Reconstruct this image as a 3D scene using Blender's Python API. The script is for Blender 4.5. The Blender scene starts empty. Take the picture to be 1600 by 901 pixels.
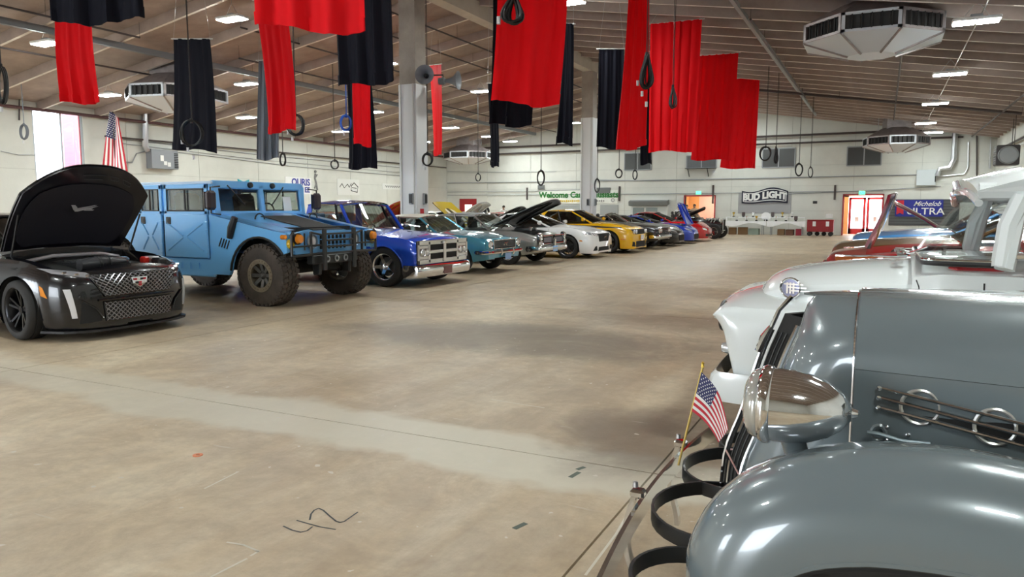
import bpy, bmesh, math, random
import numpy as np
from mathutils import Vector, Matrix, Euler
random.seed(7)
PI = math.pi
scene = bpy.context.scene
COL = scene.collection

# ------------------------------------------------------------------ camera, world, exposure
F, CX, CY, EYE = 1155.0, 800.0, 450.5, 1.5          # focal length in pixels of the 1600x901 frame, eye height
TH = math.atan((CY - 325) / F)
PS = math.atan(580 * math.cos(TH) / F)
cam_d = bpy.data.cameras.new('camera')
cam_d.sensor_width = 36.0
cam_d.lens = F * 36.0 / 1600.0
cam_d.clip_start = 0.05
cam_d.clip_end = 300
cam = bpy.data.objects.new('camera', cam_d)
COL.objects.link(cam)
cam.location = (0, 0, EYE)
cam.rotation_euler = (PI / 2 - TH, 0, PS)
scene.camera = cam

world = bpy.data.worlds.new('world')
scene.world = world
world.use_nodes = True
world.node_tree.nodes['Background'].inputs[0].default_value = (0.86, 0.93, 1.0, 1)
world.node_tree.nodes['Background'].inputs[1].default_value = 4.5

LAMP = 52.0                                          # radiance of the high-bay lamp lenses
scene.view_settings.view_transform = 'Standard'
scene.view_settings.look = 'None'
scene.view_settings.gamma = 1.0
scene.view_settings.use_curve_mapping = False
scene.view_settings.exposure = 1.7
scene.cycles.use_denoising = True
scene.cycles.max_bounces = 7
scene.cycles.diffuse_bounces = 5
scene.cycles.glossy_bounces = 4
scene.cycles.transparent_max_bounces = 12
scene.cycles.transmission_bounces = 4
scene.cycles.sample_clamp_indirect = 6.0
scene.cycles.caustics_reflective = False
scene.cycles.caustics_refractive = False

FWD = np.array([-math.sin(PS) * math.cos(TH), math.cos(PS) * math.cos(TH), -math.sin(TH)])
RT = np.array([math.cos(PS), math.sin(PS), 0.0])
UPV = np.cross(RT, FWD)
def ray(x, y): return FWD + RT * (x - CX) / F + UPV * (CY - y) / F
def P(x, y, Z):
    "point seen at photo pixel x, y, at distance Z along the lens axis"
    d = ray(x, y); return Vector((d[0] * Z, d[1] * Z, EYE + d[2] * Z))
def PX(x, y, X): d = ray(x, y); return P(x, y, X / d[0])
def PY(x, y, Y): d = ray(x, y); return P(x, y, Y / d[1])
def PZ(x, y, z): d = ray(x, y); return P(x, y, (z - EYE) / d[2])
XL, XR, YF, YB, XC = -27.6, 5.0, -8.0, 45.0, -11.4     # hall shell
def roof(x): return 7.9 - 0.16 * abs(x - XC)
def PR(x, y, drop):
    "point at photo pixel x, y that hangs drop below the roof"
    best = None
    for i in range(0, 1200):
        Z = 5 + i * 0.04
        p = P(x, y, Z)
        e = abs(roof(p.x) - drop - p.z)
        if best is None or e < best[0]: best = (e, p)
    return best[1]

# ------------------------------------------------------------------ materials
MATS = {}
def mat(name, rgb, rough=0.6, metal=0.0, coat=0.0, noise=0.0, nscale=8.0, bump=0.0, bscale=60.0, emit=0.0, spec=0.5, trans=0.0, coord='Object', flake=0.0):
    if name in MATS: return MATS[name]
    m = bpy.data.materials.new(name); m.use_nodes = True
    nt = m.node_tree; b = nt.nodes['Principled BSDF']
    c = (*rgb, 1)
    b.inputs['Base Color'].default_value = c
    b.inputs['Roughness'].default_value = rough
    b.inputs['Metallic'].default_value = metal
    b.inputs['Coat Weight'].default_value = coat
    b.inputs['Coat Roughness'].default_value = 0.03
    b.inputs['Specular IOR Level'].default_value = spec
    if emit:
        b.inputs['Emission Color'].default_value = c
        b.inputs['Emission Strength'].default_value = emit
    if noise or bump or flake:
        tc = nt.nodes.new('ShaderNodeTexCoord')
    if noise:
        n = nt.nodes.new('ShaderNodeTexNoise'); n.inputs['Scale'].default_value = nscale
        n.inputs['Detail'].default_value = 6; n.inputs['Roughness'].default_value = 0.65
        nt.links.new(tc.outputs[coord], n.inputs['Vector'])
        r = nt.nodes.new('ShaderNodeValToRGB')
        r.color_ramp.elements[0].position = 0.3; r.color_ramp.elements[1].position = 0.7
        r.color_ramp.elements[0].color = (*[v * (1 - noise) for v in rgb], 1)
        r.color_ramp.elements[1].color = (*[min(1, v * (1 + noise * 0.6)) for v in rgb], 1)
        nt.links.new(n.outputs['Fac'], r.inputs['Fac']); nt.links.new(r.outputs['Color'], b.inputs['Base Color'])
    if bump:
        n2 = nt.nodes.new('ShaderNodeTexNoise'); n2.inputs['Scale'].default_value = bscale; n2.inputs['Detail'].default_value = 4
        nt.links.new(tc.outputs[coord], n2.inputs['Vector'])
        bm = nt.nodes.new('ShaderNodeBump'); bm.inputs['Strength'].default_value = bump; bm.inputs['Distance'].default_value = 0.02
        nt.links.new(n2.outputs['Fac'], bm.inputs['Height']); nt.links.new(bm.outputs['Normal'], b.inputs['Normal'])
    if trans:
        t = nt.nodes.new('ShaderNodeBsdfTranslucent'); t.inputs['Color'].default_value = c
        mx = nt.nodes.new('ShaderNodeMixShader'); mx.inputs[0].default_value = trans
        nt.links.new(b.outputs[0], mx.inputs[1]); nt.links.new(t.outputs[0], mx.inputs[2])
        nt.links.new(mx.outputs[0], nt.nodes['Material Output'].inputs['Surface'])
    MATS[name] = m
    return m
def paint(name, rgb, metal=0.0, rough=0.28, coat=1.0):
    return mat('paint_' + name, rgb, rough, metal, coat=coat)
def glass_mat(name, tint=(0.75, 0.8, 0.8), refl=0.12):
    if name in MATS: return MATS[name]
    m = bpy.data.materials.new(name); m.use_nodes = True; nt = m.node_tree; nt.nodes.clear()
    o = nt.nodes.new('ShaderNodeOutputMaterial')
    t = nt.nodes.new('ShaderNodeBsdfTransparent'); t.inputs['Color'].default_value = (*tint, 1)
    g = nt.nodes.new('ShaderNodeBsdfGlossy'); g.inputs['Roughness'].default_value = 0.02
    lw = nt.nodes.new('ShaderNodeLayerWeight'); lw.inputs['Blend'].default_value = 0.25
    mr = nt.nodes.new('ShaderNodeMapRange'); mr.inputs['To Min'].default_value = refl; mr.inputs['To Max'].default_value = 0.5 if name != 'clear_screen' else 0.16
    mx = nt.nodes.new('ShaderNodeMixShader')
    nt.links.new(lw.outputs['Fresnel'], mr.inputs['Value']); nt.links.new(mr.outputs['Result'], mx.inputs[0])
    nt.links.new(t.outputs[0], mx.inputs[1]); nt.links.new(g.outputs[0], mx.inputs[2]); nt.links.new(mx.outputs[0], o.inputs['Surface'])
    MATS[name] = m
    return m
CHROME = mat('chrome', (0.82, 0.83, 0.85), 0.07, 1.0)
STEEL = mat('brushed_steel', (0.55, 0.56, 0.58), 0.32, 1.0)
DARK = mat('black_plastic', (0.012, 0.012, 0.014), 0.45)
UNDER = mat('underbody', (0.01, 0.01, 0.01), 0.8)
RUBBER = mat('tyre_rubber', (0.022, 0.021, 0.021), 0.75, bump=0.15, bscale=90)
DUSTY = mat('dusty_tyre_rubber', (0.075, 0.06, 0.05), 0.8, noise=0.4, nscale=4)
WHITE = mat('white_paint', (0.8, 0.8, 0.8), 0.4)
GLASS = glass_mat('car_glass', (0.84, 0.88, 0.87), 0.06)
GLASSD = glass_mat('dark_car_glass', (0.40, 0.43, 0.44), 0.06)
LENS = mat('headlamp_lens', (0.75, 0.78, 0.8), 0.12, 0.35, coat=1)
AMBER = mat('amber_lens', (0.75, 0.25, 0.02), 0.15, coat=1)
REDL = mat('red_lens', (0.6, 0.01, 0.01), 0.15, coat=1)
SEATM = mat('dark_upholstery', (0.035, 0.032, 0.032), 0.7)
BLACKP = mat('satin_black_metal', (0.02, 0.021, 0.022), 0.38)
GREYM = mat('grey_metal', (0.32, 0.34, 0.36), 0.5, 0.3)
DKPIPE = mat('dark_pipe', (0.06, 0.045, 0.045), 0.55)
WHPIPE = mat('white_pipe', (0.62, 0.62, 0.6), 0.5)
CORD = mat('black_cable', (0.012, 0.012, 0.013), 0.4)
def dull(m): m.node_tree.nodes['Principled BSDF'].inputs['Specular IOR Level'].default_value = .1; return m

# ------------------------------------------------------------------ mesh builder
class M:
    def __init__(s): s.v = []; s.f = []; s.mi = []; s.cur = 0
    def add(s, vs, fs):
        o = len(s.v); s.v += [tuple(p) for p in vs]
        for f in fs: s.f.append(tuple(i + o for i in f)); s.mi.append(s.cur)
        return s
    def box(s, c, d, rot=None, bev=0.0):
        x, y, z = [k / 2 for k in d]
        if bev > 0:
            b = min(bev, x * .98, y * .98, z * .98)
            vs = []; 
            for sx in (-1, 1):
                for sy in (-1, 1):
                    for sz in (-1, 1):
                        vs += [(sx * x, sy * (y - b), sz * (z - b)), (sx * (x - b), sy * y, sz * (z - b)), (sx * (x - b), sy * (y - b), sz * z)]
            idx = lambda sx, sy, sz, k: ((sx > 0) * 4 + (sy > 0) * 2 + (sz > 0)) * 3 + k
            fs = []
            for sg in (-1, 1):
                a = [idx(sg, -1, -1, 0), idx(sg, 1, -1, 0), idx(sg, 1, 1, 0), idx(sg, -1, 1, 0)]; fs.append(a if sg > 0 else a[::-1])
                a = [idx(-1, sg, -1, 1), idx(-1, sg, 1, 1), idx(1, sg, 1, 1), idx(1, sg, -1, 1)]; fs.append(a if sg > 0 else a[::-1])
                a = [idx(-1, -1, sg, 2), idx(1, -1, sg, 2), idx(1, 1, sg, 2), idx(-1, 1, sg, 2)]; fs.append(a if sg > 0 else a[::-1])
            for sx in (-1, 1):
                for sy in (-1, 1):
                    a = [idx(sx, sy, -1, 0), idx(sx, sy, -1, 1), idx(sx, sy, 1, 1), idx(sx, sy, 1, 0)]; fs.append(a if sx * sy > 0 else a[::-1])
                for sz in (-1, 1):
                    a = [idx(sx, -1, sz, 0), idx(sx, 1, sz, 0), idx(sx, 1, sz, 2), idx(sx, -1, sz, 2)]; fs.append(a if sx * sz > 0 else a[::-1])
            for sy in (-1, 1):
                for sz in (-1, 1):
                    a = [idx(-1, sy, sz, 1), idx(-1, sy, sz, 2), idx(1, sy, sz, 2), idx(1, sy, sz, 1)]; fs.append(a if sy * sz > 0 else a[::-1])
            for sx in (-1, 1):
                for sy in (-1, 1):
                    for sz in (-1, 1):
                        a = [idx(sx, sy, sz, 0), idx(sx, sy, sz, 1), idx(sx, sy, sz, 2)]; fs.append(a if sx * sy * sz > 0 else a[::-1])
        else:
            vs = [(-x, -y, -z), (x, -y, -z), (x, y, -z), (-x, y, -z), (-x, -y, z), (x, -y, z), (x, y, z), (-x, y, z)]
            fs = [(0, 3, 2, 1), (4, 5, 6, 7), (0, 1, 5, 4), (1, 2, 6, 5), (2, 3, 7, 6), (3, 0, 4, 7)]
        R = rot if rot is not None else Matrix.Identity(3)
        if not isinstance(R, Matrix): R = Euler(R).to_matrix()
        return s.add([tuple(R @ Vector(p) + Vector(c)) for p in vs], fs)
    def tube(s, pts, r, n=8, closed=False, cap=True):
        pts = [Vector(p) for p in pts]; k = len(pts); rs = r if isinstance(r, (list, tuple)) else [r] * k
        rings = []; up = None
        for i in range(k):
            if closed: t = pts[(i + 1) % k] - pts[i - 1]
            else: t = pts[min(i + 1, k - 1)] - pts[max(i - 1, 0)]
            if t.length < 1e-9: t = Vector((0, 0, 1))
            t.normalize()
            if up is None: up = Vector((0, 0, 1)) if abs(t.z) < 0.9 else Vector((1, 0, 0))
            a = t.cross(up)
            if a.length < 1e-6: a = t.cross(Vector((0, 1, 0)))
            a.normalize(); b = a.cross(t); up = b
            rings.append([pts[i] + (a * math.cos(q * 2 * PI / n) + b * math.sin(q * 2 * PI / n)) * rs[i] for q in range(n)])
        return s.loft(rings, True, cap and not closed, closed)
    def loft(s, rings, ring_closed=True, cap=True, closed=False):
        n = len(rings[0]); vs = [p for r in rings for p in r]; fs = []
        k = len(rings)
        for i in range(k if closed else k - 1):
            j = (i + 1) % k
            for q in range(n if ring_closed else n - 1):
                p = (q + 1) % n
                fs.append((i * n + q, i * n + p, j * n + p, j * n + q))
        if cap and ring_closed:
            fs.append(tuple(range(n))[::-1]); fs.append(tuple((k - 1) * n + q for q in range(n)))
        return s.add(vs, fs)
    def lathe(s, prof, c=(0, 0, 0), axis='z', n=24, closed=False):
        rings = []
        for q in range(n):
            a = q * 2 * PI / n; ca, sa = math.cos(a), math.sin(a); ring = []
            for r, h in prof:
                p = (r * ca, r * sa, h) if axis == 'z' else ((h, r * ca, r * sa) if axis == 'x' else (r * sa, h, r * ca))
                ring.append((p[0] + c[0], p[1] + c[1], p[2] + c[2]))
            rings.append(ring)
        return s.loft(rings, closed, False, True)
    def prism(s, poly, lo, hi, axis='y'):
        "poly in the two other axes, extruded from lo to hi along axis"
        def mk(u, w, t): return {'x': (t, u, w), 'y': (u, t, w), 'z': (u, w, t)}[axis]
        n = len(poly)
        vs = [mk(u, w, lo) for u, w in poly] + [mk(u, w, hi) for u, w in poly]
        fs = [tuple(range(n)), tuple(range(2 * n - 1, n - 1, -1))] + [(i, n + i, n + (i + 1) % n, (i + 1) % n) for i in range(n)]
        return s.add(vs, fs)
    def sheet(s, fn, nu, nv, th=0.0):
        "grid surface fn(u, v), given thickness th along its normals"
        g = [[Vector(fn(i / nu, j / nv)) for j in range(nv + 1)] for i in range(nu + 1)]
        def idx(i, j): return i * (nv + 1) + j
        vs = [g[i][j] for i in range(nu + 1) for j in range(nv + 1)]
        fs = [(idx(i, j), idx(i + 1, j), idx(i + 1, j + 1), idx(i, j + 1)) for i in range(nu) for j in range(nv)]
        if th:
            N = []
            for i in range(nu + 1):
                for j in range(nv + 1):
                    a = g[min(i + 1, nu)][j] - g[max(i - 1, 0)][j]; b = g[i][min(j + 1, nv)] - g[i][max(j - 1, 0)]
                    q = a.cross(b); N.append(q.normalized() if q.length > 0 else Vector((0, 0, 1)))
            o = len(vs)
            vs2 = [v - n * th for v, n in zip(vs, N)]
            fs2 = [tuple(k + o for k in f[::-1]) for f in fs]
            ed = [idx(i, 0) for i in range(nu + 1)] + [idx(nu, j) for j in range(1, nv + 1)] + [idx(i, nv) for i in range(nu - 1, -1, -1)] + [idx(0, j) for j in range(nv - 1, 0, -1)]
            rim = [(ed[k], ed[k] + o, ed[(k + 1) % len(ed)] + o, ed[(k + 1) % len(ed)]) for k in range(len(ed))]
            vs = vs + vs2; fs = fs + fs2 + rim
        return s.add(vs, fs)
    def mesh(s, name, mats, smooth=35):
        me = bpy.data.meshes.new(name)
        me.from_pydata([tuple(p) for p in s.v], [], s.f)
        if not isinstance(mats, (list, tuple)): mats = [mats]
        for m in mats: me.materials.append(m)
        if len(mats) > 1: me.polygons.foreach_set('material_index', s.mi)
        bm = bmesh.new(); bm.from_mesh(me)
        bmesh.ops.recalc_face_normals(bm, faces=bm.faces)
        bm.to_mesh(me); bm.free()
        if smooth:
            me.polygons.foreach_set('use_smooth', [True] * len(me.polygons))
            me.set_sharp_from_angle(angle=math.radians(smooth))
        me.update()
        return me
    def obj(s, name, mats, parent=None, smooth=35, **kw):
        return link(name, s.mesh(name, mats, smooth), parent, **kw)
def link(name, me, parent=None, loc=None, rot=None, scale=None, label=None):
    o = bpy.data.objects.new(name, me); COL.objects.link(o)
    if parent: o.parent = parent
    if loc is not None: o.location = loc
    if rot is not None: o.rotation_euler = rot
    if scale is not None: o.scale = scale
    if label: o['label'] = label
    return o
def tag(o, label, cat=None, group=None, kind=None):
    if label: o['label'] = label
    if cat: o['category'] = cat
    if group: o['group'] = group
    if kind: o['kind'] = kind
    return o
def thing(name, label, cat, loc=(0, 0, 0), rz=0.0, group=None, kind=None):
    o = bpy.data.objects.new(name, None); COL.objects.link(o)
    o.empty_display_size = 0.2
    o.location = loc; o.rotation_euler = (0, 0, rz)
    return tag(o, label, cat, group, kind)
def node(name, parent, loc=(0, 0, 0), rot=(0, 0, 0)):
    o = bpy.data.objects.new(name, None); COL.objects.link(o); o.parent = parent; o.location = loc; o.rotation_euler = rot; o.empty_display_size = .1
    return o
def box_obj(name, c, d, m, parent=None, bev=0.0, rot=None):
    return M().box(c, d, rot, bev).obj(name, m, parent, smooth=0 if not bev else 30)
def text_mesh(txt, size, depth=0.004, shear=0.0, bold=0.0, sx=1.0):
    cu = bpy.data.curves.new('lettering', 'FONT'); cu.body = txt; cu.size = size; cu.extrude = depth; cu.offset = bold; cu.shear = shear
    cu.align_x = 'CENTER'; cu.align_y = 'CENTER'; cu.resolution_u = 3
    o = bpy.data.objects.new('lettering', cu); COL.objects.link(o)
    dg = bpy.context.evaluated_depsgraph_get()
    me = bpy.data.meshes.new_from_object(o.evaluated_get(dg))
    bpy.data.objects.remove(o); bpy.data.curves.remove(cu)
    if sx != 1.0:
        for v in me.vertices: v.co.x *= sx
    return me
def lettering(name, txt, size, m, parent, loc, rot, **kw):
    me = text_mesh(txt, size, **kw); me.materials.clear(); me.materials.append(m)
    return link(name, me, parent, loc, rot)
# ------------------------------------------------------------------ the hall: floor, walls, roof
def N(nt, typ, **kw):
    n = nt.nodes.new(typ)
    for k, v in kw.items():
        if k in n.inputs.keys(): n.inputs[k].default_value = v
        else: setattr(n, k, v)
    return n
def concrete_floor():
    m = bpy.data.materials.new('stained_concrete_floor'); m.use_nodes = True; nt = m.node_tree; b = nt.nodes['Principled BSDF']; L = nt.links.new
    geo = N(nt, 'ShaderNodeNewGeometry'); pos = geo.outputs['Position']
    def noise(scale, detail=6, rough=.6, dist=0.0, vec=pos):
        n = N(nt, 'ShaderNodeTexNoise', Scale=scale, Detail=detail, Roughness=rough, Distortion=dist); L(vec, n.inputs['Vector']); return n.outputs['Fac']
    def ramp(fac, stops):
        r = N(nt, 'ShaderNodeValToRGB'); e = r.color_ramp.elements
        while len(e) < len(stops): e.new(0.5)
        for k, (p, c) in enumerate(stops): e[k].position = p; e[k].color = (*c, 1)
        L(fac, r.inputs['Fac']); return r.outputs['Color']
    def mix(fac, a, bb, typ='MIX'):
        x = N(nt, 'ShaderNodeMix', data_type='RGBA', blend_type=typ)
        if isinstance(fac, float): x.inputs[0].default_value = fac
        else: L(fac, x.inputs[0])
        L(a, x.inputs[6]) if not isinstance(a, tuple) else setattr(x.inputs[6], 'default_value', (*a, 1))
        L(bb, x.inputs[7]) if not isinstance(bb, tuple) else setattr(x.inputs[7], 'default_value', (*bb, 1))
        return x.outputs[2]
    def math_(op, a, c=None, clamp=False):
        x = N(nt, 'ShaderNodeMath', operation=op, use_clamp=clamp)
        for k, q in enumerate((a, c)):
            if q is None: continue
            if isinstance(q, (int, float)): x.inputs[k].default_value = q
            else: L(q, x.inputs[k])
        return x.outputs[0]
    big = noise(.35, 5, .6, .6)
    col = ramp(big, [(.28, (.33, .245, .155)), (.45, (.47, .36, .235)), (.6, (.60, .485, .335)), (.75, (.70, .61, .455))])
    # streaks along the aisle from tyres and mops
    mp = N(nt, 'ShaderNodeMapping'); mp.inputs['Scale'].default_value = (2.6, .45, 1); mp.inputs['Rotation'].default_value = (0, 0, .5); L(pos, mp.inputs['Vector'])
    st = noise(1.2, 7, .7, .4, mp.outputs['Vector'])
    col = mix(math_('MULTIPLY', ramp(st, [(.42, (0, 0, 0)), (.72, (1, 1, 1))]), .5), col, (.66, .59, .47))
    md = noise(1.7, 7, .72, .5)
    col = mix(math_('MULTIPLY', ramp(md, [(.40, (1, 1, 1)), (.56, (0, 0, 0))]), .38), col, (.29, .21, .14))
    col = mix(math_('MULTIPLY', ramp(md, [(.58, (0, 0, 0)), (.72, (1, 1, 1))]), .45), col, (.74, .67, .52))
    fine = noise(7, 8, .75)
    col = mix(math_('MULTIPLY', ramp(fine, [(.35, (1, 1, 1)), (.6, (0, 0, 0))]), .34), col, (.25, .19, .13))
    sx = N(nt, 'ShaderNodeSeparateXYZ'); L(pos, sx.inputs[0]); X, Y = sx.outputs[0], sx.outputs[1]
    # repair strip of paler cement either side of the cross joint
    wob = math_('MULTIPLY', math_('SUBTRACT', noise(.9, 4), .5), .9)
    d = math_('ABSOLUTE', math_('ADD', math_('SUBTRACT', Y, 3.95), wob))
    band = N(nt, 'ShaderNodeMapRange', clamp=True); L(d, band.inputs[0]); band.inputs[1].default_value = .42; band.inputs[2].default_value = .30; 
    xm = N(nt, 'ShaderNodeMapRange', clamp=True); L(X, xm.inputs[0]); xm.inputs[1].default_value = -9; xm.inputs[2].default_value = -3.5; xm.inputs[3].default_value = .35; xm.inputs[4].default_value = .8
    col = mix(math_('MULTIPLY', band.outputs[0], xm.outputs[0]), col, (.60, .56, .46))
    # large soft-edged dark patch in the aisle, and rubber marks
    def soft_patch(cx, cy, rx, ry, amt, c, col):
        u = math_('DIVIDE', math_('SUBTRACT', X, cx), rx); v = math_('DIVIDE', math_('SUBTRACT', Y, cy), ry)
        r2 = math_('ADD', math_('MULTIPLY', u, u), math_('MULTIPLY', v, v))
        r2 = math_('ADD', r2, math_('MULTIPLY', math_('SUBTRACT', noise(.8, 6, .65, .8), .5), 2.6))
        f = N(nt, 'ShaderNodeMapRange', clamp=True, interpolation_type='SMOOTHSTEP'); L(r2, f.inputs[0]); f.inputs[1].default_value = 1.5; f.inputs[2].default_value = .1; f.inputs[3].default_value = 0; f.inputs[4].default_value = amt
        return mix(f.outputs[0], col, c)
    col = soft_patch(-3.7, 7.6, 2.6, 1.0, .75, (.15, .115, .085), col)
    col = soft_patch(-2.3, 9.6, 1.6, .8, .45, (.19, .14, .1), col)
    col = soft_patch(-1.2, 4.6, .75, .8, .7, (.11, .075, .055), col)
    col = soft_patch(-5.2, 20.0, 2.2, 5.5, .45, (.68, .63, .54), col)
    # fine pale scratches
    mp2 = N(nt, 'ShaderNodeMapping'); mp2.inputs['Scale'].default_value = (.5, 5, 1); mp2.inputs['Rotation'].default_value = (0, 0, -.25); L(pos, mp2.inputs['Vector'])
    sc = noise(3.0, 3, .5, 0, mp2.outputs['Vector'])
    col = mix(math_('MULTIPLY', ramp(sc, [(.70, (0, 0, 0)), (.74, (1, 1, 1))]), .45), col, (.55, .5, .42))
    col = mix(ramp(noise(14, 2, .4), [(.735, (0, 0, 0)), (.75, (1, 1, 1))]), col, (.58, .53, .46))
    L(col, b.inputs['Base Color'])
    rr = N(nt, 'ShaderNodeMapRange'); L(big, rr.inputs[0]); rr.inputs[1].default_value = .3; rr.inputs[2].default_value = .7; rr.inputs[3].default_value = .38; rr.inputs[4].default_value = .55
    L(rr.outputs[0], b.inputs['Roughness'])
    bp = N(nt, 'ShaderNodeBump', Strength=.18, Distance=.01); L(noise(9, 8, .7), bp.inputs['Height']); L(bp.outputs[0], b.inputs['Normal'])
    return m
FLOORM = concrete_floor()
floor = box_obj('floor', ((XL + XR) / 2, (YF + YB) / 2, -.12), (XR - XL + 1, YB - YF + 1, .2), mat('joint_filler', (.16, .13, .10), .9))
tag(floor, 'stained brown concrete slab floor of the exhibition hall', kind='structure')
jx = [XL, -25.5, -19.4, -13.3, -7.2, -1.1, XR]; jy = [YF, -2.1, 4.0, 10.1, 16.2, 22.3, 28.4, 34.5, 40.6, YB]
for i in range(len(jx) - 1):
    for j in range(len(jy) - 1):
        g = .006
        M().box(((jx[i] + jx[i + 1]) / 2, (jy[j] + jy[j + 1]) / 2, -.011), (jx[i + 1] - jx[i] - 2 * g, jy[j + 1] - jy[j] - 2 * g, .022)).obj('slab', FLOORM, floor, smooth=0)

WALLM = mat('white_wall_paint', (.66, .67, .63), .6, noise=.09, nscale=.7, bump=.12, bscale=25)
def holes_wall(name, label, axis, at, thick, u0, u1, ztop, openings, cols, rows, m):
    "wall of proud panels with recessed joints; axis 'y' wall spans x, axis 'x' wall spans y; openings (u0, u1, z0, z1)"
    root = M()
    us = sorted(set([u0, u1] + [o[0] for o in openings] + [o[1] for o in openings]))
    zmax = max(ztop(u0), ztop(u1), ztop(XC) if axis == 'y' else 0)
    def put(mb, a, bq, z0, z1, d0, d1):
        if z1 - z0 < .01 or bq - a < .01: return
        za, zb = min(z1, ztop(a)), min(z1, ztop(bq))
        if max(za, zb) <= z0: return
        za, zb = max(za, z0 + .001), max(zb, z0 + .001)
        pl = [(a, z0), (bq, z0), (bq, zb), (a, za)]
        if a < XC < bq and axis == 'y' and z1 > ztop(XC) - 3: pl = [(a, z0), (bq, z0), (bq, zb), (XC, min(z1, ztop(XC))), (a, za)]
        mb.prism(pl, d0, d1, axis)
    def cells(a, bq, z0, z1):
        "the rectangle minus the openings"
        out = [(a, bq, z0, z1)]
        for o in openings:
            nxt = []
            for (p, q, r, t) in out:
                if o[1] <= p or o[0] >= q or o[3] <= r or o[2] >= t: nxt.append((p, q, r, t)); continue
                if o[0] > p: nxt.append((p, o[0], r, t))
                if o[1] < q: nxt.append((o[1], q, r, t))
                lo, hi = max(p, o[0]), min(q, o[1])
                if o[2] > r: nxt.append((lo, hi, r, o[2]))
                if o[3] < t: nxt.append((lo, hi, o[3], t))
            out = nxt
        return out
    sgn = 1 if thick > 0 else -1
    for c in cells(u0, u1, 0, zmax): put(root, *c, at + sgn * .03, at + thick)
    for (a, bq) in ((u0 - .4, u0), (u1, u1 + .4)): root.prism([(a, 0), (bq, 0), (bq, min(ztop(a), ztop(bq))), (a, min(ztop(a), ztop(bq)))], at, at + thick, axis)
    w = root.obj(name, mat('wall_joint', (.45, .45, .43), .8), None, smooth=0)
    tag(w, label, kind='structure')
    for i in range(len(cols) - 1):
        for j in range(len(rows) - 1):
            k = M()
            for c in cells(cols[i] + .009, cols[i + 1] - .009, rows[j] + .006, rows[j + 1] - .006): put(k, *c, at, at + sgn * .03)
            if k.f: k.obj('panel', m, w, smooth=0)
    return w
eave = lambda u: roof(XL)
WB_OPEN = [(-10.75, -9.0, 0, 2.2), (-1.95, -.05, 0, 2.2), (-26.6, -25.2, 0, 2.15)]
holes_wall('wall_back', 'white panelled end wall with conduits, signs and doorways', 'y', YB, .3, XL, XR, roof, WB_OPEN,
           [XL] + [XL + 3.26 * k for k in range(1, 10)] + [XR], [0, 1.35, 2.75, 3.9, 5.2, 8], WALLM)
WL_OPEN = [(16.55, 18.45, 2.3, 5.12)]
holes_wall('wall_left', 'white panelled side wall with a tall bright window', 'x', XL, -.3, YF, YB, eave, WL_OPEN,
           [YF] + [YF + 3.533 * k for k in range(1, 15)] + [YB], [0, 2.9, 5.4], WALLM)
eaveR = lambda u: roof(XR)
holes_wall('wall_right', 'white side wall behind the row of classic cars', 'x', XR, .3, YF, YB, eaveR, [],
           [YF] + [YF + 3.533 * k for k in range(1, 15)] + [YB], [0, 2.9, 5.4], WALLM)
holes_wall('wall_front', 'white end wall behind the viewer, with openings added to let daylight in', 'y', YF, -.3, XL, XR, roof, [(-25, -17, 0, 4.6), (-9.5, -5, 0, 4.2)],  # openings are out of view, put in for soft daylight fill
           [XL] + [XL + 3.26 * k for k in range(1, 10)] + [XR], [0, 2.75, 5.2, 8], WALLM)
# ground outside the openings
yard = box_obj('ground_outside', (-11, 18, -.2), (90, 110, .1), mat('pale_asphalt', (.3, .3, .29), .9)); tag(yard, 'pale asphalt yard around the hall', kind='structure')

ROOFM = mat('concrete_roof_deck', (.37, .295, .262), .85, noise=.22, nscale=1.3, bump=.2, bscale=14)
RIBM = mat('concrete_roof_rib', (.82, .76, .70), .8, noise=.12, nscale=2.5)
cl = M()
for s in (-1, 1):
    xe = XL - .4 if s < 0 else XR + .4
    cl.prism([(XC, roof(XC)), (xe, roof(xe)), (xe, roof(xe) + .25), (XC, roof(XC) + .25)], YF - .4, YB + .4, 'y')
ceiling = cl.obj('ceiling', ROOFM, None, smooth=0); tag(ceiling, 'low gabled roof of ribbed concrete planks', kind='structure')
for s in (-1, 1):
    xe = XL if s < 0 else XR
    r = M().prism([(XC + s * .25, roof(XC + .25)), (xe, roof(xe)), (xe, roof(xe) - .30), (XC + s * .25, roof(XC + .25) - .30)], -.045, .045, 'y')
    # underside faces take the paler rib material, the sides the deck material
    r.mi = [1 if abs(sum(r.v[i][2] - (roof(r.v[i][0]) - .30) for i in f)) < .01 else 0 for f in r.f]
    me = r.mesh('rib', [ROOFM, RIBM], 0)
    y = YF + .6
    while y < YB - .2:
        link('rib', me, ceiling, (0, y, 0)); y += 2.2 if s < 0 else 1.2
CONC = mat('raw_concrete', (.36, .32, .28), .85, noise=.2, nscale=2.0, bump=.25, bscale=20)
CONCL = mat('raw_concrete_pale', (.55, .5, .43), .85, noise=.12, nscale=2.0)
beam = box_obj('ridge_beam', (XC, (YF + YB) / 2, 7.45), (.42, YB - YF, .46), CONCL); tag(beam, 'long concrete ridge beam carried by the columns', kind='structure')
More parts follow.
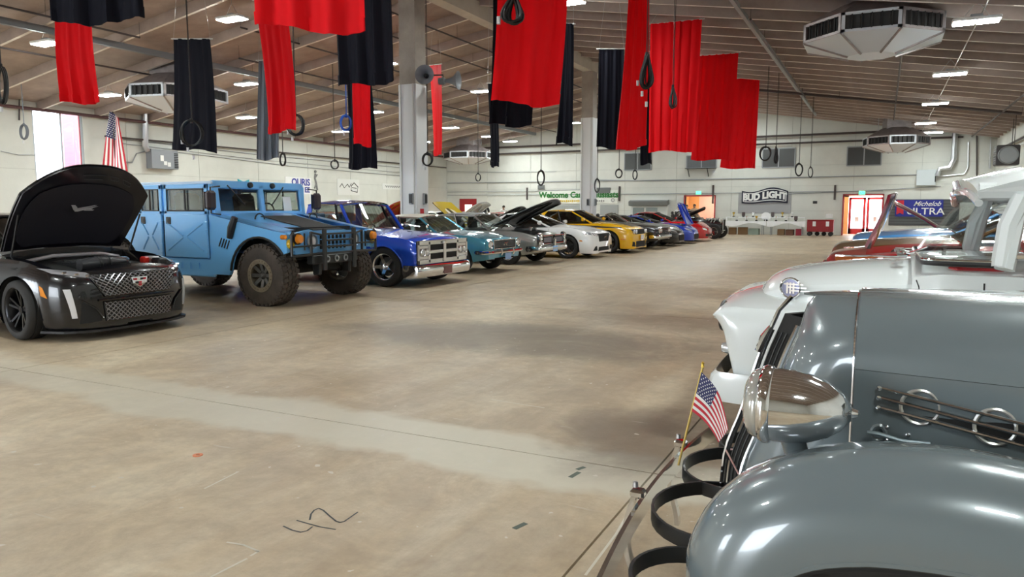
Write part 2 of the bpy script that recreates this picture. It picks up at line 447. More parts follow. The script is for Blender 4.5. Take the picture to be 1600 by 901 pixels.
for (yc, zp, lab) in [(16.9, 4.75, 'concrete column painted white below, horn loudspeakers on it'), (30.2, 5.3, 'far concrete column painted white below, beside the welcome banner'), (3.7, 4.8, 'near column outside the frame')]:
    col = thing('column', lab, None, (XC, yc, 0), 0, None, 'structure')
    M().box((0, 0, 7.22 / 2), (.50, .50, 7.22)).obj('shaft', CONC, col, smooth=0)
    for s, d in ((0, (.53, .03)), (1, (.03, .53))):
        for q in (-1, 1):
            c = (0, q * .262, zp / 2) if s == 0 else (q * .262, 0, zp / 2)
            M().box(c, (d[0], d[1], zp)).obj('painted_casing', mat('white_column_paint', (.72, .73, .74), .5), col, smooth=0)
    for q in (-1, 1):
        M().tube([(q * .2, -.295, .1), (q * .2, -.295, zp)], .018, 6).obj('conduit', WHPIPE, col)
    M().box((.11, -.31, 1.75), (.12, .07, .30), None, .01).obj('switch_box', GREYM, col)
    M().box((.11, -.355, 1.75), (.085, .02, .24)).obj('breaker_panel', DARK, col, smooth=0)
    M().box((.305, .05, 1.75), (.07, .12, .30), None, .01).obj('switch_box', GREYM, col)
    M().box((.35, .05, 1.75), (.02, .085, .24)).obj('breaker_panel', DARK, col, smooth=0)
    if yc == 16.9:
        M().box((.285, -.06, 1.42), (.012, .17, .13)).obj('red_sign', mat('red_sign', (.5, .01, .02), .5), col, smooth=0)
        M().box((.285, -.06, 1.27), (.012, .10, .09)).obj('notice', WHITE, col, smooth=0)
# window on the left wall
wn = thing('window_1', 'tall bright sliding window high on the white side wall', None, (XL, 17.5, 2.3), 0, None, 'structure')
FRM = mat('aluminium_frame', (.5, .55, .6), .4, .4)
for (y0, y1, z0, z1, nm) in [(-.95, .95, 0, .07, 'sill'), (-.95, .95, 2.75, 2.82, 'head'), (-.95, -.88, 0, 2.82, 'jamb'), (.88, .95, 0, 2.82, 'jamb'), (.08, .15, 0, 2.82, 'mullion')]:
    M().box((-.1, (y0 + y1) / 2, (z0 + z1) / 2), (.12, y1 - y0, z1 - z0)).obj(nm, FRM if nm != 'sill' else mat('red_trim', (.4, .02, .02), .5), wn, smooth=0)
M().box((-.1, .865, 1.41), (.06, .03, 2.6)).obj('red_trim', mat('red_trim', (.4, .02, .02), .5), wn, smooth=0)
for (a, b2) in ((-.88, .08), (.15, .85)):
    M().box((-.12, (a + b2) / 2, 1.41), (.008, b2 - a, 2.68)).obj('pane', glass_mat('window_glass', (.95, .96, .98), .04), wn, smooth=0)
ow = box_obj('neighbour_wall', (-33, 26.3, 3), (.4, 10.6, 9), mat('pink_stucco', (.34, .13, .16), .8)); tag(ow, 'pink rendered wall of the building outside the window', kind='structure')
# doorways at the far end
RED = mat('red_door_paint', (.36, .015, .02), .45)
ORANGE = mat('orange_wall', (.70, .46, .20), .7)
PINKW = mat('pale_lobby_wall', (.85, .62, .55), .8)
def lobby(n, x0, x1, lit):
    zt = 2.2
    lb = thing('door_%d' % n, 'red framed doorway with a warm lit lobby behind', None, (0, YB, 0), 0, None, 'structure')
    for (a, b2, z0, z1) in [(x0 - .07, x0, 0, zt + .07), (x1, x1 + .07, 0, zt + .07), (x0 - .07, x1 + .07, zt, zt + .07)]:
        M().box(((a + b2) / 2, .1, (z0 + z1) / 2), (b2 - a, .34, z1 - z0)).obj('door_frame', RED, lb, smooth=0)
    lx0, lx1, d = x0 - .5, x1 + .8, 3.0
    M().box((lx0 - .05, .3 + d / 2, 1.3), (.1, d, 2.6)).obj('lobby_wall', ORANGE, lb, smooth=0)
    M().box((lx1 + .05, .3 + d / 2, 1.3), (.1, d, 2.6)).obj('lobby_wall', PINKW, lb, smooth=0)
    M().box(((lx0 + lx1) / 2, .3 + d / 2, 2.65), (lx1 - lx0, d, .1)).obj('lobby_ceiling', PINKW, lb, smooth=0)
    M().box(((lx0 + lx1) / 2, .3 + d / 2, -.03), (lx1 - lx0, d, .06)).obj('lobby_floor', PINKW, lb, smooth=0)
    M().box(((lx0 + lx1) / 2, .3 + d * .5, 2.56), (.9, .3, .06)).obj('lobby_lamp', mat('lobby_lamp', (1, .88, .74), emit=lit), lb, smooth=0)
    return lb, lx0, lx1, d
lb, a, b2, d = lobby(2, -1.95, -.05, 14)
for k in range(2):                                        # red double doors with bright glass
    x0 = a + .65 + k * .95
    lf = node('door_leaf', lb, (x0, d - .4, 0))
    M().box((.45, 0, .16), (.9, .05, .32)).obj('bottom_rail', RED, lf, smooth=0); M().box((.45, 0, 2.06), (.9, .05, .14)).obj('top_rail', RED, lf, smooth=0)
    for q in (.07, .83): M().box((q, 0, 1.05), (.14, .05, 2.1)).obj('stile', RED, lf, smooth=0)
    M().box((.45, 0, 1.12), (.66, .012, 1.6)).obj('pane', glass_mat('window_glass'), lf, smooth=0)
    M().box((.45, -.012, .85), (.2, .01, .28)).obj('notice', WHITE, lf, smooth=0)
    M().tube([(.14, -.06, 1.0), (.76, -.06, 1.0)], .018).obj('push_bar', STEEL, lf)
M().box((a + .3, d - .4, 1.3), (.68, .1, 2.6)).obj('lobby_wall', ORANGE, lb, smooth=0)
M().box(((a + .65 + 1.9 + b2) / 2, d - .4, 1.3), (b2 - a - 2.55, .1, 2.6)).obj('lobby_wall', PINKW, lb, smooth=0)
M().box(((a + b2) / 2, d - .4, 2.4), (b2 - a, .1, .5)).obj('lobby_wall', PINKW, lb, smooth=0)
lb, a, b2, d = lobby(1, -10.75, -9.0, 16)
mid = -10.62
M().box(((a + mid) / 2, d + .30, 1.3), (mid - a, .1, 2.6)).obj('lobby_wall', ORANGE, lb, smooth=0)
M().box(((mid + b2) / 2, d + .30, 1.3), (b2 - mid, .1, 2.6)).obj('lobby_wall', PINKW, lb, smooth=0)
dr = thing('door_3', 'red steel door with a lit vision panel in the far corner', None, (-25.9, YB + .1, 0), 0, None, 'structure')
for (x0, x1, z0, z1) in [(-.7, -.3, 0, 2.15), (.3, .7, 0, 2.15), (-.3, .3, 1.75, 2.15), (-.3, .3, 0, .2)]:
    M().box(((x0 + x1) / 2, 0, (z0 + z1) / 2), (x1 - x0, .08, z1 - z0)).obj('door_panel', RED, dr, smooth=0)
M().box((0, .02, 1), (.6, .02, 1.6)).obj('vision_panel', mat('lit_glass', (1, .62, .5), emit=.9), dr, smooth=0)
M().tube([(.05, -.06, .9), (.05, -.06, 1.4)], .03).obj('pull_bar', DARK, dr)
# painted number, tape and scuffs on the floor
def flat_strokes(name, label, strokes, w, m):
    k = M()
    for st in strokes:
        pts = [Vector(p) for p in st]
        for p, q in zip(pts[:-1], pts[1:]):
            t = (q - p).normalized(); n = Vector((-t.y, t.x, 0)) * w / 2
            k.add([p - n - t * w * .3, q - n + t * w * .3, q + n + t * w * .3, p + n - t * w * .3], [(0, 1, 2, 3)])
    o = k.obj(name, m, None, smooth=0); o.location.z = .0012
    return tag(o, label, 'floor mark', kind=None if name == 'floor_number' else 'stuff')
G0 = lambda x, y: tuple(PZ(x, y, 0.0))
flat_strokes('floor_number', 'hand drawn dark number 42 on the concrete floor', [
    [G0(443, 822), G0(456, 828), G0(470, 831.4), G0(480, 829), G0(488, 823)], [G0(464, 813), G0(478, 817), G0(500, 823), G0(524, 827)],
    [G0(484, 812), G0(486, 803), G0(491, 797), G0(498, 794), G0(505, 797), G0(515, 806), G0(525, 814), G0(531, 816), G0(538, 814.5), G0(559, 800)]], .009, mat('marker', (.08, .085, .09), .8))
flat_strokes('floor_tape', 'small dark tape squares beside the floor joint', [[G0(892, 745), G0(904, 738)], [G0(903, 733), G0(912, 730)], [G0(805, 825), G0(820, 818)]], .03, mat('tape', (.1, .12, .1), .7))
flat_strokes('paint_scuff', 'white paint scuffs in the foreground of the floor', [[G0(330, 901), G0(385, 873)], [G0(392, 868), G0(404, 861), G0(380, 851), G0(355, 847)], [G0(320, 763), G0(370, 738)], [G0(768, 624), G0(850, 637)], [G0(915, 898), G0(962, 835), G0(1000, 770)]], .012, mat('scuff', (.62, .58, .5), .8))
ws = M().lathe([(.012, 0), (.03, 0), (.03, .004), (.012, .004)], (0, 0, 0), 'z', 20, True).obj('washer', mat('copper_washer', (.7, .22, .1), .5)); ws.location = PZ(309, 711, 0)
tag(ws, 'small orange washer lying on the concrete floor', 'washer')
# ------------------------------------------------------------------ things under the roof
LAMPM = mat('lamp_lens', (.93, 1.0, .97), emit=LAMP)
def lamp_proto():
    t = thing('high_bay_lamp', 'lamp', 'lamp', group='high bay lamps under the roof')
    M().box((0, 0, .06), (.86, .42, .07), None, .02).obj('housing', WHITE, t)
    for s in (-1, 1): M().box((s * .21, 0, .018), (.38, .36, .02)).obj('lens', LAMPM, t, smooth=0)
    M().box((0, 0, .13), (.22, .16, .08), None, .01).obj('driver', GREYM, t)
    for s in (-1, 1): M().tube([(s * .25, 0, .09), (s * .03, 0, .4)], .006, 5).obj('hanger', STEEL, t)
    M().tube([(0, 0, .4), (0, 0, 1.2)], .008, 5).obj('drop_rod', STEEL, t)
    return t
def copy_tree(o, parent=None):
    c = o.copy(); COL.objects.link(c); c.parent = parent
    for ch in o.children: copy_tree(ch, c)
    return c
LAMPS = [  # position, what singles it out
    ((1.5, 18.0), 'lit twin lens lamp beside the big cooler diffuser'), ((1.5, 24.6), 'second lit lamp in the row right of the big diffuser'),
    ((1.5, 31.2), 'third lit lamp in the row above the white truck'), ((1.5, 38.1), 'fourth lit lamp in the row above the white truck'),
    ((2.0, 42.0), 'farthest lit lamp of the row, over the end wall diffuser'), ((1.5, 11.4), None), ((1.5, 4.8), None), ((1.5, -2), None),
    ((-7.15, 25.6), 'lit lamp glaring between the two tall red banners'), ((-7.6, 38.0), 'lit lamp peeping past the edge of the farthest red banner'), ((-7.2, 42), 'lit lamp above the coiled cables by the end wall'),
    ((-7.4, 18), None), ((-7.4, 11.4), None), ((-7.4, 4.8), None), ((-7.4, -2), None), ((-7.4, 31.3), 'lit lamp hidden behind the red banners'),
    ((-16.6, 41.3), 'lit lamp left of the far column, by the narrow black banner'), ((-16.0, 15.1), 'big lit lamp left of the largest red banner'), ((-16.0, 8.0), None), ((-16, 1), None), ((-16, 22), None), ((-16, 29), None),
    ((-21.4, 42.6), 'farthest lit lamp over the welcome banner'), ((-21.2, 39.4), 'lit lamp above the bundle of dark cloth by the end wall'), ((-20.95, 34.6), 'lit lamp just right of the near column'),
    ((-20.8, 27.7), 'lit lamp shining beside the narrow red banner over the blue pickup'), ((-20.4, 19.8), 'lit lamp half hidden by the grey banner edge'), ((-20.3, 12.7), 'lit lamp beside the narrow red banner over the window'), ((-20.4, 5.5), None), ((-20.4, -1.5), None),
    ((-24.2, 29.5), 'lit lamp above the blue cable coil by the side wall'), ((-24.1, 23.3), 'lit lamp between the black and grey banners by the side wall'), ((-23.8, 16.9), 'lit lamp below the left diffuser, by the red banner'), ((-24, 10), None), ((-24, 3.3), None), ((-24, 36.5), 'dim far lamp near the side wall corner')]
lp = lamp_proto()
for i, ((x, y), lab) in enumerate(LAMPS):
    o = lp if i == 0 else copy_tree(lp)
    o.location = (x, y, roof(x) - .62)
    if x > -5: o.rotation_euler.z = 0.0
    o['label'] = lab or 'high bay lamp outside the frame of the picture'

# cooler diffusers
LOUV = mat('louvre_dark', (.03, .028, .028), .6)
GALV = mat('galvanised_duct', (.34, .30, .30), .42, .55, noise=.25, nscale=5)
WPAN = mat('white_diffuser_panel', (.62, .66, .72), .4, .1)
def diffuser(loc, r, lab, rz=0.0):
    t = thing('cooler_diffuser', lab, 'air diffuser', loc, rz, 'cooler diffusers under the roof')
    h = .42; zr = roof(loc[0]) - loc[2]
    a8 = [PI / 8 + k * PI / 4 for k in range(8)]
    ring = lambda rr, z: [(rr * math.cos(a), rr * math.sin(a), z) for a in a8]
    M().loft([ring(r, h), ring(r * .45, h + .45)], True, False).obj('hood', GALV, t, smooth=0)
    q = r * .36
    M().box((0, 0, (h + .4 + zr) / 2 + .05), (q * 2, q * 2, max(.2, zr - h - .3)), (0, 0, 0)).obj('neck_duct', GALV, t, smooth=0)
    for k in range(8):
        p0, p1 = Vector((*ring(r, 0)[k][:2], 0)), Vector((*ring(r, 0)[(k + 1) % 8][:2], 0))
        mid = (p0 + p1) / 2; w = (p1 - p0).length; ang = math.atan2(mid.y, mid.x)
        f = node('louvre_face', t, (mid.x, mid.y, 0), (0, 0, ang + PI / 2))
        fr = M()
        for (x0, x1, z0, z1) in [(-w / 2, w / 2, 0, .06), (-w / 2, w / 2, h - .06, h), (-w / 2, -w / 2 + .07, 0, h), (w / 2 - .07, w / 2, 0, h)]:
            fr.box(((x0 + x1) / 2, 0, (z0 + z1) / 2), (x1 - x0, .05, z1 - z0))
        fr.obj('frame', WPAN if k % 2 else GALV, f, smooth=0)
        M().box((0, .06, h / 2), (w - .1, .01, h - .1)).obj('back', LOUV, f, smooth=0)
        for j in range(5): M().box((-w / 2 + w * (j + 1) / 6, .0, h / 2), (.02, .07, h - .1), (0, 0, .5)).obj('vane', LOUV, f, smooth=0)
    for k in range(8):                                   # sloping white underside panels
        a0, a1 = ring(r, 0)[k], ring(r, 0)[(k + 1) % 8]
        M().add([a0, a1, (a1[0] * .35, a1[1] * .35, -.30), (a0[0] * .35, a0[1] * .35, -.30)], [(0, 1, 2, 3)]).obj('bottom_panel', WPAN, t, smooth=0)
        e = Vector(a0); M().tube([e, (e.x * .35, e.y * .35, -.31)], .03, 5).obj('seam_rail', GALV, t)
    M().add(ring(r * .35, -.30), [tuple(range(8))]).obj('bottom_plate', WPAN, t, smooth=0)
    for s in (-1, 1):
        M().box((s * r * .55, 0, .55 + (zr - .55) / 2), (.02, .02, zr - .5)).obj('hanger', STEEL, t, smooth=0)
    return t
diffuser((-.42, 19.4, 5.28), 1.52, 'large white octagonal cooler diffuser hanging nearest, above the truck')
diffuser((.4, 41.6, 4.55), 1.5, 'octagonal cooler diffuser by the right end of the far wall', .2)
diffuser((-21.3, 17.6, 5.0), 1.6, 'brown octagonal cooler diffuser between red and black banners', .25)
diffuser((-23.8, 41.5, 4.6), 1.6, 'octagonal cooler diffuser near the far corner beside a black banner', .1)

# banners
REDC = dull(mat('red_cloth', (.86, .012, .020), .6, trans=.40))
BLKC = dull(mat('black_cloth', (.006, .006, .011), .7))
GRYC = mat('faded_black_cloth', (.16, .18, .22), .55)
def banner(m, BL, BR, TL, TR, lab, hem=.14, wave=.05, nf=3, grp='red banners'):
    "corner pixels with lens distances; top corners (x, y) or None when the banner reaches the roof above the frame"
    bl, br = P(*BL), P(*BR)
    def top(b, T):
        if T is None: return Vector((b.x, b.y, roof(b.x) - .45))
        Z = float(np.dot(np.array(b) - np.array((0, 0, EYE)), FWD)); d = P(T[0], T[1], Z)
        return Vector((d.x, d.y, d.z))
    tl, tr = top(bl, TL), top(br, TR)
    base = (bl + br) / 2
    w = (br - bl); nrm = Vector((w.y, -w.x, 0)).normalized(); ph = random.random() * 6
    t = thing('banner', lab, 'banner', (base.x, base.y, min(bl.z, br.z)), 0, grp)
    o = t.location
    amp = wave * 1.35
    def fn(u, v):
        p = (tl.lerp(tr, u)).lerp(bl.lerp(br, u), v)
        f = math.sin(u * nf * 2 * PI + ph + v * 1.1) * .6 + math.sin(u * (nf * 1.7 + 1) * 2 * PI + 2 * ph - v) * .4
        k = amp * (.5 + .6 * (v - .15) ** 2)
        p = p + nrm * (f * k + amp * 1.6 * math.sin(v * 2.4 + ph) * .7)
        if v > .9: p.z += .035 * math.sin(u * PI * 2 + ph) * (v - .9) / .1
        return p - o
    hv = 1 - hem / max(.5, (tl.z - bl.z))
    M().sheet(lambda u, v: fn(u, v * hv), 26, 30, .004).obj('cloth', m, t, smooth=60)
    M().sheet(lambda u, v: fn(u, hv + (1 - hv) * v) + nrm * .006, 26, 3, .014).obj('hem', m, t, smooth=60)
    a, b = fn(0, 0), fn(1, 0)
    e = (b - a).normalized() * .07
    M().tube([a - e, b + e], .014, 6).obj('rod', WHPIPE, t)
    for q in (a, b):
        up = q + o
        top_z = roof(up.x) - .02
        M().tube([q, Vector(((a.x + b.x) / 2 * .5 + q.x * .5, (a.y + b.y) / 2 * .5 + q.y * .5, top_z - o.z))], .004, 4).obj('wire', STEEL, t)
    return t
BG = 'black banners under the roof'; RG = 'red banners under the roof'
banner(BLKC, (76, 34, 8.0), (222, 30, 8.2), None, None, 'wide black banner at the top edge over the window', grp=BG, wave=.06)
banner(REDC, (98, 162, 12.6), (160, 160, 12.3), (94, 15), (150, 15), 'narrow red banner below the wide black one, over the window', grp=RG)
banner(BLKC, (269, 232, 17.2), (339, 238, 16.8), (269, 60), (326, 60), 'black banner with a cable coil hanging in front of it', grp=BG, wave=.04)
banner(REDC, (405, 43, 8.0), (576, 53, 7.7), None, None, 'widest red banner at the top edge over the blue vehicles', grp=RG)
banner(REDC, (412, 208, 14.6), (458, 203, 14.2), (398, 0), (446, 0), 'twisted narrow red banner in front of a grey one', grp=RG, wave=.07, nf=2)
banner(GRYC, (402, 249, 19.5), (437, 248, 19.8), (403, 95), (436, 95), 'faded grey banner partly behind the twisted red one', grp=BG, wave=.05)
banner(BLKC, (535, 137, 10.0), (621, 127, 9.6), None, None, 'broad black banner left of the near column', grp=BG, wave=.05)
banner(BLKC, (541, 263, 18.4), (586, 264, 18.0), (541, 100), (578, 100), 'shiny black banner hanging low behind a short red one', grp=BG, wave=.05)
banner(REDC, (556, 226, 16.5), (584, 229, 16.3), (552, 80), (580, 80), 'short narrow red banner in front of the low black one', grp=RG, wave=.04, nf=2)
banner(REDC, (674, 242, 25.5), (687, 243, 24.0), (673, 102), (692, 100), 'slim red banner just behind the near column', grp=RG, wave=.04, nf=2)
banner(REDC, (764, 160, 9.8), (868, 166, 10.2), (776, -60), (886, -60), 'large red banner with tangled cables at its top', grp=RG, wave=.06, nf=2)
banner(BLKC, (760, 196, 11.8), (826, 197, 12.4), (766, -30), (836, -30), 'black banner behind the large red banner', grp=BG)
banner(BLKC, (762, 259, 20.0), (777, 262, 19.5), (764, 130), (778, 130), 'thin black banner below the large red banner', grp=BG, wave=.04, nf=1)
banner(BLKC, (873, 224, 14.5), (897, 226, 14.2), (879, 36), (891, 36), 'rolled narrow black banner left of the far column', grp=BG, wave=.05, nf=2)
banner(BLKC, (931, 231, 19.6), (972, 232, 19.8), (935, 77), (974, 77), 'black banner right of the far column', grp=BG, wave=.03)
banner(REDC, (963, 236, 15.6), (1009, 229, 16.2), (977, -20), (1009, -20), 'tall narrow red banner beside the far black one', grp=RG, nf=3)
banner(BLKC, (1001, 257, 24.5), (1019, 256, 24.7), (1003, 100), (1019, 100), 'black strip of banner between two tall red ones', grp=BG, nf=1, wave=.03)
banner(REDC, (1014, 238, 20.2), (1085, 236, 19.9), (1016, 37), (1097, 29), 'pleated red banner with a dark cable hank in front', grp=RG, nf=6, wave=.045)
banner(REDC, (1080, 249, 24.6), (1143, 251, 24.3), (1091, 87), (1154, 82), 'second pleated red banner of the receding row', grp=RG, nf=6, wave=.045)
banner(REDC, (1125, 262, 29.8), (1180, 264, 29.5), (1143, 124), (1187, 119), 'farthest pleated red banner of the receding row', grp=RG, nf=5, wave=.045)

# rails, pipes and trays under the roof
def run(name, lab, cat, pts, r, m, rod=0, grp='pipes and rails under the roof', sq=False):
    base = Vector(pts[0]); t = thing(name, lab, cat, base, 0, grp)
    loc = [Vector(p) - base for p in pts]
    if sq:
        for a, b in zip(loc[:-1], loc[1:]):
            d = b - a; R = d.to_track_quat('X', 'Z').to_matrix()
            M().box((a + b) / 2, (d.length, r * 1.6, r * 2), R).obj('rail', m, t, smooth=0)
    else: M().tube(loc, r, 8).obj('pipe', m, t)
    if rod:
        L = (loc[-1] - loc[0]).length; n = max(2, int(L / rod))
        for k in range(n + 1):
            p = loc[0].lerp(loc[-1], k / n); top = roof(p.x + base.x) - base.z
            if top > p.z + .02: M().tube([p, (p.x, p.y, top)], .006, 4).obj('hanger_rod', DKPIPE, t)
    return t
def along(px, py, drop, y0, y1):
    p = PR(px, py, drop); return [(p.x, y0, p.z), (p.x, y1, p.z)]
def across(y, x0, x1, drop):
    if x0 < XC < x1: return [(x0, y, roof(x0) - drop), (XC, y, roof(XC) - drop), (x1, y, roof(x1) - drop)]
    return [(x0, y, roof(x0) - drop), (x1, y, roof(x1) - drop)]
run('cable_tray', 'grey electrical rail running along the left roof slope', 'rail', along(270, 89, .42, -6, 43), .085, mat('rail_grey', (.16, .17, .18), .5), 3.2, sq=True)
run('cable_tray', 'slim silver cable tray above the red banners on the right', 'rail', along(1250, 145, .30, 6, 42), .06, GREYM, 2.5, sq=True)
run('sprinkler_pipe', 'dark sprinkler pipe beside the silver cable tray', 'pipe', [(p[0], p[1] + 9, p[2]) for p in along(1190, 55, .45, 10.5, 25)], .03, DKPIPE, 2.4)
run('sprinkler_pipe', 'dark sprinkler main crossing the right roof slope', 'pipe', across(33.2, -8, 4.4, .42), .055, DKPIPE, 3)
run('sprinkler_pipe', 'dark branch pipe from the nearest diffuser to the end wall', 'pipe', along(1408, 90, .38, 21.5, 40), .03, DKPIPE, 2.4)
run('sprinkler_pipe', 'dark pipe along the foot of the right roof slope', 'pipe', along(1560, 180, .4, 12, 44), .035, DKPIPE, 2.4)
run('sprinkler_pipe', 'white conduit running along the lamp row on the right', 'conduit', [(1.62, 14, roof(1.62) - .34), (1.62, 44, roof(1.62) - .34)], .014, WHPIPE)
for k, (px, py, dr, y0, y1, ln) in enumerate([(150, 43, .42, 4, 14.5, 'upper dark sprinkler pipe at the top corner of the left slope'), (60, 85, .5, 6, 17.3, 'dark sprinkler pipe behind the narrow red banner'),
        (420, 55, .2, 16.5, 31, 'dark sprinkler pipe ending beside the twisted red banner'), (560, 150, .42, 17, 42, 'long dark pipe over the side wall cars'), (740, 70, .42, 12, 40, 'dark pipe right of the near column'), (880, 150, .42, 18, 43, 'dark pipe behind the rolled black banner'), (520, 125, .4, 18, 44, 'thin dark pipe across the left roof slope')]):
    run('sprinkler_pipe', ln, 'pipe', along(px, py, dr, y0, y1), .028, DKPIPE, 2.4)
run('sprinkler_pipe', 'heavy dark pipe along the top of the side wall', 'pipe', [(XL + .25, -6, 5.02), (XL + .25, 44.6, 5.02)], .06, mat('maroon_pipe', (.10, .045, .05), .55), 3)
run('sprinkler_pipe', 'thin dark rail lower on the side wall', 'pipe', [(XL + .2, 19.2, 4.3), (XL + .2, 44.6, 4.3)], .035, DKPIPE)
run('sprinkler_pipe', 'dark main along the top of the end wall', 'pipe', [(-26, YB - .3, 5.55), (4.4, YB - .3, 5.55)], .06, DKPIPE)
run('sprinkler_pipe', 'second dark main along the end wall', 'pipe', [(-25, YB - .25, 5.12), (3.5, YB - .25, 5.12)], .05, DKPIPE)
run('sprinkler_pipe', 'sloping conduit under the roof edge on the end wall', 'conduit', [(-8, YB - .15, roof(-8) - .2), (4.7, YB - .15, roof(4.7) - .2), (4.75, YB - .15, 3.5)], .05, STEEL)
# cords dropping from the rails, coiled at the end
def cable(lab, x, y, Z, wpx, hpx, ytop, m=CORD, loops=6, plugs=2, hank=False):
    c = P(x, y, Z); a = wpx / F * Z / 2; b = hpx / F * Z / 2
    top = Vector((c.x, c.y, roof(c.x) - .01))
    t = thing('hanging_cable', lab, 'cable', (c.x, c.y, c.z - b), 0, 'hanging power cables')
    o = t.location; rr = .015
    M().tube([top - o, Vector((0, 0, 2 * b))], .009, 5).obj('drop_cord', m, t)
    M().tube([top - o + Vector((.03, 0, 0)), Vector((.02, 0, 2 * b))], .006, 5).obj('safety_rope', m, t)
    k = M(); axis = Vector((math.cos(PS), math.sin(PS), 0)); nor = Vector((-axis.y, axis.x, 0))
    for q in range(loops):
        aa, bb = a * (1 - .12 * random.random() - (.25 * (q % 3) if hank else 0)), b * (1 - .14 * random.random())
        off = nor * (q - loops / 2) * .018 + axis * random.uniform(-.1, .1) * a
        sk = random.uniform(-.15, .15)
        pts = []
        for i in range(22):
            th = i * 2 * PI / 22; s, cc = math.sin(th), math.cos(th)
            wx = aa * s * (1 if not hank else (.55 - .45 * cc))
            pts.append(axis * (wx + sk * a * cc) + Vector((0, 0, b + bb * cc)) + off)
        k.tube(pts, rr, 5, closed=True)
    k.obj('coil', m, t)
    M().tube([(0, 0, 2 * b + .03), (0, 0, 2 * b - .06)], .03, 8).obj('tie', m, t)
    for q in range(plugs):
        p = axis * (-a * (.95 - .5 * q)) + Vector((0, 0, b * (.5 - .6 * q)))
        M().tube([p, p + Vector((0, 0, -.09))], .025, 7).obj('plug', mat('pale_plug', (.7, .7, .72), .4), t)
    return t
cable('black cable coil hanging before the black banner', 300, 208, 15.5, 34, 40, 0, plugs=3)
cable('dark cable coil at the left picture edge', 3, 133, 13.0, 15, 60, 0)
cable('small cable coil on the wall beside the window', 38, 206, 24.0, 11, 24, 45, m=mat('grey_cable', (.15, .17, .2), .5))
cable('black cable coil beside the twisted red banner', 462, 195, 16.5, 26, 34, 40)
cable('bright blue cable coil beside the low black banner', 541, 192, 17.0, 17, 24, 120, m=mat('blue_cable', (.02, .13, .65), .4))
cable('round cable coil over the pickup roof', 523, 257, 27.0, 12, 14, 150, plugs=0, loops=4)
cable('thin cable coil below the faded grey banner', 442, 249, 25.0, 9, 20, 130, plugs=0)
cable('cable coil against the near column', 668, 249, 19.5, 15, 20, 150)
cable('oval cable coil by the diffuser in the far corner', 747, 277, 34, 8, 13, 200, plugs=0, loops=3)
cable('thick cable hank left of the far column', 845, 278, 27, 11, 24, 150, plugs=0)
cable('tangled dark cable hank at the top of the large red banner', 802, 14, 9.0, 48, 46, 0, hank=True, loops=9, plugs=1)
cable('long tangled cable hank between the tall red banners', 1010, 112, 13.5, 28, 54, 0, hank=True, loops=10, plugs=3)
cable('dark cable hank before the pleated red banner', 1051, 152, 17.0, 14, 34, 0, hank=True, loops=8, plugs=0)
cable('cable loop hanging under the tall narrow red banner', 967, 271, 30, 10, 14, 200, plugs=0, loops=5)
cable('cable loop under the black strip of banner', 992, 273, 30, 7, 15, 200, plugs=0, loops=5)
cable('cable hank on the right face of the far column', 933, 290, 29, 8, 22, 215, plugs=0)
cable('large cable coil before the end wall window', 1196, 240, 26, 17, 22, 75, plugs=0)
cable('cable hank next to the large coil by the end wall', 1212, 243, 27, 10, 26, 100, plugs=0, hank=True)
cable('twisted cable coil above the beer sign', 1248, 265, 30, 12, 20, 150, plugs=0)
cable('thin cable loop right of the twisted coil', 1266, 269, 32, 7, 17, 165, plugs=0, loops=3)
# horn loudspeakers on the near column
def horn(loc, rz, lab, bx=0, by=.3):
    t = thing('horn_speaker', lab, 'loudspeaker', loc, rz, 'horn loudspeakers on the near column')
    hm = mat('horn_grey', (.19, .2, .22), .45)
    M().lathe([(.04, .0), (.05, -.12), (.07, -.2), (.12, -.3), (.2, -.38), (.24, -.42), (.245, -.43), (.235, -.425), (.19, -.375), (.11, -.29), (.055, -.18)], (0, 0, 0), 'y', 28).obj('bell', hm, t, smooth=60)
    M().lathe([(0, .12), (.085, .12), (.09, .1), (.09, -.04), (.05, -.06)], (0, 0, 0), 'y', 20).obj('driver', hm, t)
    M().lathe([(0, -.34), (.05, -.3), (.06, -.2), (.0, -.19)], (0, 0, 0), 'y', 14).obj('throat', DARK, t)
    M().tube([(0, 0, 0), (0, .0, .16), (bx, by, .2)], .018, 6).obj('bracket', DARK, t)
    return t
hp = P(669, 121, 19.2)
horn((hp.x, hp.y, hp.z), .35, 'round grey horn loudspeaker facing the camera on the column')
hp = P(690, 127, 19.6)
horn((hp.x + .05, hp.y, hp.z), PI / 2 + .2, 'grey horn loudspeaker turned sideways on the column', .1, .75)
# ------------------------------------------------------------------ vehicle kit (x forward, front axle at x = 0, y to the vehicle's left, z up)
def curve(pts):
    pts = sorted(pts); xs = np.array([p[0] for p in pts], float); ys = np.array([p[1] for p in pts], float)
    if len(xs) < 3: return lambda x: float(np.interp(x, xs, ys))
    h = np.diff(xs); d = np.diff(ys) / h; m = np.zeros(len(xs))
    for i in range(1, len(xs) - 1):
        if d[i - 1] * d[i] > 0:
            w1, w2 = 2 * h[i] + h[i - 1], h[i] + 2 * h[i - 1]; m[i] = (w1 + w2) / (w1 / d[i - 1] + w2 / d[i])
    m[0], m[-1] = d[0], d[-1]
    def f(x):
        x = min(max(x, xs[0]), xs[-1]); i = min(int(np.searchsorted(xs, x, 'right')) - 1, len(xs) - 2); t = (x - xs[i]) / h[i]
        return float((2 * t ** 3 - 3 * t ** 2 + 1) * ys[i] + (t ** 3 - 2 * t ** 2 + t) * h[i] * m[i] + (-2 * t ** 3 + 3 * t ** 2) * ys[i + 1] + (t ** 3 - t ** 2) * h[i] * m[i + 1])
    return f
SIDE = [(0, .93), (.12, .965), (.45, 1.0), (.72, .99), (.9, .95), (1, .90)]
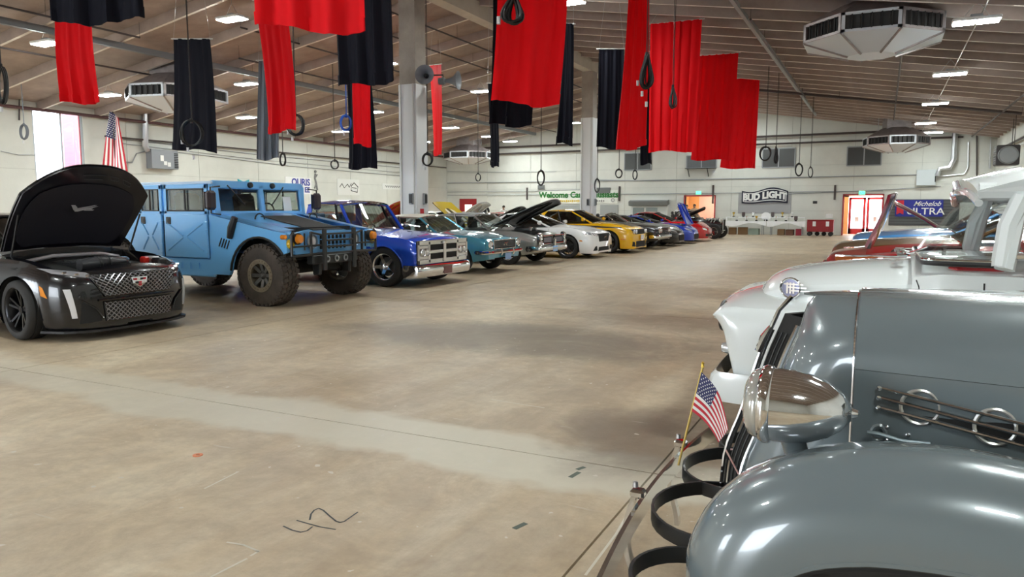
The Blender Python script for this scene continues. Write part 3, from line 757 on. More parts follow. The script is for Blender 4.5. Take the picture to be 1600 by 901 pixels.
class Body:
    def __init__(s, top, sh, wid, bot, arches=(), side=SIDE, crown=2.4, ks=(0, .08, .2, .35, .5, .62, .74, .85, .93, 1), rs=(.97, .92, .86, .7, .5, .25), bay=None, step=.09):
        s.top, s.sh, s.wid, s.bot = curve(top), curve(sh), curve(wid), curve(bot)
        s.side = curve(side); s.arches = arches; s.crown = crown; s.ks = ks; s.rs = rs; s.bay = bay
        s.x0, s.x1 = min(p[0] for p in top), max(p[0] for p in top)
        st = set(np.round(np.arange(s.x0, s.x1, step), 4)); st |= {s.x0, s.x1}
        for c in (top, sh, wid): st |= {p[0] for p in c}
        for (xc, zc, R) in arches:
            st = {x for x in st if abs(abs(x - xc) - R) > .015}
            for k in range(19): st.add(xc + R * .9999 * math.cos(PI * k / 18))
            st |= {xc - R - .003, xc + R + .003}
        if bay: st |= {bay[0] - .002, bay[0] + .002, bay[1] - .002, bay[1] + .002}
        s.xs = sorted(x for x in st if s.x0 <= x <= s.x1)
    def edge(s, x):
        z = s.bot(x)
        for (xc, zc, R) in s.arches:
            d = R * R - (x - xc) ** 2
            if d > 0: z = max(z, zc + math.sqrt(d))
        return min(z, s.sh(x) - .03)
    def side_y(s, x, z):
        zb, zs = s.bot(x), s.sh(x); return s.wid(x) * s.side(min(1, max(0, (z - zb) / max(.01, zs - zb))))
    def top_z(s, x, y):
        r = min(1, abs(y) / (s.wid(x) * s.side(1))); return s.top(x) - (s.top(x) - s.sh(x)) * r ** s.crown
    def front(s, y, z, off=0.0):
        "x of the nose surface at y, z"
        lo, hi = -.2, s.x1
        def inside(x): return s.side_y(x, z) >= abs(y) and s.bot(x) - .02 <= z <= s.top_z(x, y) + .01
        if inside(hi): return hi + off
        for _ in range(22):
            md = (lo + hi) / 2
            if inside(md): lo = md
            else: hi = md
        return lo + off
    def half(s, x):
        zb, ze, zs = s.bot(x), s.edge(x), s.sh(x); w = s.wid(x); yi = max(.05, w - .30) if w > .4 else w * .5
        pts = [(0, zb + .02), (yi, zb + .02), (yi, ze), (max(yi, s.side_y(x, ze) - .025), ze)]
        for k in s.ks: z = ze + (zs - ze) * k; pts.append((s.side_y(x, z), z))
        ys = w * s.side(1)
        for r in s.rs + (0,):
            z = s.top_z(x, ys * r)
            if s.bay and s.bay[0] < x < s.bay[1] and r <= s.bay[2]: z -= s.bay[3] 
            pts.append((ys * r, z))
        return pts
    def build(s, root, m, parts=(), under=None, names=('body',)):
        """parts: (name, material, x0, x1, 'side' or 'top' or 'bay', lo, hi, sides) split off as meshes of their own"""
        nh = len(s.half(s.xs[0])); nk = len(s.ks); first_top = 4 + nk
        rings = []
        for x in s.xs:
            h = s.half(x); rings.append([(x, y, z) for y, z in h] + [(x, -y, z) for y, z in h[-2:0:-1]])
        n = len(rings[0]); meshes = {}
        def bucket(i, q):
            xm = (s.xs[i] + s.xs[i + 1]) / 2
            left = q < nh - 1; r = q if left else n - 1 - q          # row of the half section, from underside to roof
            if r < 3: return ('under', None, None)
            for pt in parts:
                if pt[2] < xm < pt[3]:
                    if pt[4] == 'side' and 3 < r < first_top - 1:
                        k = s.ks[r - 4]
                        if pt[5] - 1e-6 <= k < pt[6] and (pt[7] == 0 or (pt[7] > 0) == left): return (pt[0], pt[1], pt[7] if pt[7] else (1 if left else -1))
                    if pt[4] == 'top' and r >= first_top - 1:
                        rr = s.rs[r - first_top] if r >= first_top else 1
                        if rr <= pt[6]: return (pt[0], pt[1], 0)
            return ('body', m, 0)
        for i in range(len(rings) - 1):
            for q in range(n):
                b = bucket(i, q); mb = meshes.setdefault(b, M()); p = (q + 1) % n
                mb.add([rings[i][q], rings[i][p], rings[i + 1][p], rings[i + 1][q]], [(0, 1, 2, 3)])
        bd = [k for k in meshes if k[0] == 'body'][0]
        meshes[bd].add(rings[0], [tuple(range(n))]); meshes[bd].add(rings[-1], [tuple(range(n))])
        out = {}
        for k, mb in meshes.items():
            me = mb.mesh(k[0] if k[0] != 'under' else 'underbody', k[1] or UNDER, 0)
            bm = bmesh.new(); bm.from_mesh(me); bmesh.ops.remove_doubles(bm, verts=bm.verts, dist=.0004); bmesh.ops.dissolve_degenerate(bm, edges=bm.edges, dist=.0004)
            bmesh.ops.recalc_face_normals(bm, faces=bm.faces); bm.to_mesh(me); bm.free()
            me.polygons.foreach_set('use_smooth', [True] * len(me.polygons)); me.set_sharp_from_angle(angle=math.radians(42))
            out.setdefault(k[0], []).append(link(me.name, me, root))
        return out
    # patches lying on the skin
    def nose_patch(s, quad, off=.006, n=(8, 6), th=.012):
        "quad: four (y, z) corners, counter-clockwise from low left"
        a, b, c, d = [Vector((0, *q)) for q in quad]
        def fn(u, v):
            p = a.lerp(b, u).lerp(d.lerp(c, u), v); return (s.front(p.y, p.z, off), p.y, p.z)
        return M().sheet(fn, n[0], n[1], th)
    def side_patch(s, quad, sd, off=.004, n=(8, 4), th=.008):
        "quad: four (x, z) corners"
        a, b, c, d = [Vector((q[0], 0, q[1])) for q in quad]
        def fn(u, v):
            p = a.lerp(b, u).lerp(d.lerp(c, u), v); return (p.x, sd * (s.side_y(p.x, p.z) + off), p.z)
        return M().sheet(fn, n[0], n[1], th)
    def side_line(s, pts, sd, r=.004, off=.001):
        q = []
        for a, b in zip(pts[:-1], pts[1:]):
            k = max(2, int(math.dist(a, b) / .08))
            q += [(a[0] + (b[0] - a[0]) * i / k, a[1] + (b[1] - a[1]) * i / k) for i in range(k)]
        q.append(pts[-1])
        return M().tube([(x, sd * (s.side_y(x, z) + off), z) for x, z in q], r, 5)
    def top_patch(s, x0, x1, y0, y1, off=.004, n=(14, 6), th=.006, y0b=None, y1b=None):
        y0b = y0 if y0b is None else y0b; y1b = y1 if y1b is None else y1b
        def fn(u, v):
            x = x0 + (x1 - x0) * u; y = (y0 + (y0b - y0) * u) * (1 - v) + (y1 + (y1b - y1) * u) * v; return (x, y, s.top_z(x, y) + off)
        return M().sheet(fn, n[0], n[1], th)
def lattice(surface, nu, nv, r, hexa=False):
    "bars crossing a surface fn(u, v)"
    k = M()
    for i in range(-nv, nu + 1):
        for sg in (1, -1):
            pts = []
            for j in range(nv * 2 + 1):
                u = (i + j / 2) / nu if sg > 0 else 1 - (i + j / 2) / nu; v = j / (2 * nv)
                if -1e-6 <= u <= 1 + 1e-6: pts.append(surface(u, v))
            if len(pts) > 1: k.tube(pts, r, 4, cap=False)
    return k

def greenhouse(root, b, g):
    """roof, pillars, panes and seats. g: wsb, wst, rrt, rwb (x of windscreen foot, roof front, roof rear, rear glass foot), zr roof height, yb, yr half widths,
    belt (x->z or None), pb list of B pillar x (foot, head), qx quarter panel start (foot, head) or None, m paint, mr roof material, conv, trim"""
    bx = lambda x: b.top_z(x, g['yb']) if not g.get('belt') else g['belt']
    m, mr = g['m'], g.get('mr', g['m']); gl = g.get('glass', GLASS); zr, yb, yr = g['zr'], g['yb'], g['yr']; drop = g.get('drop', .05)
    wsb, wst, rrt, rwb = g['wsb'], g['wst'], g['rrt'], g['rwb']; bow = g.get('bow', .10)
    def foot(x, y): return Vector((x, y, (b.top_z(x, y) if not g.get('belt') else g['belt']) - .01))
    mid = (wst + rrt) / 2
    def roofz(x, y):
        t = abs(x - mid) / max(.1, (wst - rrt) / 2); return zr - drop * min(1.2, abs(y) / yr) ** 2.2 - g.get('rc', .035) * t ** 2
    def xt(y): return wst + bow * .6 * (1 - (y / yr) ** 2)
    def ws(u, v):
        s = 2 * u - 1; yy = yb * s; a = Vector((wsb + bow * (1 - s * s), yy, b.top_z(wsb, yy) - .01 if not g.get('belt') else g['belt'])); t = Vector((xt(yr * s), yr * s, roofz(wst, yr * s) - .015))
        return a.lerp(t, v)
    def rw(u, v):
        s = 2 * u - 1; yy = g.get('ybr', yb) * s; a = Vector((rwb - .05 * (1 - s * s), yy, b.top_z(rwb, yy) - .01 if not g.get('beltr') else g['beltr'])); t = Vector((rrt, yr * s, roofz(rrt, yr * s) - .015))
        return a.lerp(t, v)
    M().sheet(lambda u, v: ws(.03 + .94 * u, .02 + .96 * v), 10, 4, .005).obj('windscreen', gl, root, smooth=60)
    fr = M(); pr = g.get('pr', .026)
    fr.tube([ws(i / 12, 0) for i in range(13)], pr * .8, 6); fr.tube([ws(i / 12, 1) for i in range(13)], pr * .9, 6)
    fr.obj('windscreen_frame', g.get('trim', m), root)
    for sd in (0, 1):
        M().tube([ws(sd, 0), ws(sd, .5), ws(sd, 1)], [pr * 1.25, pr * 1.05, pr], 6).obj('a_pillar', m if not g.get('conv') else g.get('trim', m), root)
    if not g.get('conv'):
        def rf(u, v):
            x = rrt + (wst - rrt) * u; s = 2 * v - 1; y = yr * 1.02 * s
            xx = x + (bow * .6 * (1 - s * s)) * max(0, (u - .6) / .4)
            return (xx, y, roofz(x, y))
        M().sheet(rf, 14, 12, .03).obj('roof', mr, root, smooth=60)
        M().sheet(lambda u, v: rw(.04 + .92 * u, .03 + .94 * v), 8, 4, .005).obj('rear_window', gl, root, smooth=60)
        f0, f1 = g.get('qx', (rwb + .25, rrt + .1))
        for sd in (-1, 1):
            # sail panel behind the side glass
            c0, c1 = rw((sd + 1) / 2, 0), rw((sd + 1) / 2, 1)
            a0, a1 = foot(f0, sd * yb), Vector((f1, sd * yr, roofz(f1, yr) - .01))
            q = M().sheet(lambda u, v: (a0.lerp(c0, u)).lerp(a1.lerp(c1, u), v) + Vector((0, sd * .02 * math.sin(PI * v), 0)), 4, 5, .02 * sd); q.obj('c_pillar', mr if g.get('vinyl') else m, root, smooth=60)
            w0, w1 = ws((sd + 1) / 2, 0), ws((sd + 1) / 2, 1)
            cuts = [(w0, w1)] + [(foot(p[0], sd * yb), Vector((p[1], sd * yr, roofz(p[1], yr) - .01))) for p in g.get('pb', [])] + [(a0, a1)]
            for (l0, l1), (r0, r1) in zip(cuts[:-1], cuts[1:]):
                M().sheet(lambda u, v: l0.lerp(r0, .02 + .96 * u).lerp(l1.lerp(r1, .02 + .96 * u), .02 + .95 * v) + Vector((0, sd * .012 * math.sin(PI * v), 0)), 6, 4, .004).obj('side_window', g.get('sglass', gl), root, smooth=60)
            for (p0, p1) in cuts[1:-1]: M().tube([p0, p1], pr * .8, 6).obj('b_pillar', g.get('bm', DARK), root)
            k = M(); k.tube([w1, a1], pr * .75, 6); k.tube([w0, a0], pr * .5, 6); k.obj('window_trim', g.get('trim', DARK), root)
    # cabin
    if g.get('seats', True):
        zs = bx(wsb) - .45
        for sd in (-1, 1):
            sx = wsb - .95 + g.get('sx', 0)
            st = node('seat', root, (sx, sd * .36, zs))
            M().box((.1, 0, .05), (.5, .46, .14), None, .05).obj('cushion', SEATM, st); M().box((-.2, 0, .4), (.14, .46, .62), (0, -.2, 0), .06).obj('backrest', SEATM, st); M().box((-.28, 0, .76), (.09, .26, .16), None, .04).obj('headrest', SEATM, st)
        M().box((wsb - .25, 0, bx(wsb) - .12), (.4, yb * 1.85, .2), None, .05).obj('dashboard', SEATM, root)
        wl = M(); c = Vector((wsb - .52, .36, bx(wsb) - .02))
        wl.tube([c + Vector((.05 * math.sin(t), .18 * math.cos(t), .17 * math.sin(t))) for t in [i * 2 * PI / 18 for i in range(18)]], .014, 6, closed=True); wl.tube([c + Vector((0, -.18, 0)), c + Vector((0, .18, 0))], .012, 5); wl.tube([c, c + Vector((.3, 0, -.15))], .02, 6)
        wl.obj('steering_wheel', DARK, root)
        if not g.get('conv'): M().box((wst - .12, 0, zr - .14), (.03, .22, .06), None, .01).obj('rear_view_mirror', DARK, root)
    return ws, rw

WHEELS = {}
def wheel_meshes(key, R, w, rim, style, mt, mr):
    if key in WHEELS: return WHEELS[key]
    o = w / 2; out = {}
    k = M(); s = .35 * w
    prof = [(rim * .98, -o * .8), (rim * 1.02, -o), (rim + (R - rim) * .55, -o * 1.06), (R * .955, -o * .93), (R * .99, -o * .72), (R, -o * .5)]
    for q in (-.25, 0, .25): prof += [(R, (q - .06) * w), (R - .009, (q - .055) * w), (R - .009, (q + .055 - .04) * w), (R, (q + .06 - .04) * w)]
    prof += [(R, o * .5), (R * .99, o * .72), (R * .955, o * .93), (rim + (R - rim) * .55, o * 1.06), (rim * 1.02, o), (rim * .98, o * .8)]
    k.lathe(prof, (0, 0, 0), 'y', 40)
    out['tyre'] = (k.mesh('tyre', mt, 50))
    if style == 'offroad':
        k = M()
        for i in range(34):
            a = i * 2 * PI / 34
            for (yy, dw, da, h) in [(-.36, .22, 0, .024), (-.12, .2, .5, .022), (.12, .2, 0, .022), (.36, .22, .5, .024)]:
                ang = a + da * 2 * PI / 34
                k.box((R * math.sin(ang), yy * w, R * math.cos(ang)), (R * .13, dw * w, h), Matrix.Rotation(ang, 3, 'Y') @ Matrix.Rotation(.25 * (1 if yy > 0 else -1), 3, 'Z'))
            for sd in (-1, 1):
                k.box((R * .95 * math.sin(a), sd * o * .96, R * .95 * math.cos(a)), (R * .085, .03, R * .09), Matrix.Rotation(a, 3, 'Y'))
        out['tread'] = k.mesh('tread', mt, 0)
    k = M()      # barrel and lip, outer face towards +y
    k.lathe([(rim * .99, -o * .85), (rim * .9, -o * .8), (rim * .86, 0), (rim * .9, o * .7), (rim * .97, o * .88), (rim * 1.0, o * .92), (rim * 1.02, o * .82)], (0, 0, 0), 'y', 36)
    out['rim'] = k.mesh('rim', mr if style != 'offroad' else mat('beadlock_bronze', (.36, .31, .23), .4, .6), 40)
    k = M(); yf = o * .62
    def spoke(a, r0, r1, w0, w1, y0, y1, t=.02):
        ca, sa = math.cos(a), math.sin(a)
        def pt(r, l, y): return (r * sa + l * ca, y, r * ca - l * sa)
        vs = [pt(r0, -w0, y0), pt(r0, w0, y0), pt(r1, w1, y1), pt(r1, -w1, y1), pt(r0, -w0, y0 - t), pt(r0, w0, y0 - t), pt(r1, w1, y1 - t), pt(r1, -w1, y1 - t)]
        k.add(vs, [(0, 1, 2, 3), (7, 6, 5, 4), (0, 4, 5, 1), (1, 5, 6, 2), (2, 6, 7, 3), (3, 7, 4, 0)])
    if style == 'mag':
        for i in range(5): spoke(i * 2 * PI / 5, rim * .12, rim * .92, rim * .16, rim * .10, yf * .75, yf * 1.15, .03)
        k.lathe([(0, yf * 1.0), (rim * .2, yf * .98), (rim * .28, yf * .7), (rim * .28, yf * .4)], (0, 0, 0), 'y', 20)
    elif style == 'ten':
        for i in range(10): spoke(i * 2 * PI / 10 + (.12 if i % 2 else -.12), rim * .15, rim * .94, rim * .055, rim * .05, yf * .8, yf * 1.2, .02)
        k.lathe([(0, yf * .95), (rim * .16, yf * .92), (rim * .2, yf * .5)], (0, 0, 0), 'y', 18)
    elif style == 'five':
        for i in range(5): spoke(i * 2 * PI / 5, rim * .12, rim * .94, rim * .10, rim * .17, yf * .85, yf * 1.15, .025)
        k.lathe([(0, yf * .95), (rim * .18, yf * .92), (rim * .22, yf * .5)], (0, 0, 0), 'y', 18)
    elif style == 'offroad':
        for i in range(8): spoke(i * 2 * PI / 8, rim * .25, rim * .86, rim * .11, rim * .12, yf * 1.1, yf * 1.45, .03)
        k.lathe([(0, yf * 1.5), (rim * .12, yf * 1.5), (rim * .2, yf * 1.2), (rim * .26, yf * .9), (rim * .3, yf * .5)], (0, 0, 0), 'y', 20)
    elif style == 'cap':
        k.lathe([(0, yf * 1.2), (rim * .3, yf * 1.15), (rim * .6, yf * .95), (rim * .8, yf * 1.0), (rim * .9, yf * .8)], (0, 0, 0), 'y', 32)
    out['spokes'] = k.mesh('spokes', mr, 30)
    if style == 'offroad':
        k = M()
        k.lathe([(rim * .80, o * .98), (rim * 1.06, o * .98), (rim * 1.08, o * 1.05), (rim * .79, o * 1.05)], (0, 0, 0), 'y', 36, True)
        for i in range(24):
            a = i * 2 * PI / 24; k.lathe([(0, o * 1.1), (.011, o * 1.1), (.011, o * 1.0)], (rim * .94 * math.sin(a), 0, rim * .94 * math.cos(a)), 'y', 6)
        out['beadlock_ring'] = k.mesh('beadlock_ring', mat('beadlock_bronze', (.36, .31, .23), .4, .6), 30)
    k = M(); k.lathe([(0, -.02), (rim * .72, -.02), (rim * .72, .0), (0, .0)], (0, 0, 0), 'y', 24)
    out['brake_disc'] = k.mesh('brake_disc', mat('disc_steel', (.16, .16, .16), .4, .8), 30)
    WHEELS[key] = out
    return out
def wheel(root, x, y, R, w, rim, style, mr=CHROME, mt=RUBBER, steer=0.0):
    ms = wheel_meshes((R, w, rim, style, mr.name, mt.name), R, w, rim, style, mt, mr)
    n = node('wheel', root, (x, y, R), (0, random.random() * 3, 0))
    n.rotation_euler = (0, random.random() * 3, (PI if y < 0 else 0) + steer)
    n.rotation_mode = 'ZYX' if False else 'XYZ'
    for k, me in ms.items(): link(k, me, n)
    return n
def four(root, wb, tr, R, w, rim, style, mr=CHROME, mt=RUBBER, R2=None, steer=0.0, trr=None):
    for sd in (-1, 1):
        wheel(root, 0, sd * (tr / 2), R, w, rim, style, mr, mt, steer); wheel(root, -wb, sd * ((trr or tr) / 2), R2 or R, w, rim, style, mr, mt)
def headlamp(root, c, r, rot=(0, 0, 0), bez=CHROME, nm='headlamp', lens=LENS, depth=.04):
    n = node(nm, root, c, rot)
    M().lathe([(r * .9, .0), (r * 1.12, .0), (r * 1.16, .02), (r * 1.05, .035), (r * .95, .02)], (0, 0, 0), 'x', 24, True).obj('bezel', bez, n)
    M().lathe([(0, .035), (r * .5, .03), (r * .85, .015), (r * .97, 0), (0, -.01)], (0, 0, 0), 'x', 24).obj('lens', lens, n)
    return n
def plate(root, c, m=WHITE, w=.31, h=.16, rot=(0, 0, 0)):
    n = node('number_plate', root, c, rot)
    M().box((0, 0, 0), (.012, w, h), None, .004).obj('plate', m, n)
    return n
def door_mirror(root, c, m, sd, s=1.0):
    n = node('door_mirror', root, c)
    M().box((0, sd * .09 * s, 0), (.09 * s, .19 * s, .12 * s), None, .035 * s).obj('shell', m, n)
    M().tube([(0, -sd * .05, -.05 * s), (0, sd * .04, -.02)], .02 * s, 6).obj('stalk', DARK, n)
    M().box((-.05 * s, sd * .09 * s, 0), (.006, .16 * s, .09 * s)).obj('mirror_glass', CHROME, n, smooth=0)
def hood_leaf(root, w0, w1, L, hinge, ang, m_out, m_in, liner=None, th=.03, bow=.05, nm='open_hood', ribs=True, w_mid=None):
    "leaf hinged at its rear edge; local u runs forward from the hinge"
    n = node(nm, root, hinge, (0, -ang, 0))
    wm = w_mid or (w0 + w1) / 2 * 1.02
    wf = curve([(0, w0), (.5, wm), (.85, w1 * 1.05), (1, w1)])
    def fn(u, v):
        s = 2 * v - 1; y = wf(u) / 2 * s
        return (L * u * (1 - .10 * s * s * (u ** 3)), y, bow * (1 - s * s) - .06 * u * u)
    M().sheet(fn, 14, 12, th * .5).obj('skin', m_out, n, smooth=60)
    M().sheet(lambda u, v: Vector(fn(.02 + .96 * u, .015 + .97 * v)) - Vector((0, 0, th * .5 + .002)), 14, 12, th * .5).obj('inner_frame', m_in, n, smooth=60)
    if liner: M().sheet(lambda u, v: Vector(fn(.10 + .72 * u, .5 + (v - .5) * .82 * (1 - .25 * (2 * u - 1) ** 4))) - Vector((0, 0, th + .006)), 14, 12, .008).obj('insulation_liner', liner, n, smooth=60)
    if ribs:
        for sd in (-1, 1):
            k = M(); k.tube([Vector(fn(.06, .5 + sd * .40)) - Vector((0, 0, th + .01)), Vector(fn(.9, .5 + sd * .05)) - Vector((0, 0, th + .01))], .022, 6); k.obj('brace', m_in, n)
            k = M(); k.tube([Vector(fn(.06, .5 + sd * .44)) - Vector((0, 0, th + .01)), Vector(fn(.93, .5 + sd * .42)) - Vector((0, 0, th + .01))], .02, 6); k.obj('brace', m_in, n)
    return n
def engine(root, x, z, s=1.0, colour=None):
    n = node('engine', root, (x, 0, z))
    M().box((0, 0, -.05), (.62 * s, .7 * s, .16), None, .03).obj('engine_block', UNDER, n)
    for sd in (-1, 1): M().box((0, sd * .2 * s, .06), (.5 * s, .13 * s, .1), (sd * -.3, 0, 0), .03).obj('rocker_cover', colour or STEEL, n)
    M().lathe([(0, .13), (.17 * s, .13), (.18 * s, .11), (.18 * s, .06), (0, .05)], (0, 0, 0), 'z', 24).obj('air_cleaner', CHROME, n)
    return n
# ------------------------------------------------------------------ left row: black sedan with raised hood
GR = 'cars parked along the window side'
def sedan_black():
    t = thing('sedan', 'glossy black sports sedan with its hood raised, nearest the window', 'car', (-8.75, 5.87, 0), 0, GR)
    pm = paint('black', (.002, .002, .004), 0, .25, .65)
    b = Body(top=[(-3.98, .95), (-3.85, 1.08), (-3.2, 1.12), (-1, 1.06), (-.6, 1.02), (0, .96), (.45, .88), (.72, .80), (.80, .74), (.83, .66)],
             sh=[(-3.98, .85), (-3.8, .98), (-1, .94), (0, .90), (.45, .80), (.72, .70), (.83, .60)],
             wid=[(-3.98, .72), (-3.7, .86), (-3, .94), (0, .95), (.3, .935), (.5, .89), (.66, .78), (.76, .62), (.81, .44), (.83, .34)],
             bot=[(-3.98, .35), (-3.4, .2), (0, .16), (.83, .14)], arches=((0, .35, .385), (-2.95, .35, .385)), bay=(-.52, .62, .90, .14))
    b.build(t, pm, [('engine_bay', UNDER, -.52, .62, 'top', 0, .90, 0), ('door', pm, -1.75, -.7, 'side', .08, 1, 0), ('door', pm, -2.65, -1.78, 'side', .08, 1, 0)])
    greenhouse(t, b, dict(wsb=-.75, wst=-1.55, rrt=-2.7, rwb=-3.5, zr=1.44, yb=.78, yr=.58, m=pm, pb=[(-1.95, -2.0)], qx=(-3.1, -2.75), glass=GLASSD))
    four(t, 2.95, 1.63, .345, .27, .255, 'ten', mat('dark_alloy', (.03, .03, .033), .3, .9), steer=-.12)
    # raised hood
    liner = mat('hood_liner', (.012, .011, .02), .75)
    h = node('open_hood', t, (-.55, 0, 1.0), (0, -math.radians(54), 0))
    def fn(u, v):
        s = 2 * v - 1; y = (.77 + .10 * u - .05 * u * u * u) * s
        L = 1.27 - .40 * abs(s) ** 2.6
        return (L * u, y, .05 * (1 - s * s) - .05 * u * u)
    M().sheet(fn, 16, 20, .016).obj('skin', pm, h, smooth=60)
    M().sheet(lambda u, v: Vector(fn(.01 + .98 * u, .01 + .98 * v)) - Vector((0, 0, .02)), 16, 20, .02).obj('inner_frame', mat('hood_inner', (.006, .005, .010), .3, coat=.5), h, smooth=60)
    M().sheet(lambda u, v: Vector(fn(.06 + .73 * u, .5 + (v - .5) * .86 * (1 - .16 * (2 * u - 1) ** 4))) - Vector((0, 0, .048)), 16, 20, .008).obj('insulation_liner', liner, h, smooth=60)
    # stamped recess lines and emblem on the liner
    rec = M(); rec.tube([Vector(fn(.9, .5 + q)) - Vector((0, 0, .05)) for q in (-.09, -.05, 0, .05, .09)], .006, 5); rec.tube([Vector(fn(.85, .5 + q)) - Vector((0, 0, .05)) for q in (-.07, 0, .07)], .006, 5)
    rec.obj('latch_recess', mat('hood_edge', (.05, .05, .06), .3), h)
    for q in (.62, .73): M().tube([Vector(fn(.9, q)) - Vector((0, 0, .05)), Vector(fn(.86, q + .015)) - Vector((0, 0, .05)), Vector(fn(.86, q + .08)) - Vector((0, 0, .05)), Vector(fn(.9, q + .07)) - Vector((0, 0, .05))], .004, 4, True).obj('stamped_recess', mat('hood_edge', (.05, .05, .06), .3), h)
    em = mat('pale_print', (.45, .45, .5), .4)
    k = M()                                                   # V emblem with a bar
    def L2(y, z): return Vector((z, -y, -.075 + .05))
    for poly in ([(-.12, .03), (-.08, .03), (-.055, -.005), (.10, .03), (.13, .03), (-.05, -.03), (-.08, -.03)], [(.0, -.02), (.09, -.02), (.10, -.008), (.01, -.008)]):
        k.add([(.66 + z * 1.3, y * 1.35, -.075) for y, z in poly] + [(.66 + z * 1.3, y * 1.35, -.05) for y, z in poly], [tuple(range(len(poly))), tuple(range(2 * len(poly) - 1, len(poly) - 1, -1))])
    k.obj('emblem', em, h, smooth=0)
    for sd in (-1, 1):
        M().tube([(-.35, sd * .76, .93), (-.12, sd * .78, 1.42)], .012, 6).obj('gas_strut', DARK, t)
    # engine bay
    e = node('engine', t, (0, 0, .80))
    M().box((-.05, 0, 0), (.62, .7, .10), None, .03).obj('engine_cover', mat('engine_cover', (.02, .02, .022), .35), e)
    for j in range(5): M().box((-.3 + j * .12, 0, .055), (.05, .5, .02), None, .006).obj('cover_rib', BLACKP, e)
    M().tube([(.38, -.42, .04), (.40, -.15, .06), (.36, .12, .05), (.2, .3, .04)], [.07, .075, .06, .055], 12).obj('intake_duct', mat('intake_duct', (.05, .05, .055), .25), e)
    for j in range(5): M().lathe([(.072, -.012), (.082, 0), (.072, .012)], (.395, -.22 + j * .035, .055), 'y', 14).obj('duct_ring', DARK, e)
    M().tube([(-.38, -.62, .06), (-.30, -.3, .12), (-.30, .3, .12), (-.38, .62, .06)], .024, 8).obj('strut_brace', mat('silver_brace', (.62, .6, .64), .3, .4), e)
    M().box((.3, .5, .04), (.1, .09, .09), None, .02).obj('red_cap', mat('red_cap', (.7, .03, .02), .3), e)
    M().box((.25, .64, .03), (.2, .12, .1), None, .02).obj('reservoir', mat('reservoir', (.6, .6, .62), .4), e)
    M().box((.42, .62, .02), (.16, .14, .09), None, .02).obj('battery_box', DARK, e)
    # nose
    gm = mat('grille_wire', (.30, .30, .32), .25, .7)
    def surf(q, off):
        a, bq, c, d = [Vector((0, *p)) for p in q]
        return lambda u, v: (lambda p: (b.front(p.y, p.z, off), p.y, p.z))(a.lerp(bq, u).lerp(d.lerp(c, u), v))
    up = [(-.43, .50), (.43, .50), (.56, .745), (-.56, .745)]; lo = [(-.42, .215), (.42, .215), (.44, .43), (-.44, .43)]
    for q, n in ((up, (16, 5)), (lo, (15, 4))):
        b.nose_patch(q, .003, th=.004).obj('grille_backing', UNDER, t)
        lattice(surf(q, .018), n[0], n[1], .0075).obj('grille_mesh', gm, t)
        fr = M(); s = surf(q, .014)
        pts = [s(i / 10, 0) for i in range(11)] + [s(1, i / 4) for i in range(1, 5)] + [s(1 - i / 10, 1) for i in range(1, 11)] + [s(0, 1 - i / 4) for i in range(1, 4)]
        fr.tube(pts, .011, 6, closed=True); fr.obj('grille_surround', pm, t)
    M().add([(b.front(y, z, .03), y, z) for y, z in [(-.105, .69), (.105, .69), (.09, .62), (0, .565), (-.09, .62)]], [(0, 1, 2, 3, 4)]).obj('crest_back', CHROME, t, smooth=0)
    cr = mat('crest_red', (.5, .03, .05), .3)
    for (y, z, c) in [(-.06, .665, cr), (-.02, .665, WHITE), (.02, .665, DARK), (.06, .665, cr), (-.04, .625, DARK), (.0, .625, cr), (.04, .625, WHITE), (0, .597, cr)]:
        M().box((b.front(y, z, .034), y, z), (.006, .036, .024)).obj('crest_field', c, t, smooth=0)
    for sd in (-1, 1):
        q = [(sd * .47, .70), (sd * .82, .775), (sd * .86, .83), (sd * .55, .775)]
        if sd < 0: q = [q[1], q[0], q[3], q[2]]
        hl = node('headlamp', t)
        b.nose_patch(q, .008, (10, 3)).obj('lens', mat('led_lens', (.42, .42, .46), .1, .4, coat=1), hl)
        for j in range(3):
            y = sd * (.56 + .09 * j); M().box((b.front(y, .735 + .02 * j, .012), y, .735 + .022 * j), (.02, .05, .03), (0, 0, 0), .008).obj('projector', CHROME, hl)
        dq = [(sd * .70, .27), (sd * .745, .27), (sd * .80, .60), (sd * .745, .60)]
        if sd < 0: dq = [dq[1], dq[0], dq[3], dq[2]]
        dr = node('daytime_lamp', t); b.nose_patch(dq, .012, (2, 8)).obj('light_blade', mat('led_blade', (.75, .76, .8), .15, .2), dr)
        iq = [(sd * .46, .22), (sd * .68, .2), (sd * .66, .47), (sd * .52, .36)]
        if sd < 0: iq = [iq[1], iq[0], iq[3], iq[2]]
        b.nose_patch(iq, .006, (6, 4)).obj('corner_intake', UNDER, t)
        M().tube([(b.front(y, z, .015), y, z) for y, z in [(sd * .46, .25), (sd * .53, .37), (sd * .66, .47)]], .010, 6).obj('intake_fin', pm, t)
        b.side_patch([(.42, .53), (.50, .50), (.44, .62), (.40, .64)], sd, .004, (2, 4)).obj('side_marker', AMBER, t)
    # splitter
    k = M(); pts = []
    for i in range(21):
        y = -.9 + 1.8 * i / 20; pts.append((b.front(y * .985, .2, .03) if abs(y) < .88 else .35, y))
    k.prism([(x, y) for x, y in pts] + [(0.3, .86), (0.3, -.86)], .10, .125, 'z'); k.obj('front_splitter', DARK, t, smooth=0)
    M().tube([(b.front(y, .455, .016), y, .455) for y in np.linspace(-.5, .5, 9)], .014, 6).obj('bumper_bar', pm, t)
    door_mirror(t, (-1.0, -.93, 1.02), pm, -1); door_mirror(t, (-1.0, .93, 1.02), pm, 1)
sedan_black()

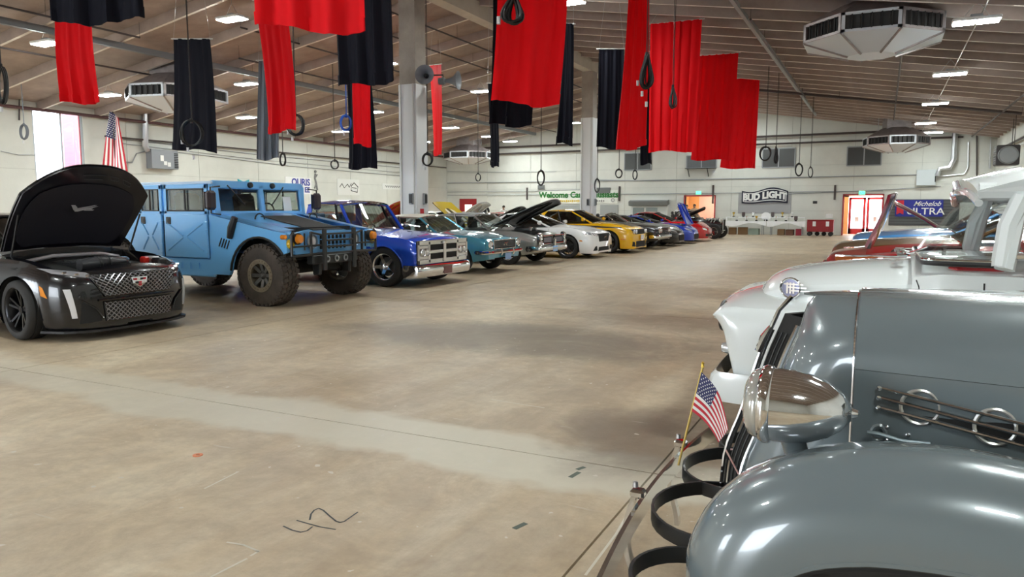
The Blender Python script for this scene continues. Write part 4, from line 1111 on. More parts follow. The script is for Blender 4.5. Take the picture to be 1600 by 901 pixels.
# ------------------------------------------------------------------ light blue military style off-roader
def offroader():
    t = thing('off_roader', 'light blue boxy military off-roader on huge tyres with brush guard', 'car', (-8.45, 9.4, 0), 0, GR)
    pm = paint('light_blue', (.16, .49, .92), 0, .33)
    W = 1.08
    # lower tub, built up of flat plates
    def arch_poly(x0, x1, z0, ztop0, ztop1):
        pts = [(x1, ztop1), (x0, ztop0), (x0, z0)]
        return pts
    for sd in (-1, 1):
        # fender side with trapezoid-round wheel opening
        arc = [(.60 * math.cos(a), .46 + .60 * math.sin(a)) for a in np.linspace(PI * .96, PI * .20, 14)]
        poly = [(-1.036, .46)] + [(-.64, .46)] + arc + [(.56, .84), (.54, 1.13), (.30, 1.16), (-1.036, 1.40)]
        M().prism(poly, sd * (W - .05), sd * W, 'y').obj('fender', pm, t, smooth=0)
        arc2 = [(-3.3 + .60 * math.cos(a), .46 + .60 * math.sin(a)) for a in np.linspace(PI * .98, PI * .02, 14)]
        M().prism([(-4.25, .62), (-3.92, .50)] + arc2 + [(-2.66, .46), (-2.66, 1.40), (-4.25, 1.40)], sd * (W - .05), sd * W, 'y').obj('rear_quarter', pm, t, smooth=0)
        M().box((-1.82, sd * (W - .04), .56), (1.70, .06, .30), None, .02).obj('rocker', pm, t)
        for j in range(7): M().box((-2.5 + j * .2, sd * (W + .005), .58), (.02, .01, .1)).obj('rocker_bolt', pm, t, smooth=0)
        M().tube([(x, sd * (W + .004), z) for x, z in arc], .018, 6).obj('wheel_arch_lip', mat('arch_rubber', (.02, .02, .02), .6), t)
        for dx0, dx1 in ((-2.05, -1.04), (-2.66, -2.08)):       # doors with stamped crosses
            d = node('door', t, (0, sd * (W + .004), 0))
            M().box(((dx0 + dx1) / 2, 0, 1.06), (dx1 - dx0 - .02, .05, .70), None, .015).obj('door_skin', pm, d)
            fr = M()
            for (a, c, e, f) in [(dx0 + .01, dx1 - .01, 1.80, 1.88), (dx0 + .01, dx1 - .01, 1.38, 1.46), (dx0 + .01, dx0 + .08, 1.40, 1.88), (dx1 - .08, dx1 - .01, 1.40, 1.88)]:
                fr.box(((a + c) / 2, -sd * .02, (e + f) / 2), (c - a, .05, f - e), None, .01)
            fr.obj('window_frame', pm, d)
            rub = M(); rub.tube([(dx0 + .09, sd * .008, 1.46), (dx1 - .09, sd * .008, 1.46), (dx1 - .09, sd * .008, 1.80), (dx0 + .09, sd * .008, 1.80)], .014, 5, True); rub.tube([((dx0 + dx1) / 2, sd * .005, 1.47), ((dx0 + dx1) / 2, sd * .005, 1.80)], .016, 5); rub.obj('window_seal', DARK, d)
            M().box(((dx0 + dx1) / 2, -sd * .02, 1.63), (dx1 - dx0 - .18, .008, .36)).obj('pane', GLASS, d, smooth=0)
            m0, m1 = dx0 + .1, dx1 - .1; cx = (m0 + m1) / 2
            for (p, q) in [((m0, .82), (cx - .05, 1.03)), ((cx + .05, 1.06), (m1, 1.26)), ((m0, 1.26), (cx - .05, 1.06)), ((cx + .05, 1.03), (m1, .82))]:
                M().tube([(p[0], sd * .026, p[1]), (q[0], sd * .026, q[1])], .014, 5).obj('stamped_rib', pm, d)
            M().box((dx0 + .13, sd * .028, 1.30), (.11, .015, .12), None, .015).obj('handle_recess', DARK, d)
            M().box((dx0 + .13, sd * .036, 1.30), (.05, .012, .06), None, .004).obj('handle', BLACKP, d)
            for z in (.85, 1.22): M().box((dx1 - .01, sd * .03, z), (.05, .03, .14), None, .008).obj('hinge', pm, d)
        # vents and raised air intake
        for j in range(4): M().box((-.80 + j * .055, sd * (W + .006), .97 - j * .012), (.022, .014, .15), (0, .45, 0), .005).obj('side_vent', DARK, t)
        M().add([(-.98, sd * (W - .22), 1.40), (.45, sd * (W - .30), 1.17), (.45, sd * W, 1.15), (-.98, sd * W, 1.40)], [(0, 1, 2, 3)]).obj('fender_top', pm, t, smooth=0)
    sn = node('air_intake', t, (-.5, -W, 1.1))
    M().tube([(-.08, -.02, -.06), (-.02, -.03, .1), (.05, -.02, .26)], [.045, .06, .05], 8).obj('intake_elbow', DARK, sn)
    # hood: centre raised panel with black mesh, sloping forward
    hd = node('hood', t)
    def hz(x): return 1.43 - (x + .95) * .20
    M().sheet(lambda u, v: (-.95 + 1.45 * u, (-1 + 2 * v) * (W - .10 - .22 * u), hz(-.95 + 1.45 * u) - .10 * abs(2 * v - 1) ** 4), 8, 16, .03).obj('hood_panel', pm, hd, smooth=30)
    M().sheet(lambda u, v: (-.62 + 1.06 * u, (-1 + 2 * v) * (.40 - .04 * u), hz(-.62 + 1.06 * u) + .012), 6, 4, .014).obj('black_louvre', mat('hood_mesh', (.035, .035, .035), .7, bump=.6, bscale=140), hd)
    for s in (-1, 1):
        M().tube([(-.42 + .0, s * .62 + .1 * math.cos(a), hz(-.42) + .0 + .09 * math.sin(a)) for a in np.linspace(0, PI, 9)], .012, 6).obj('lifting_loop', DARK, hd)
    # nose panel with round lamps and slots
    M().prism([(-.86, .80), (.86, .80), (.90, 1.10), (.72, 1.14), (-.72, 1.14), (-.90, 1.10)], .44, .52, 'x').obj('nose_panel', pm, t, smooth=0)
    for s in (-1, 1):
        headlamp(t, (.535, s * .515, .985), .105, bez=mat('lamp_ring', (.2, .3, .42), .35, .5), lens=mat('round_lamp_glass', (.9, .92, .94), .1, .15, coat=1))
        M().box((.50, s * .96, .99), (.10, .2, .30), None, .03).obj('corner_panel', pm, t)
        tl = node('turn_lamp', t, (.50, s * 1.075, 1.07)); M().box((0, 0, 0), (.13, .05, .07), None, .02).obj('lens', AMBER, tl)
        tl = node('turn_lamp', t, (.55, s * 1.0, .965)); M().lathe([(0, .05), (.06, .04), (.075, .0), (.08, -.03)], (0, 0, 0), 'x', 20).obj('lens', mat('yellow_lens', (.75, .5, .03), .2, coat=1), tl)
        tl = node('marker_lamp', t, (.60, s * .90, 1.04)); M().lathe([(0, .1), (.06, .08), (.075, .02), (.075, -.06)], (0, 0, 0), 'x', 20).obj('lens', AMBER, tl); M().lathe([(.078, .03), (.09, .03), (.09, -.06)], (0, 0, 0), 'x', 20).obj('hood_ring', DARK, tl)
    for j in range(7): M().box((.527, -.285 + j * .095, .965), (.016, .05, .22), None, .006).obj('grille_slot', UNDER, t)
    for z in (.92, 1.01): M().box((.54, 0, z), (.012, .66, .012)).obj('grille_bar', pm, t, smooth=0)
    # brush guard
    bg = node('brush_guard', t)
    def bar(pts, r=.022): M().tube(pts, r, 8).obj('guard_bar', BLACKP, bg)
    for s in (-1, 1):
        M().box((.66, s * .36, .86), (.05, .085, .66), None, .015).obj('upright', BLACKP, bg)
        bar([(.62, s * .62, .80), (.62, s * .62, 1.14)]); bar([(.60, s * 1.02, .78), (.60, s * 1.02, 1.10), (.60, s * .98, 1.14)]); bar([(.64, s * .36, .80), (.60, s * 1.02, .78)]); bar([(.64, s * .36, .93), (.60, s * 1.02, .92)], .014); bar([(.64, s * .36, 1.08), (.62, s * .62, 1.13)], .016)
        bar([(.60, s * .74, .86), (.60, s * .74, 1.12)], .012)
    for z in (.80, .90, 1.0, 1.10): bar([(.67, -.36, z), (.67, .36, z)], .015)
    # bumper, winch plate and suspension below the nose
    bp = node('front_bumper', t)
    M().box((.52, 0, .70), (.14, 1.1, .15), None, .02).obj('cross_member', BLACKP, bp)
    for j in range(3): M().lathe([(.03, .605), (.055, .605), (.055, .585), (.03, .585)], (0, -.22 + j * .22, .70), 'x', 18, True).obj('hole_ring', GREYM, bp)
    for s in (-1, 1): M().box((.50, s * .36, .55), (.16, .06, .2), None, .02).obj('tow_bracket', BLACKP, bp)
    M().box((-.1, 0, .60), (1.0, .7, .2), None, .04).obj('frame', UNDER, t); M().box((-1.9, 0, .58), (4.2, .9, .22), None, .04).obj('chassis', UNDER, t)
    M().box((-.1, 0, .95), (.9, 1.3, .5)).obj('inner_wing', UNDER, t, smooth=0); M().box((-3.3, 0, .95), (1.4, 1.3, .6)).obj('rear_inner_wing', UNDER, t, smooth=0)
    for s in (-1, 1):
        M().tube([(0, s * .25, .52), (0, s * .82, .46)], .05, 8).obj('axle_arm', UNDER, t); M().tube([(.12, s * .35, .75), (.06, s * .7, .45)], .035, 8).obj('shock_absorber', BLACKP, t)
    # windscreen frame, roof, rear body
    wf = node('windscreen_frame', t, (-.98, 0, 1.40), (0, -.12, 0))
    for (y0, y1, z0, z1) in [(-1.0, 1.0, -.02, .05), (-1.0, 1.0, .41, .54), (-1.02, -.90, -.02, .52), (.90, 1.02, -.02, .52), (-.055, .055, 0, .5)]:
        M().box((0, (y0 + y1) / 2, (z0 + z1) / 2), (.08, y1 - y0, z1 - z0), None, .015).obj('frame_bar', pm, wf)
    for s in (-1, 1):
        M().box((.005, s * .477, .23), (.01, .86, .37)).obj('pane', GLASS, wf, smooth=0)
        M().tube([(.06, s * .62 - .12, .46), (.07, s * .50 - .12, .34), (.06, s * .30 - .12, .14)], .011, 5).obj('wiper', DARK, wf)
        M().lathe([(0, .06), (.045, .05), (.05, 0)], (.03, s * .25, .475), 'x', 12).obj('clearance_lamp', DARK, wf)
    M().box((.012, .60, .17), (.006, .19, .26), (0, 0, 0)).obj('show_card', WHITE, wf, smooth=0)
    M().sheet(lambda u, v: (-4.2 + 3.15 * u, (-1 + 2 * v) * 1.03, 1.94 - .03 * abs(2 * v - 1) ** 4 - .05 * max(0, (u - .93) / .07) ** 2), 12, 14, .06).obj('roof', pm, t, smooth=40)
    for s in (-1, 1):
        M().box((-2.6, s * 1.02, 1.90), (3.2, .04, .045), None, .01).obj('drip_rail', mat('pale_blue_trim', (.45, .6, .75), .4), t)
        for px_ in (-1.04, -2.07, -2.68): M().box((px_, s * 1.03, 1.62), (.07, .06, .52), None, .01).obj('pillar', pm, t)
        M().box((-3.45, s * 1.03, 1.66), (1.5, .05, .50)).obj('rear_side', pm, t, smooth=0)
        mr = node('door_mirror', t, (-.84, s * 1.20, 1.62))
        M().box((0, 0, 0), (.12, .17, .30), None, .04).obj('shell', mat('mirror_shell', (.035, .022, .03), .35), mr); M().box((-.065, 0, 0), (.006, .15, .26)).obj('mirror_glass', CHROME, mr, smooth=0)
        M().tube([(-.02, -s * .2, -.22), (0, 0, -.2), (0, .0, .2), (-.02, -s * .2, .22)], .014, 6).obj('bracket', DARK, mr)
    M().box((-4.22, 0, 1.2), (.06, 2.1, 1.5)).obj('tailgate', pm, t, smooth=0)
    M().box((-1.0, 0, 1.30), (.1, 2.0, .2)).obj('cowl', pm, t, smooth=0)
    for s in (-1, 1):
        st = node('seat', t, (-1.75, s * .62, .95)); M().box((0, 0, .1), (.5, .5, .15), None, .05).obj('cushion', SEATM, st); M().box((-.28, 0, .48), (.14, .5, .66), (0, -.12, 0), .06).obj('backrest', SEATM, st)
    M().box((-1.2, 0, 1.36), (.3, 1.9, .16), None, .04).obj('dashboard', SEATM, t); M().box((-2.4, 0, .85), (2.6, 1.9, .1)).obj('cabin_floor', UNDER, t, smooth=0)
    M().tube([(-1.45 + .04 * math.sin(a), .55 + .2 * math.cos(a), 1.42 + .17 * math.sin(a)) for a in np.linspace(0, 2 * PI, 17)[:-1]], .014, 6, True).obj('steering_wheel', DARK, t)
    four(t, 3.3, 1.80, .475, .34, .235, 'offroad', mat('dark_bronze', (.16, .16, .155), .4, .5), DUSTY)
offroader()
# ------------------------------------------------------------------ more cars of the window-side row
def classic(label, loc, rz, pm, wb=2.75, nose=.78, tail=1.1, W=.89, zc=.98, zn=.82, zt=1.33, bot=.24, R=.33, grp=GR, name='classic_coupe', bay=None, roofm=None, vinyl=False, conv=False, wst=-1.18, wsb=-.62, rrt=-2.2, rwb=-2.85, glass=GLASS, style='mag', mw=CHROME, yb=None, trim=CHROME, details=True, square=.03, side=None):
    t = thing(name, label, 'car', loc, rz, grp)
    b = Body(top=[(-wb - tail, zn - .04), (-wb - tail + .1, zn + .06), (-wb - .2, zc - .02), (-1.0, zc - .01), (-.55, zc), (.1, zc - .04), (nose - .15, zn + .03), (nose - square, zn), (nose, zn - .03)],
             sh=[(-wb - tail, zn - .1), (-wb - tail + .15, zn - .02), (-1, zc - .10), (0, zc - .10), (nose - .1, zn - .06), (nose, zn - .10)],
             wid=[(-wb - tail, W * .9), (-wb - tail + .2, W * .97), (-wb, W), (0, W), (nose - .25, W * .98), (nose - .06, W * .95), (nose, W * .90)],
             bot=[(-wb - tail, .42), (-wb - .5, bot), (0, bot), (nose - .2, bot + .06), (nose, bot + .1)], arches=((0, R, R + .055), (-wb, R, R + .05)), bay=bay, side=side or SIDE)
    pts = [('door', pm, -1.75, -.62, 'side', .08, 1, 0)]
    if bay: pts.append(('engine_bay', UNDER, bay[0], bay[1], 'top', 0, bay[2], 0))
    else: pts.append(('hood', pm, -.5, nose - .12, 'top', 0, .86, 0))
    b.build(t, pm, pts)
    greenhouse(t, b, dict(wsb=wsb, wst=wst, rrt=rrt, rwb=rwb, zr=zt, yb=yb or W * .82, yr=W * .66, m=pm, mr=roofm or pm, vinyl=vinyl, conv=conv, trim=trim, pb=[(wsb - .98, wst - .62)], qx=(rwb + .25, rrt + .12), glass=glass, bm=trim))
    four(t, wb, 2 * W - .24, R, .22, R * .62, style, mw)
    if details:
        for sd in (-1, 1):
            M().box((-1.55, sd * (b.side_y(-1.55, zc - .2) + .012), zc - .2), (.14, .02, .025), None, .008).obj('door_handle', CHROME, t)
            b.side_line([(-1.75, bot + .08), (-1.75, zc - .12)], sd).obj('door_seam', DARK, t); b.side_line([(-.62, bot + .08), (-.62, zc - .12)], sd).obj('door_seam', DARK, t)
        M().lathe([(0, .0), (.055, .005), (.06, .02), (.03, .04)], (-.85, -W * .9, zc + .08), 'x', 14).obj('door_mirror', CHROME, t)
    return t, b
def bumper(t, x, W, z0, z1, m=CHROME, wrap=.35, rad=None, nm='front_bumper', crown=.05):
    "a chrome bar across the nose that wraps round the corners"
    h = (z1 - z0) / 2; zc = (z0 + z1) / 2; path = []
    for s in np.linspace(-1, 1, 25):
        y = W * math.sin(s * PI / 2 * .98) if abs(s) > .0 else 0
        path.append((x + crown * (1 - s * s) - wrap * max(0, abs(s) - .78) / .22 * (max(0, abs(s) - .78) / .22), y))
    rings = []
    for (px, py) in path:
        rings.append([(px, py, z0), (px + .03, py, z0 + h * .3), (px + .045, py, zc), (px + .03, py, z1 - h * .3), (px, py, z1), (px - .03, py, zc)])
    return M().loft(rings, True, True).obj(nm, m, t)

# royal blue pickup
def pickup_blue():
    t = thing('pickup_truck', 'royal blue classic pickup with chrome four slot grille', 'truck', (-8.47, 12.45, 0), 0, GR)
    pm = paint('royal_blue', (.012, .075, .58), .2, .25)
    b = Body(top=[(-4.1, 1.04), (-2.0, 1.08), (-.85, 1.10), (-.3, 1.06), (.3, 1.01), (.58, .97), (.68, .93), (.71, .88)],
             sh=[(-4.1, .98), (-.85, 1.0), (0, .97), (.5, .91), (.71, .82)],
             wid=[(-4.1, .97), (-2, 1.0), (0, 1.0), (.4, .985), (.62, .95), (.71, .92)],
             bot=[(-4.1, .34), (-.5, .30), (.71, .30)], arches=((0, .36, .415), (-2.9, .36, .42)),
             side=[(0, .93), (.1, .95), (.3, .965), (.5, .975), (.62, 1.0), (.72, .99), (.9, .955), (1, .92)])
    b.build(t, pm, [('hood', pm, -.75, .66, 'top', 0, .92, 0), ('door', pm, -1.75, -.72, 'side', .08, 1, 0), ('cargo_bed', UNDER, -4.0, -2.1, 'top', 0, .92, 0)])
    greenhouse(t, b, dict(wsb=-.80, wst=-1.16, rrt=-2.0, rwb=-2.08, zr=1.67, yb=.86, yr=.76, m=pm, pb=[(-1.12, -1.30)], qx=(-1.9, -1.88), trim=CHROME, bow=.08, pr=.034, ybr=.84, drop=.06))
    M().sheet(lambda u, v: (-2.02 + .02 * math.sin(PI * v), (-1 + 2 * v) * .86, 1.02 + .2 * u), 2, 8, .04).obj('cab_back', pm, t)
    for sd in (-1, 1):
        b.side_line([(-1.74, .40), (-1.74, .95)], sd).obj('door_seam', DARK, t); b.side_line([(-.74, .40), (-.74, .98)], sd).obj('door_seam', DARK, t)
        M().box((-1.55, sd * .99, .88), (.14, .025, .03), None, .008).obj('door_handle', CHROME, t)
        M().tube([(.43 * math.cos(a), sd * (b.side_y(.43 * math.cos(a), .40 + .43 * math.sin(a)) + .004), .36 + .43 * math.sin(a)) for a in np.linspace(.05, PI - .05, 16)], .014, 6).obj('arch_lip', pm, t)
    four(t, 2.9, 1.70, .385, .26, .255, 'mag', CHROME)
    g = node('grille', t)
    ch = mat('bright_trim', (.72, .73, .75), .18, .9)
    def pl(y0, y1, z0, z1, m, x=.745, d=.03, nm='grille_bar', bv=.01): M().box((x, (y0 + y1) / 2, (z0 + z1) / 2), (d, y1 - y0, z1 - z0), None, bv).obj(nm, m, g)
    pl(-.90, .90, .45, .88, UNDER, .715, .03, 'grille_backing', .005)
    pl(-.92, .92, .80, .89, ch); pl(-.92, .92, .44, .53, ch); pl(-.92, -.86, .44, .89, ch); pl(.86, .92, .44, .89, ch)
    pl(-.50, .50, .635, .70, ch, .755); pl(-.045, .045, .46, .87, ch, .765, .04); pl(-.56, -.49, .46, .87, ch); pl(.49, .56, .46, .87, ch)
    for s in (-1, 1):
        pl(s * .70 - .16, s * .70 + .16, .53, .80, ch, .735)
        for q in (-.075, .075): headlamp(t, (.755, s * .70 + q, .665), .066)
    em = M(); em.box((.795, 0, .835), (.015, .14, .045), None, .008); em.obj('emblem', CHROME, g)
    bumper(t, .74, 1.02, .20, .43, CHROME, .25)
    plate(t, (.835, .02, .30), mat('rust_plate', (.2, .09, .08), .5), .30, .15)
    M().box((.0, 0, .28), (1.2, .9, .12)).obj('frame', UNDER, t, smooth=0)
    for sd in (-1, 1): door_mirror(t, (-.85, sd * .97, 1.15), CHROME, sd, .8)
pickup_blue()

# turquoise pony coupe with cream roof
tq = paint('turquoise', (.07, .30, .42), .3, .25)
t, b = classic('turquoise sixties coupe with cream roof and chrome bumper', (-8.72, 15.5, 0), 0, tq, W=.88, roofm=mat('cream_vinyl', (.68, .64, .55), .5), vinyl=True, zt=1.36, square=.02)
g = node('grille', t)
M().box((.775, 0, .665), (.03, 1.06, .20), None, .02).obj('grille_backing', UNDER, g)
k = M()
for (c, d) in [((.79, 0, .765), (.03, 1.1, .018)), ((.79, 0, .565), (.03, 1.1, .018)), ((.79, -.54, .665), (.03, .018, .2)), ((.79, .54, .665), (.03, .018, .2))]: k.box(c, d, None, .005)
k.obj('grille_surround', CHROME, g)
for z in (.61, .64, .67, .70, .73): M().box((.79, 0, z), (.008, 1.02, .006)).obj('grille_bar', GREYM, g, smooth=0)
k = M(); k.tube([(.81, -.09, .655), (.815, -.03, .69), (.815, .04, .68), (.81, .09, .70)], .018, 6); k.tube([(.81, -.03, .68), (.81, -.08, .63)], .01, 5); k.tube([(.81, .04, .68), (.81, .07, .63)], .01, 5); k.obj('pony_emblem', CHROME, g)
for s in (-1, 1):
    headlamp(t, (.775, s * .70, .675), .088)
    M().box((.74, s * .70, .665), (.09, .27, .25), None, .04).obj('headlamp_surround', tq, t)
    tl = node('turn_lamp', t, (.745, s * .52, .42)); M().lathe([(0, .03), (.035, .02), (.045, 0), (.05, -.02)], (0, 0, 0), 'x', 16).obj('lens', AMBER, tl)
    M().tube([(.86, s * .30, .42), (.89, s * .30, .48), (.86, s * .30, .58)], .022, 7).obj('bumper_guard', CHROME, t)
bumper(t, .80, .90, .455, .535, CHROME, .30)
plate(t, (.86, .05, .38), mat('blue_white_plate', (.3, .5, .85), .4), .3, .15)

# silver-grey muscle car with hood up
sg = paint('silver_grey', (.34, .345, .335), .5, .3)
t, b = classic('silver grey muscle car with propped hood and stacked headlamps', (-8.88, 18.45, 0), 0, sg, wb=2.92, nose=.86, tail=1.3, W=.95, zt=1.38, bay=(-.5, .70, .86, .16), roofm=mat('dark_grey_vinyl', (.08, .08, .08), .5), vinyl=True, rrt=-2.35, rwb=-3.0, square=.02)
hood_leaf(t, 1.45, 1.4, 1.72, (-.58, 0, 1.03), math.radians(25), sg, mat('hood_underside', (.02, .02, .022), .4))
engine(t, .1, .86)
for s in (-1, 1):
    M().tube([(-.35, s * .62, .95), (.1, s * .66, 1.33)], .012, 5).obj('hood_prop', DARK, t)
    M().box((.90, s * .37, .66), (.03, .62, .24), None, .05).obj('grille_backing', UNDER, t)
    M().box((.915, s * .37, .66), (.02, .50, .13), None, .03).obj('grille_insert', mat('grille_mesh_grey', (.18, .18, .22), .4, .5), t)
    k = M(); k.tube([(.93, s * .06, .56), (.93, s * .68, .56), (.93, s * .68, .77), (.93, s * .06, .77)], .016, 6, True); k.obj('grille_surround', CHROME, t)
    for z in (.75, .58): headlamp(t, (.90, s * .80, z), .078)
    M().box((.86, s * .80, .665), (.09, .22, .38), None, .04).obj('headlamp_surround', CHROME, t)
bumper(t, .90, .97, .36, .50, CHROME, .32)
M().box((.96, 0, .58), (.05, .14, .24), None, .03).obj('nose_blade', CHROME, t)
plate(t, (.985, .0, .42), mat('blue_white_plate', (.3, .5, .85), .4), .3, .15)

def modern(label, loc, rz, pm, wb=2.75, nose=.84, tail=1.05, W=.94, zc=1.0, zn=.74, zt=1.38, bot=.17, R=.345, grp=GR, name='sports_coupe', bay=None, glass=GLASSD, wsb=-.62, wst=-1.5, rrt=-2.3, rwb=-3.15, mw=None, style='ten', round_=.0, roofm=None, conv=False, blunt=False):
    t = thing(name, label, 'car', loc, rz, grp)
    tip = [(nose - .55, W * .955), (nose - .3, W * .88), (nose - .12, W * .76), (nose - .04, W * .6), (nose, W * .45)]
    if blunt: tip = [(nose - .5, W * .98), (nose - .2, W * .94), (nose - .06, W * .86), (nose, W * .78)]
    b = Body(top=[(-wb - tail, zc - .15), (-wb - tail + .12, zc - .02), (-wb, zc + .04), (-1.0, zc), (-.55, zc), (0, zc - .04), (nose - .4, zc - .11), (nose - .12, zn + .03), (nose - .02, zn - .04), (nose, zn - .08)],
             sh=[(-wb - tail, zc - .28), (-wb - tail + .2, zc - .12), (-1, zc - .10), (0, zc - .07), (nose - .4, zc - .17), (nose - .1, zn - .06), (nose, zn - .16)],
             wid=[(-wb - tail, W * .82), (-wb - .3, W * .98), (-wb, W), (-1.4, W * .96), (0, W)] + tip,
             bot=[(-wb - tail, .35), (-wb - .5, bot + .04), (0, bot), (nose, bot - .02)], arches=((0, R, R + .045), (-wb, R, R + .045)), bay=bay)
    pts = [('door', pm, -1.75, -.62, 'side', .08, 1, 0)]
    if bay: pts.append(('engine_bay', UNDER, bay[0], bay[1], 'top', 0, bay[2], 0))
    else: pts.append(('hood', pm, -.5, nose - .2, 'top', 0, .86, 0))
    b.build(t, pm, pts)
    greenhouse(t, b, dict(wsb=wsb, wst=wst, rrt=rrt, rwb=rwb, zr=zt, yb=W * .82, yr=W * .62, m=pm, mr=roofm or pm, conv=conv, trim=DARK, pb=[(-1.75, -1.95)], qx=(rwb + .55, rrt + .1), glass=glass))
    four(t, wb, 2 * W - .26, R, .26, R * .74, style, mw or mat('dark_alloy', (.03, .03, .033), .3, .9))
    for sd in (-1, 1):
        door_mirror(t, (-.85, sd * (W - .02), zc + .06), pm, sd)
        b.side_line([(-1.75, bot + .1), (-1.75, zc - .12)], sd).obj('door_seam', DARK, t); b.side_line([(-.62, bot + .1), (-.62, zc - .12)], sd).obj('door_seam', DARK, t)
    return t, b
def flip(q, sd): return q if sd > 0 else [(-q[1][0], q[1][1]), (-q[0][0], q[0][1]), (-q[3][0], q[3][1]), (-q[2][0], q[2][1])]
# white modern pony car
wp = paint('bright_white', (.88, .89, .9), 0, .3)
t, b = modern('white modern pony car with dark grille, next to the yellow coupe', (-8.42, 21.45, 0), 0, wp, blunt=True, zn=.80, mw=mat('mid_alloy', (.16, .16, .17), .3, .9), zt=1.37)
b.nose_patch([(-.40, .50), (.40, .50), (.50, .74), (-.50, .74)], .006).obj('grille', UNDER, t)
k = M(); k.tube([(b.front(y, z, .03), y, z) for y, z in [(-.09, .60), (-.03, .64), (.04, .63), (.10, .65)]], .02, 6); k.obj('pony_emblem', CHROME, t)
b.nose_patch([(-.48, .22), (.48, .22), (.42, .34), (-.42, .34)], .006).obj('lower_intake', UNDER, t)
for sd in (-1, 1):
    hl = node('headlamp', t); b.nose_patch(flip([(.52, .66), (.86, .72), (.84, .80), (.54, .75)], sd), .008).obj('lens', mat('led_lens', (.42, .42, .46), .1, .4, coat=1), hl)
    for j in range(3): b.nose_patch(flip([(.58 + j * .08, .67 + j * .012), (.61 + j * .08, .67 + j * .012), (.63 + j * .08, .76), (.60 + j * .08, .76)], sd), .014, (2, 3)).obj('light_bar', WHITE, hl)
    b.nose_patch(flip([(.54, .24), (.78, .24), (.74, .36), (.60, .38)], sd), .006).obj('fog_recess', UNDER, t)
    b.side_patch([(.40, .52), (.50, .51), (.48, .55), (.41, .56)], sd, .003, (2, 2)).obj('side_marker', AMBER, t)
# yellow muscle car with black hood
yp = paint('yellow', (.82, .46, .004), 0, .25)
t, b = modern('bright yellow muscle coupe with black hood stripes', (-8.18, 24.5, 0), 0, yp, wb=2.95, nose=.84, W=.97, zc=1.06, zn=.84, zt=1.47, blunt=True, R=.365, style='five', mw=mat('black_alloy', (.012, .012, .013), .3, .6), rwb=-3.2, rrt=-2.45, wst=-1.42)
bk = mat('satin_black_stripe', (.012, .012, .012), .35)
b.top_patch(-.5, .66, -.52, .52, .005, y0b=-.40, y1b=.40).obj('hood_stripe', bk, t)
for sd in (-1, 1):
    b.side_patch([(-1.6, .86), (.45, .84), (.45, .87), (-1.6, .95)], sd, .004, (12, 2)).obj('side_stripe', bk, t)
    hl = node('headlamp', t)
    for y in (.50, .68): M().lathe([(0, .03), (.06, .025), (.075, .0)], (b.front(sd * y, .72, .0), sd * y, .72), 'x', 16).obj('lens', LENS, hl)
    b.nose_patch(flip([(.56, .22), (.80, .24), (.80, .40), (.66, .38)], sd), .006).obj('corner_intake', UNDER, t)
    b.side_patch([(.44, .46), (.62, .46), (.62, .49), (.44, .49)], sd, .003, (2, 2)).obj('side_marker', AMBER, t)
b.nose_patch([(-.76, .63), (.76, .63), (.76, .80), (-.76, .80)], .004).obj('grille', UNDER, t)
b.nose_patch([(-.50, .2), (.50, .2), (.50, .40), (-.50, .40)], .006).obj('lower_intake', UNDER, t)
plate(t, (.90, 0, .52))
# black convertible with chrome
bp = paint('deep_black', (.003, .003, .004), 0, .25, .65)
t, b = classic('black open-top classic with chrome trim behind the yellow coupe', (-8.15, 27.2, 0), 0, bp, wb=2.85, nose=.9, W=.94, zt=1.36, conv=True, style='five', name='convertible')
M().box((.91, 0, .66), (.03, 1.4, .24), None, .03).obj('grille', UNDER, t)
for z in (.6, .66, .72): M().box((.93, 0, z), (.01, 1.2, .015)).obj('grille_bar', CHROME, t, smooth=0)
for s in (-1, 1):
    headlamp(t, (.91, s * .72, .68), .085); headlamp(t, (.91, s * .53, .68), .085)
bumper(t, .92, .96, .40, .52, CHROME, .3)
# black low sports car
t, b = modern('low black sports coupe beside the blue car with raised panels', (-8.1, 29.5, 0), 0, bp, zc=.92, zt=1.24, zn=.62, nose=.95, W=.94, style='five', mw=STEEL)
b.nose_patch([(-.4, .22), (.4, .22), (.45, .45), (-.45, .45)], .006).obj('grille', UNDER, t)
for sd in (-1, 1):
    hl = node('headlamp', t); b.nose_patch(flip([(.5, .55), (.78, .62), (.8, .70), (.55, .62)], sd), .008).obj('lens', LENS, hl)
# blue sports car, hood and scissor panels up
blp = paint('cobalt_blue', (.008, .05, .50), .1, .25)
t, b = modern('cobalt blue sports car with its hood standing upright', (-8.0, 31.8, 0), 0, blp, zc=.90, zt=1.2, zn=.60, nose=.92, W=.95, bay=(-.4, .55, .86, .14), style='five', mw=STEEL)
hood_leaf(t, 1.35, 1.2, 1.05, (.62, 0, .80), math.radians(118), blp, blp, nm='raised_hood')
engine(t, .05, .72, .9)
for sd in (-1, 1): hl = node('headlamp', t); b.nose_patch(flip([(.5, .52), (.78, .6), (.8, .68), (.55, .6)], sd), .008).obj('lens', LENS, hl)
b.nose_patch([(-.4, .2), (.4, .2), (.45, .42), (-.45, .42)], .006).obj('grille', UNDER, t)
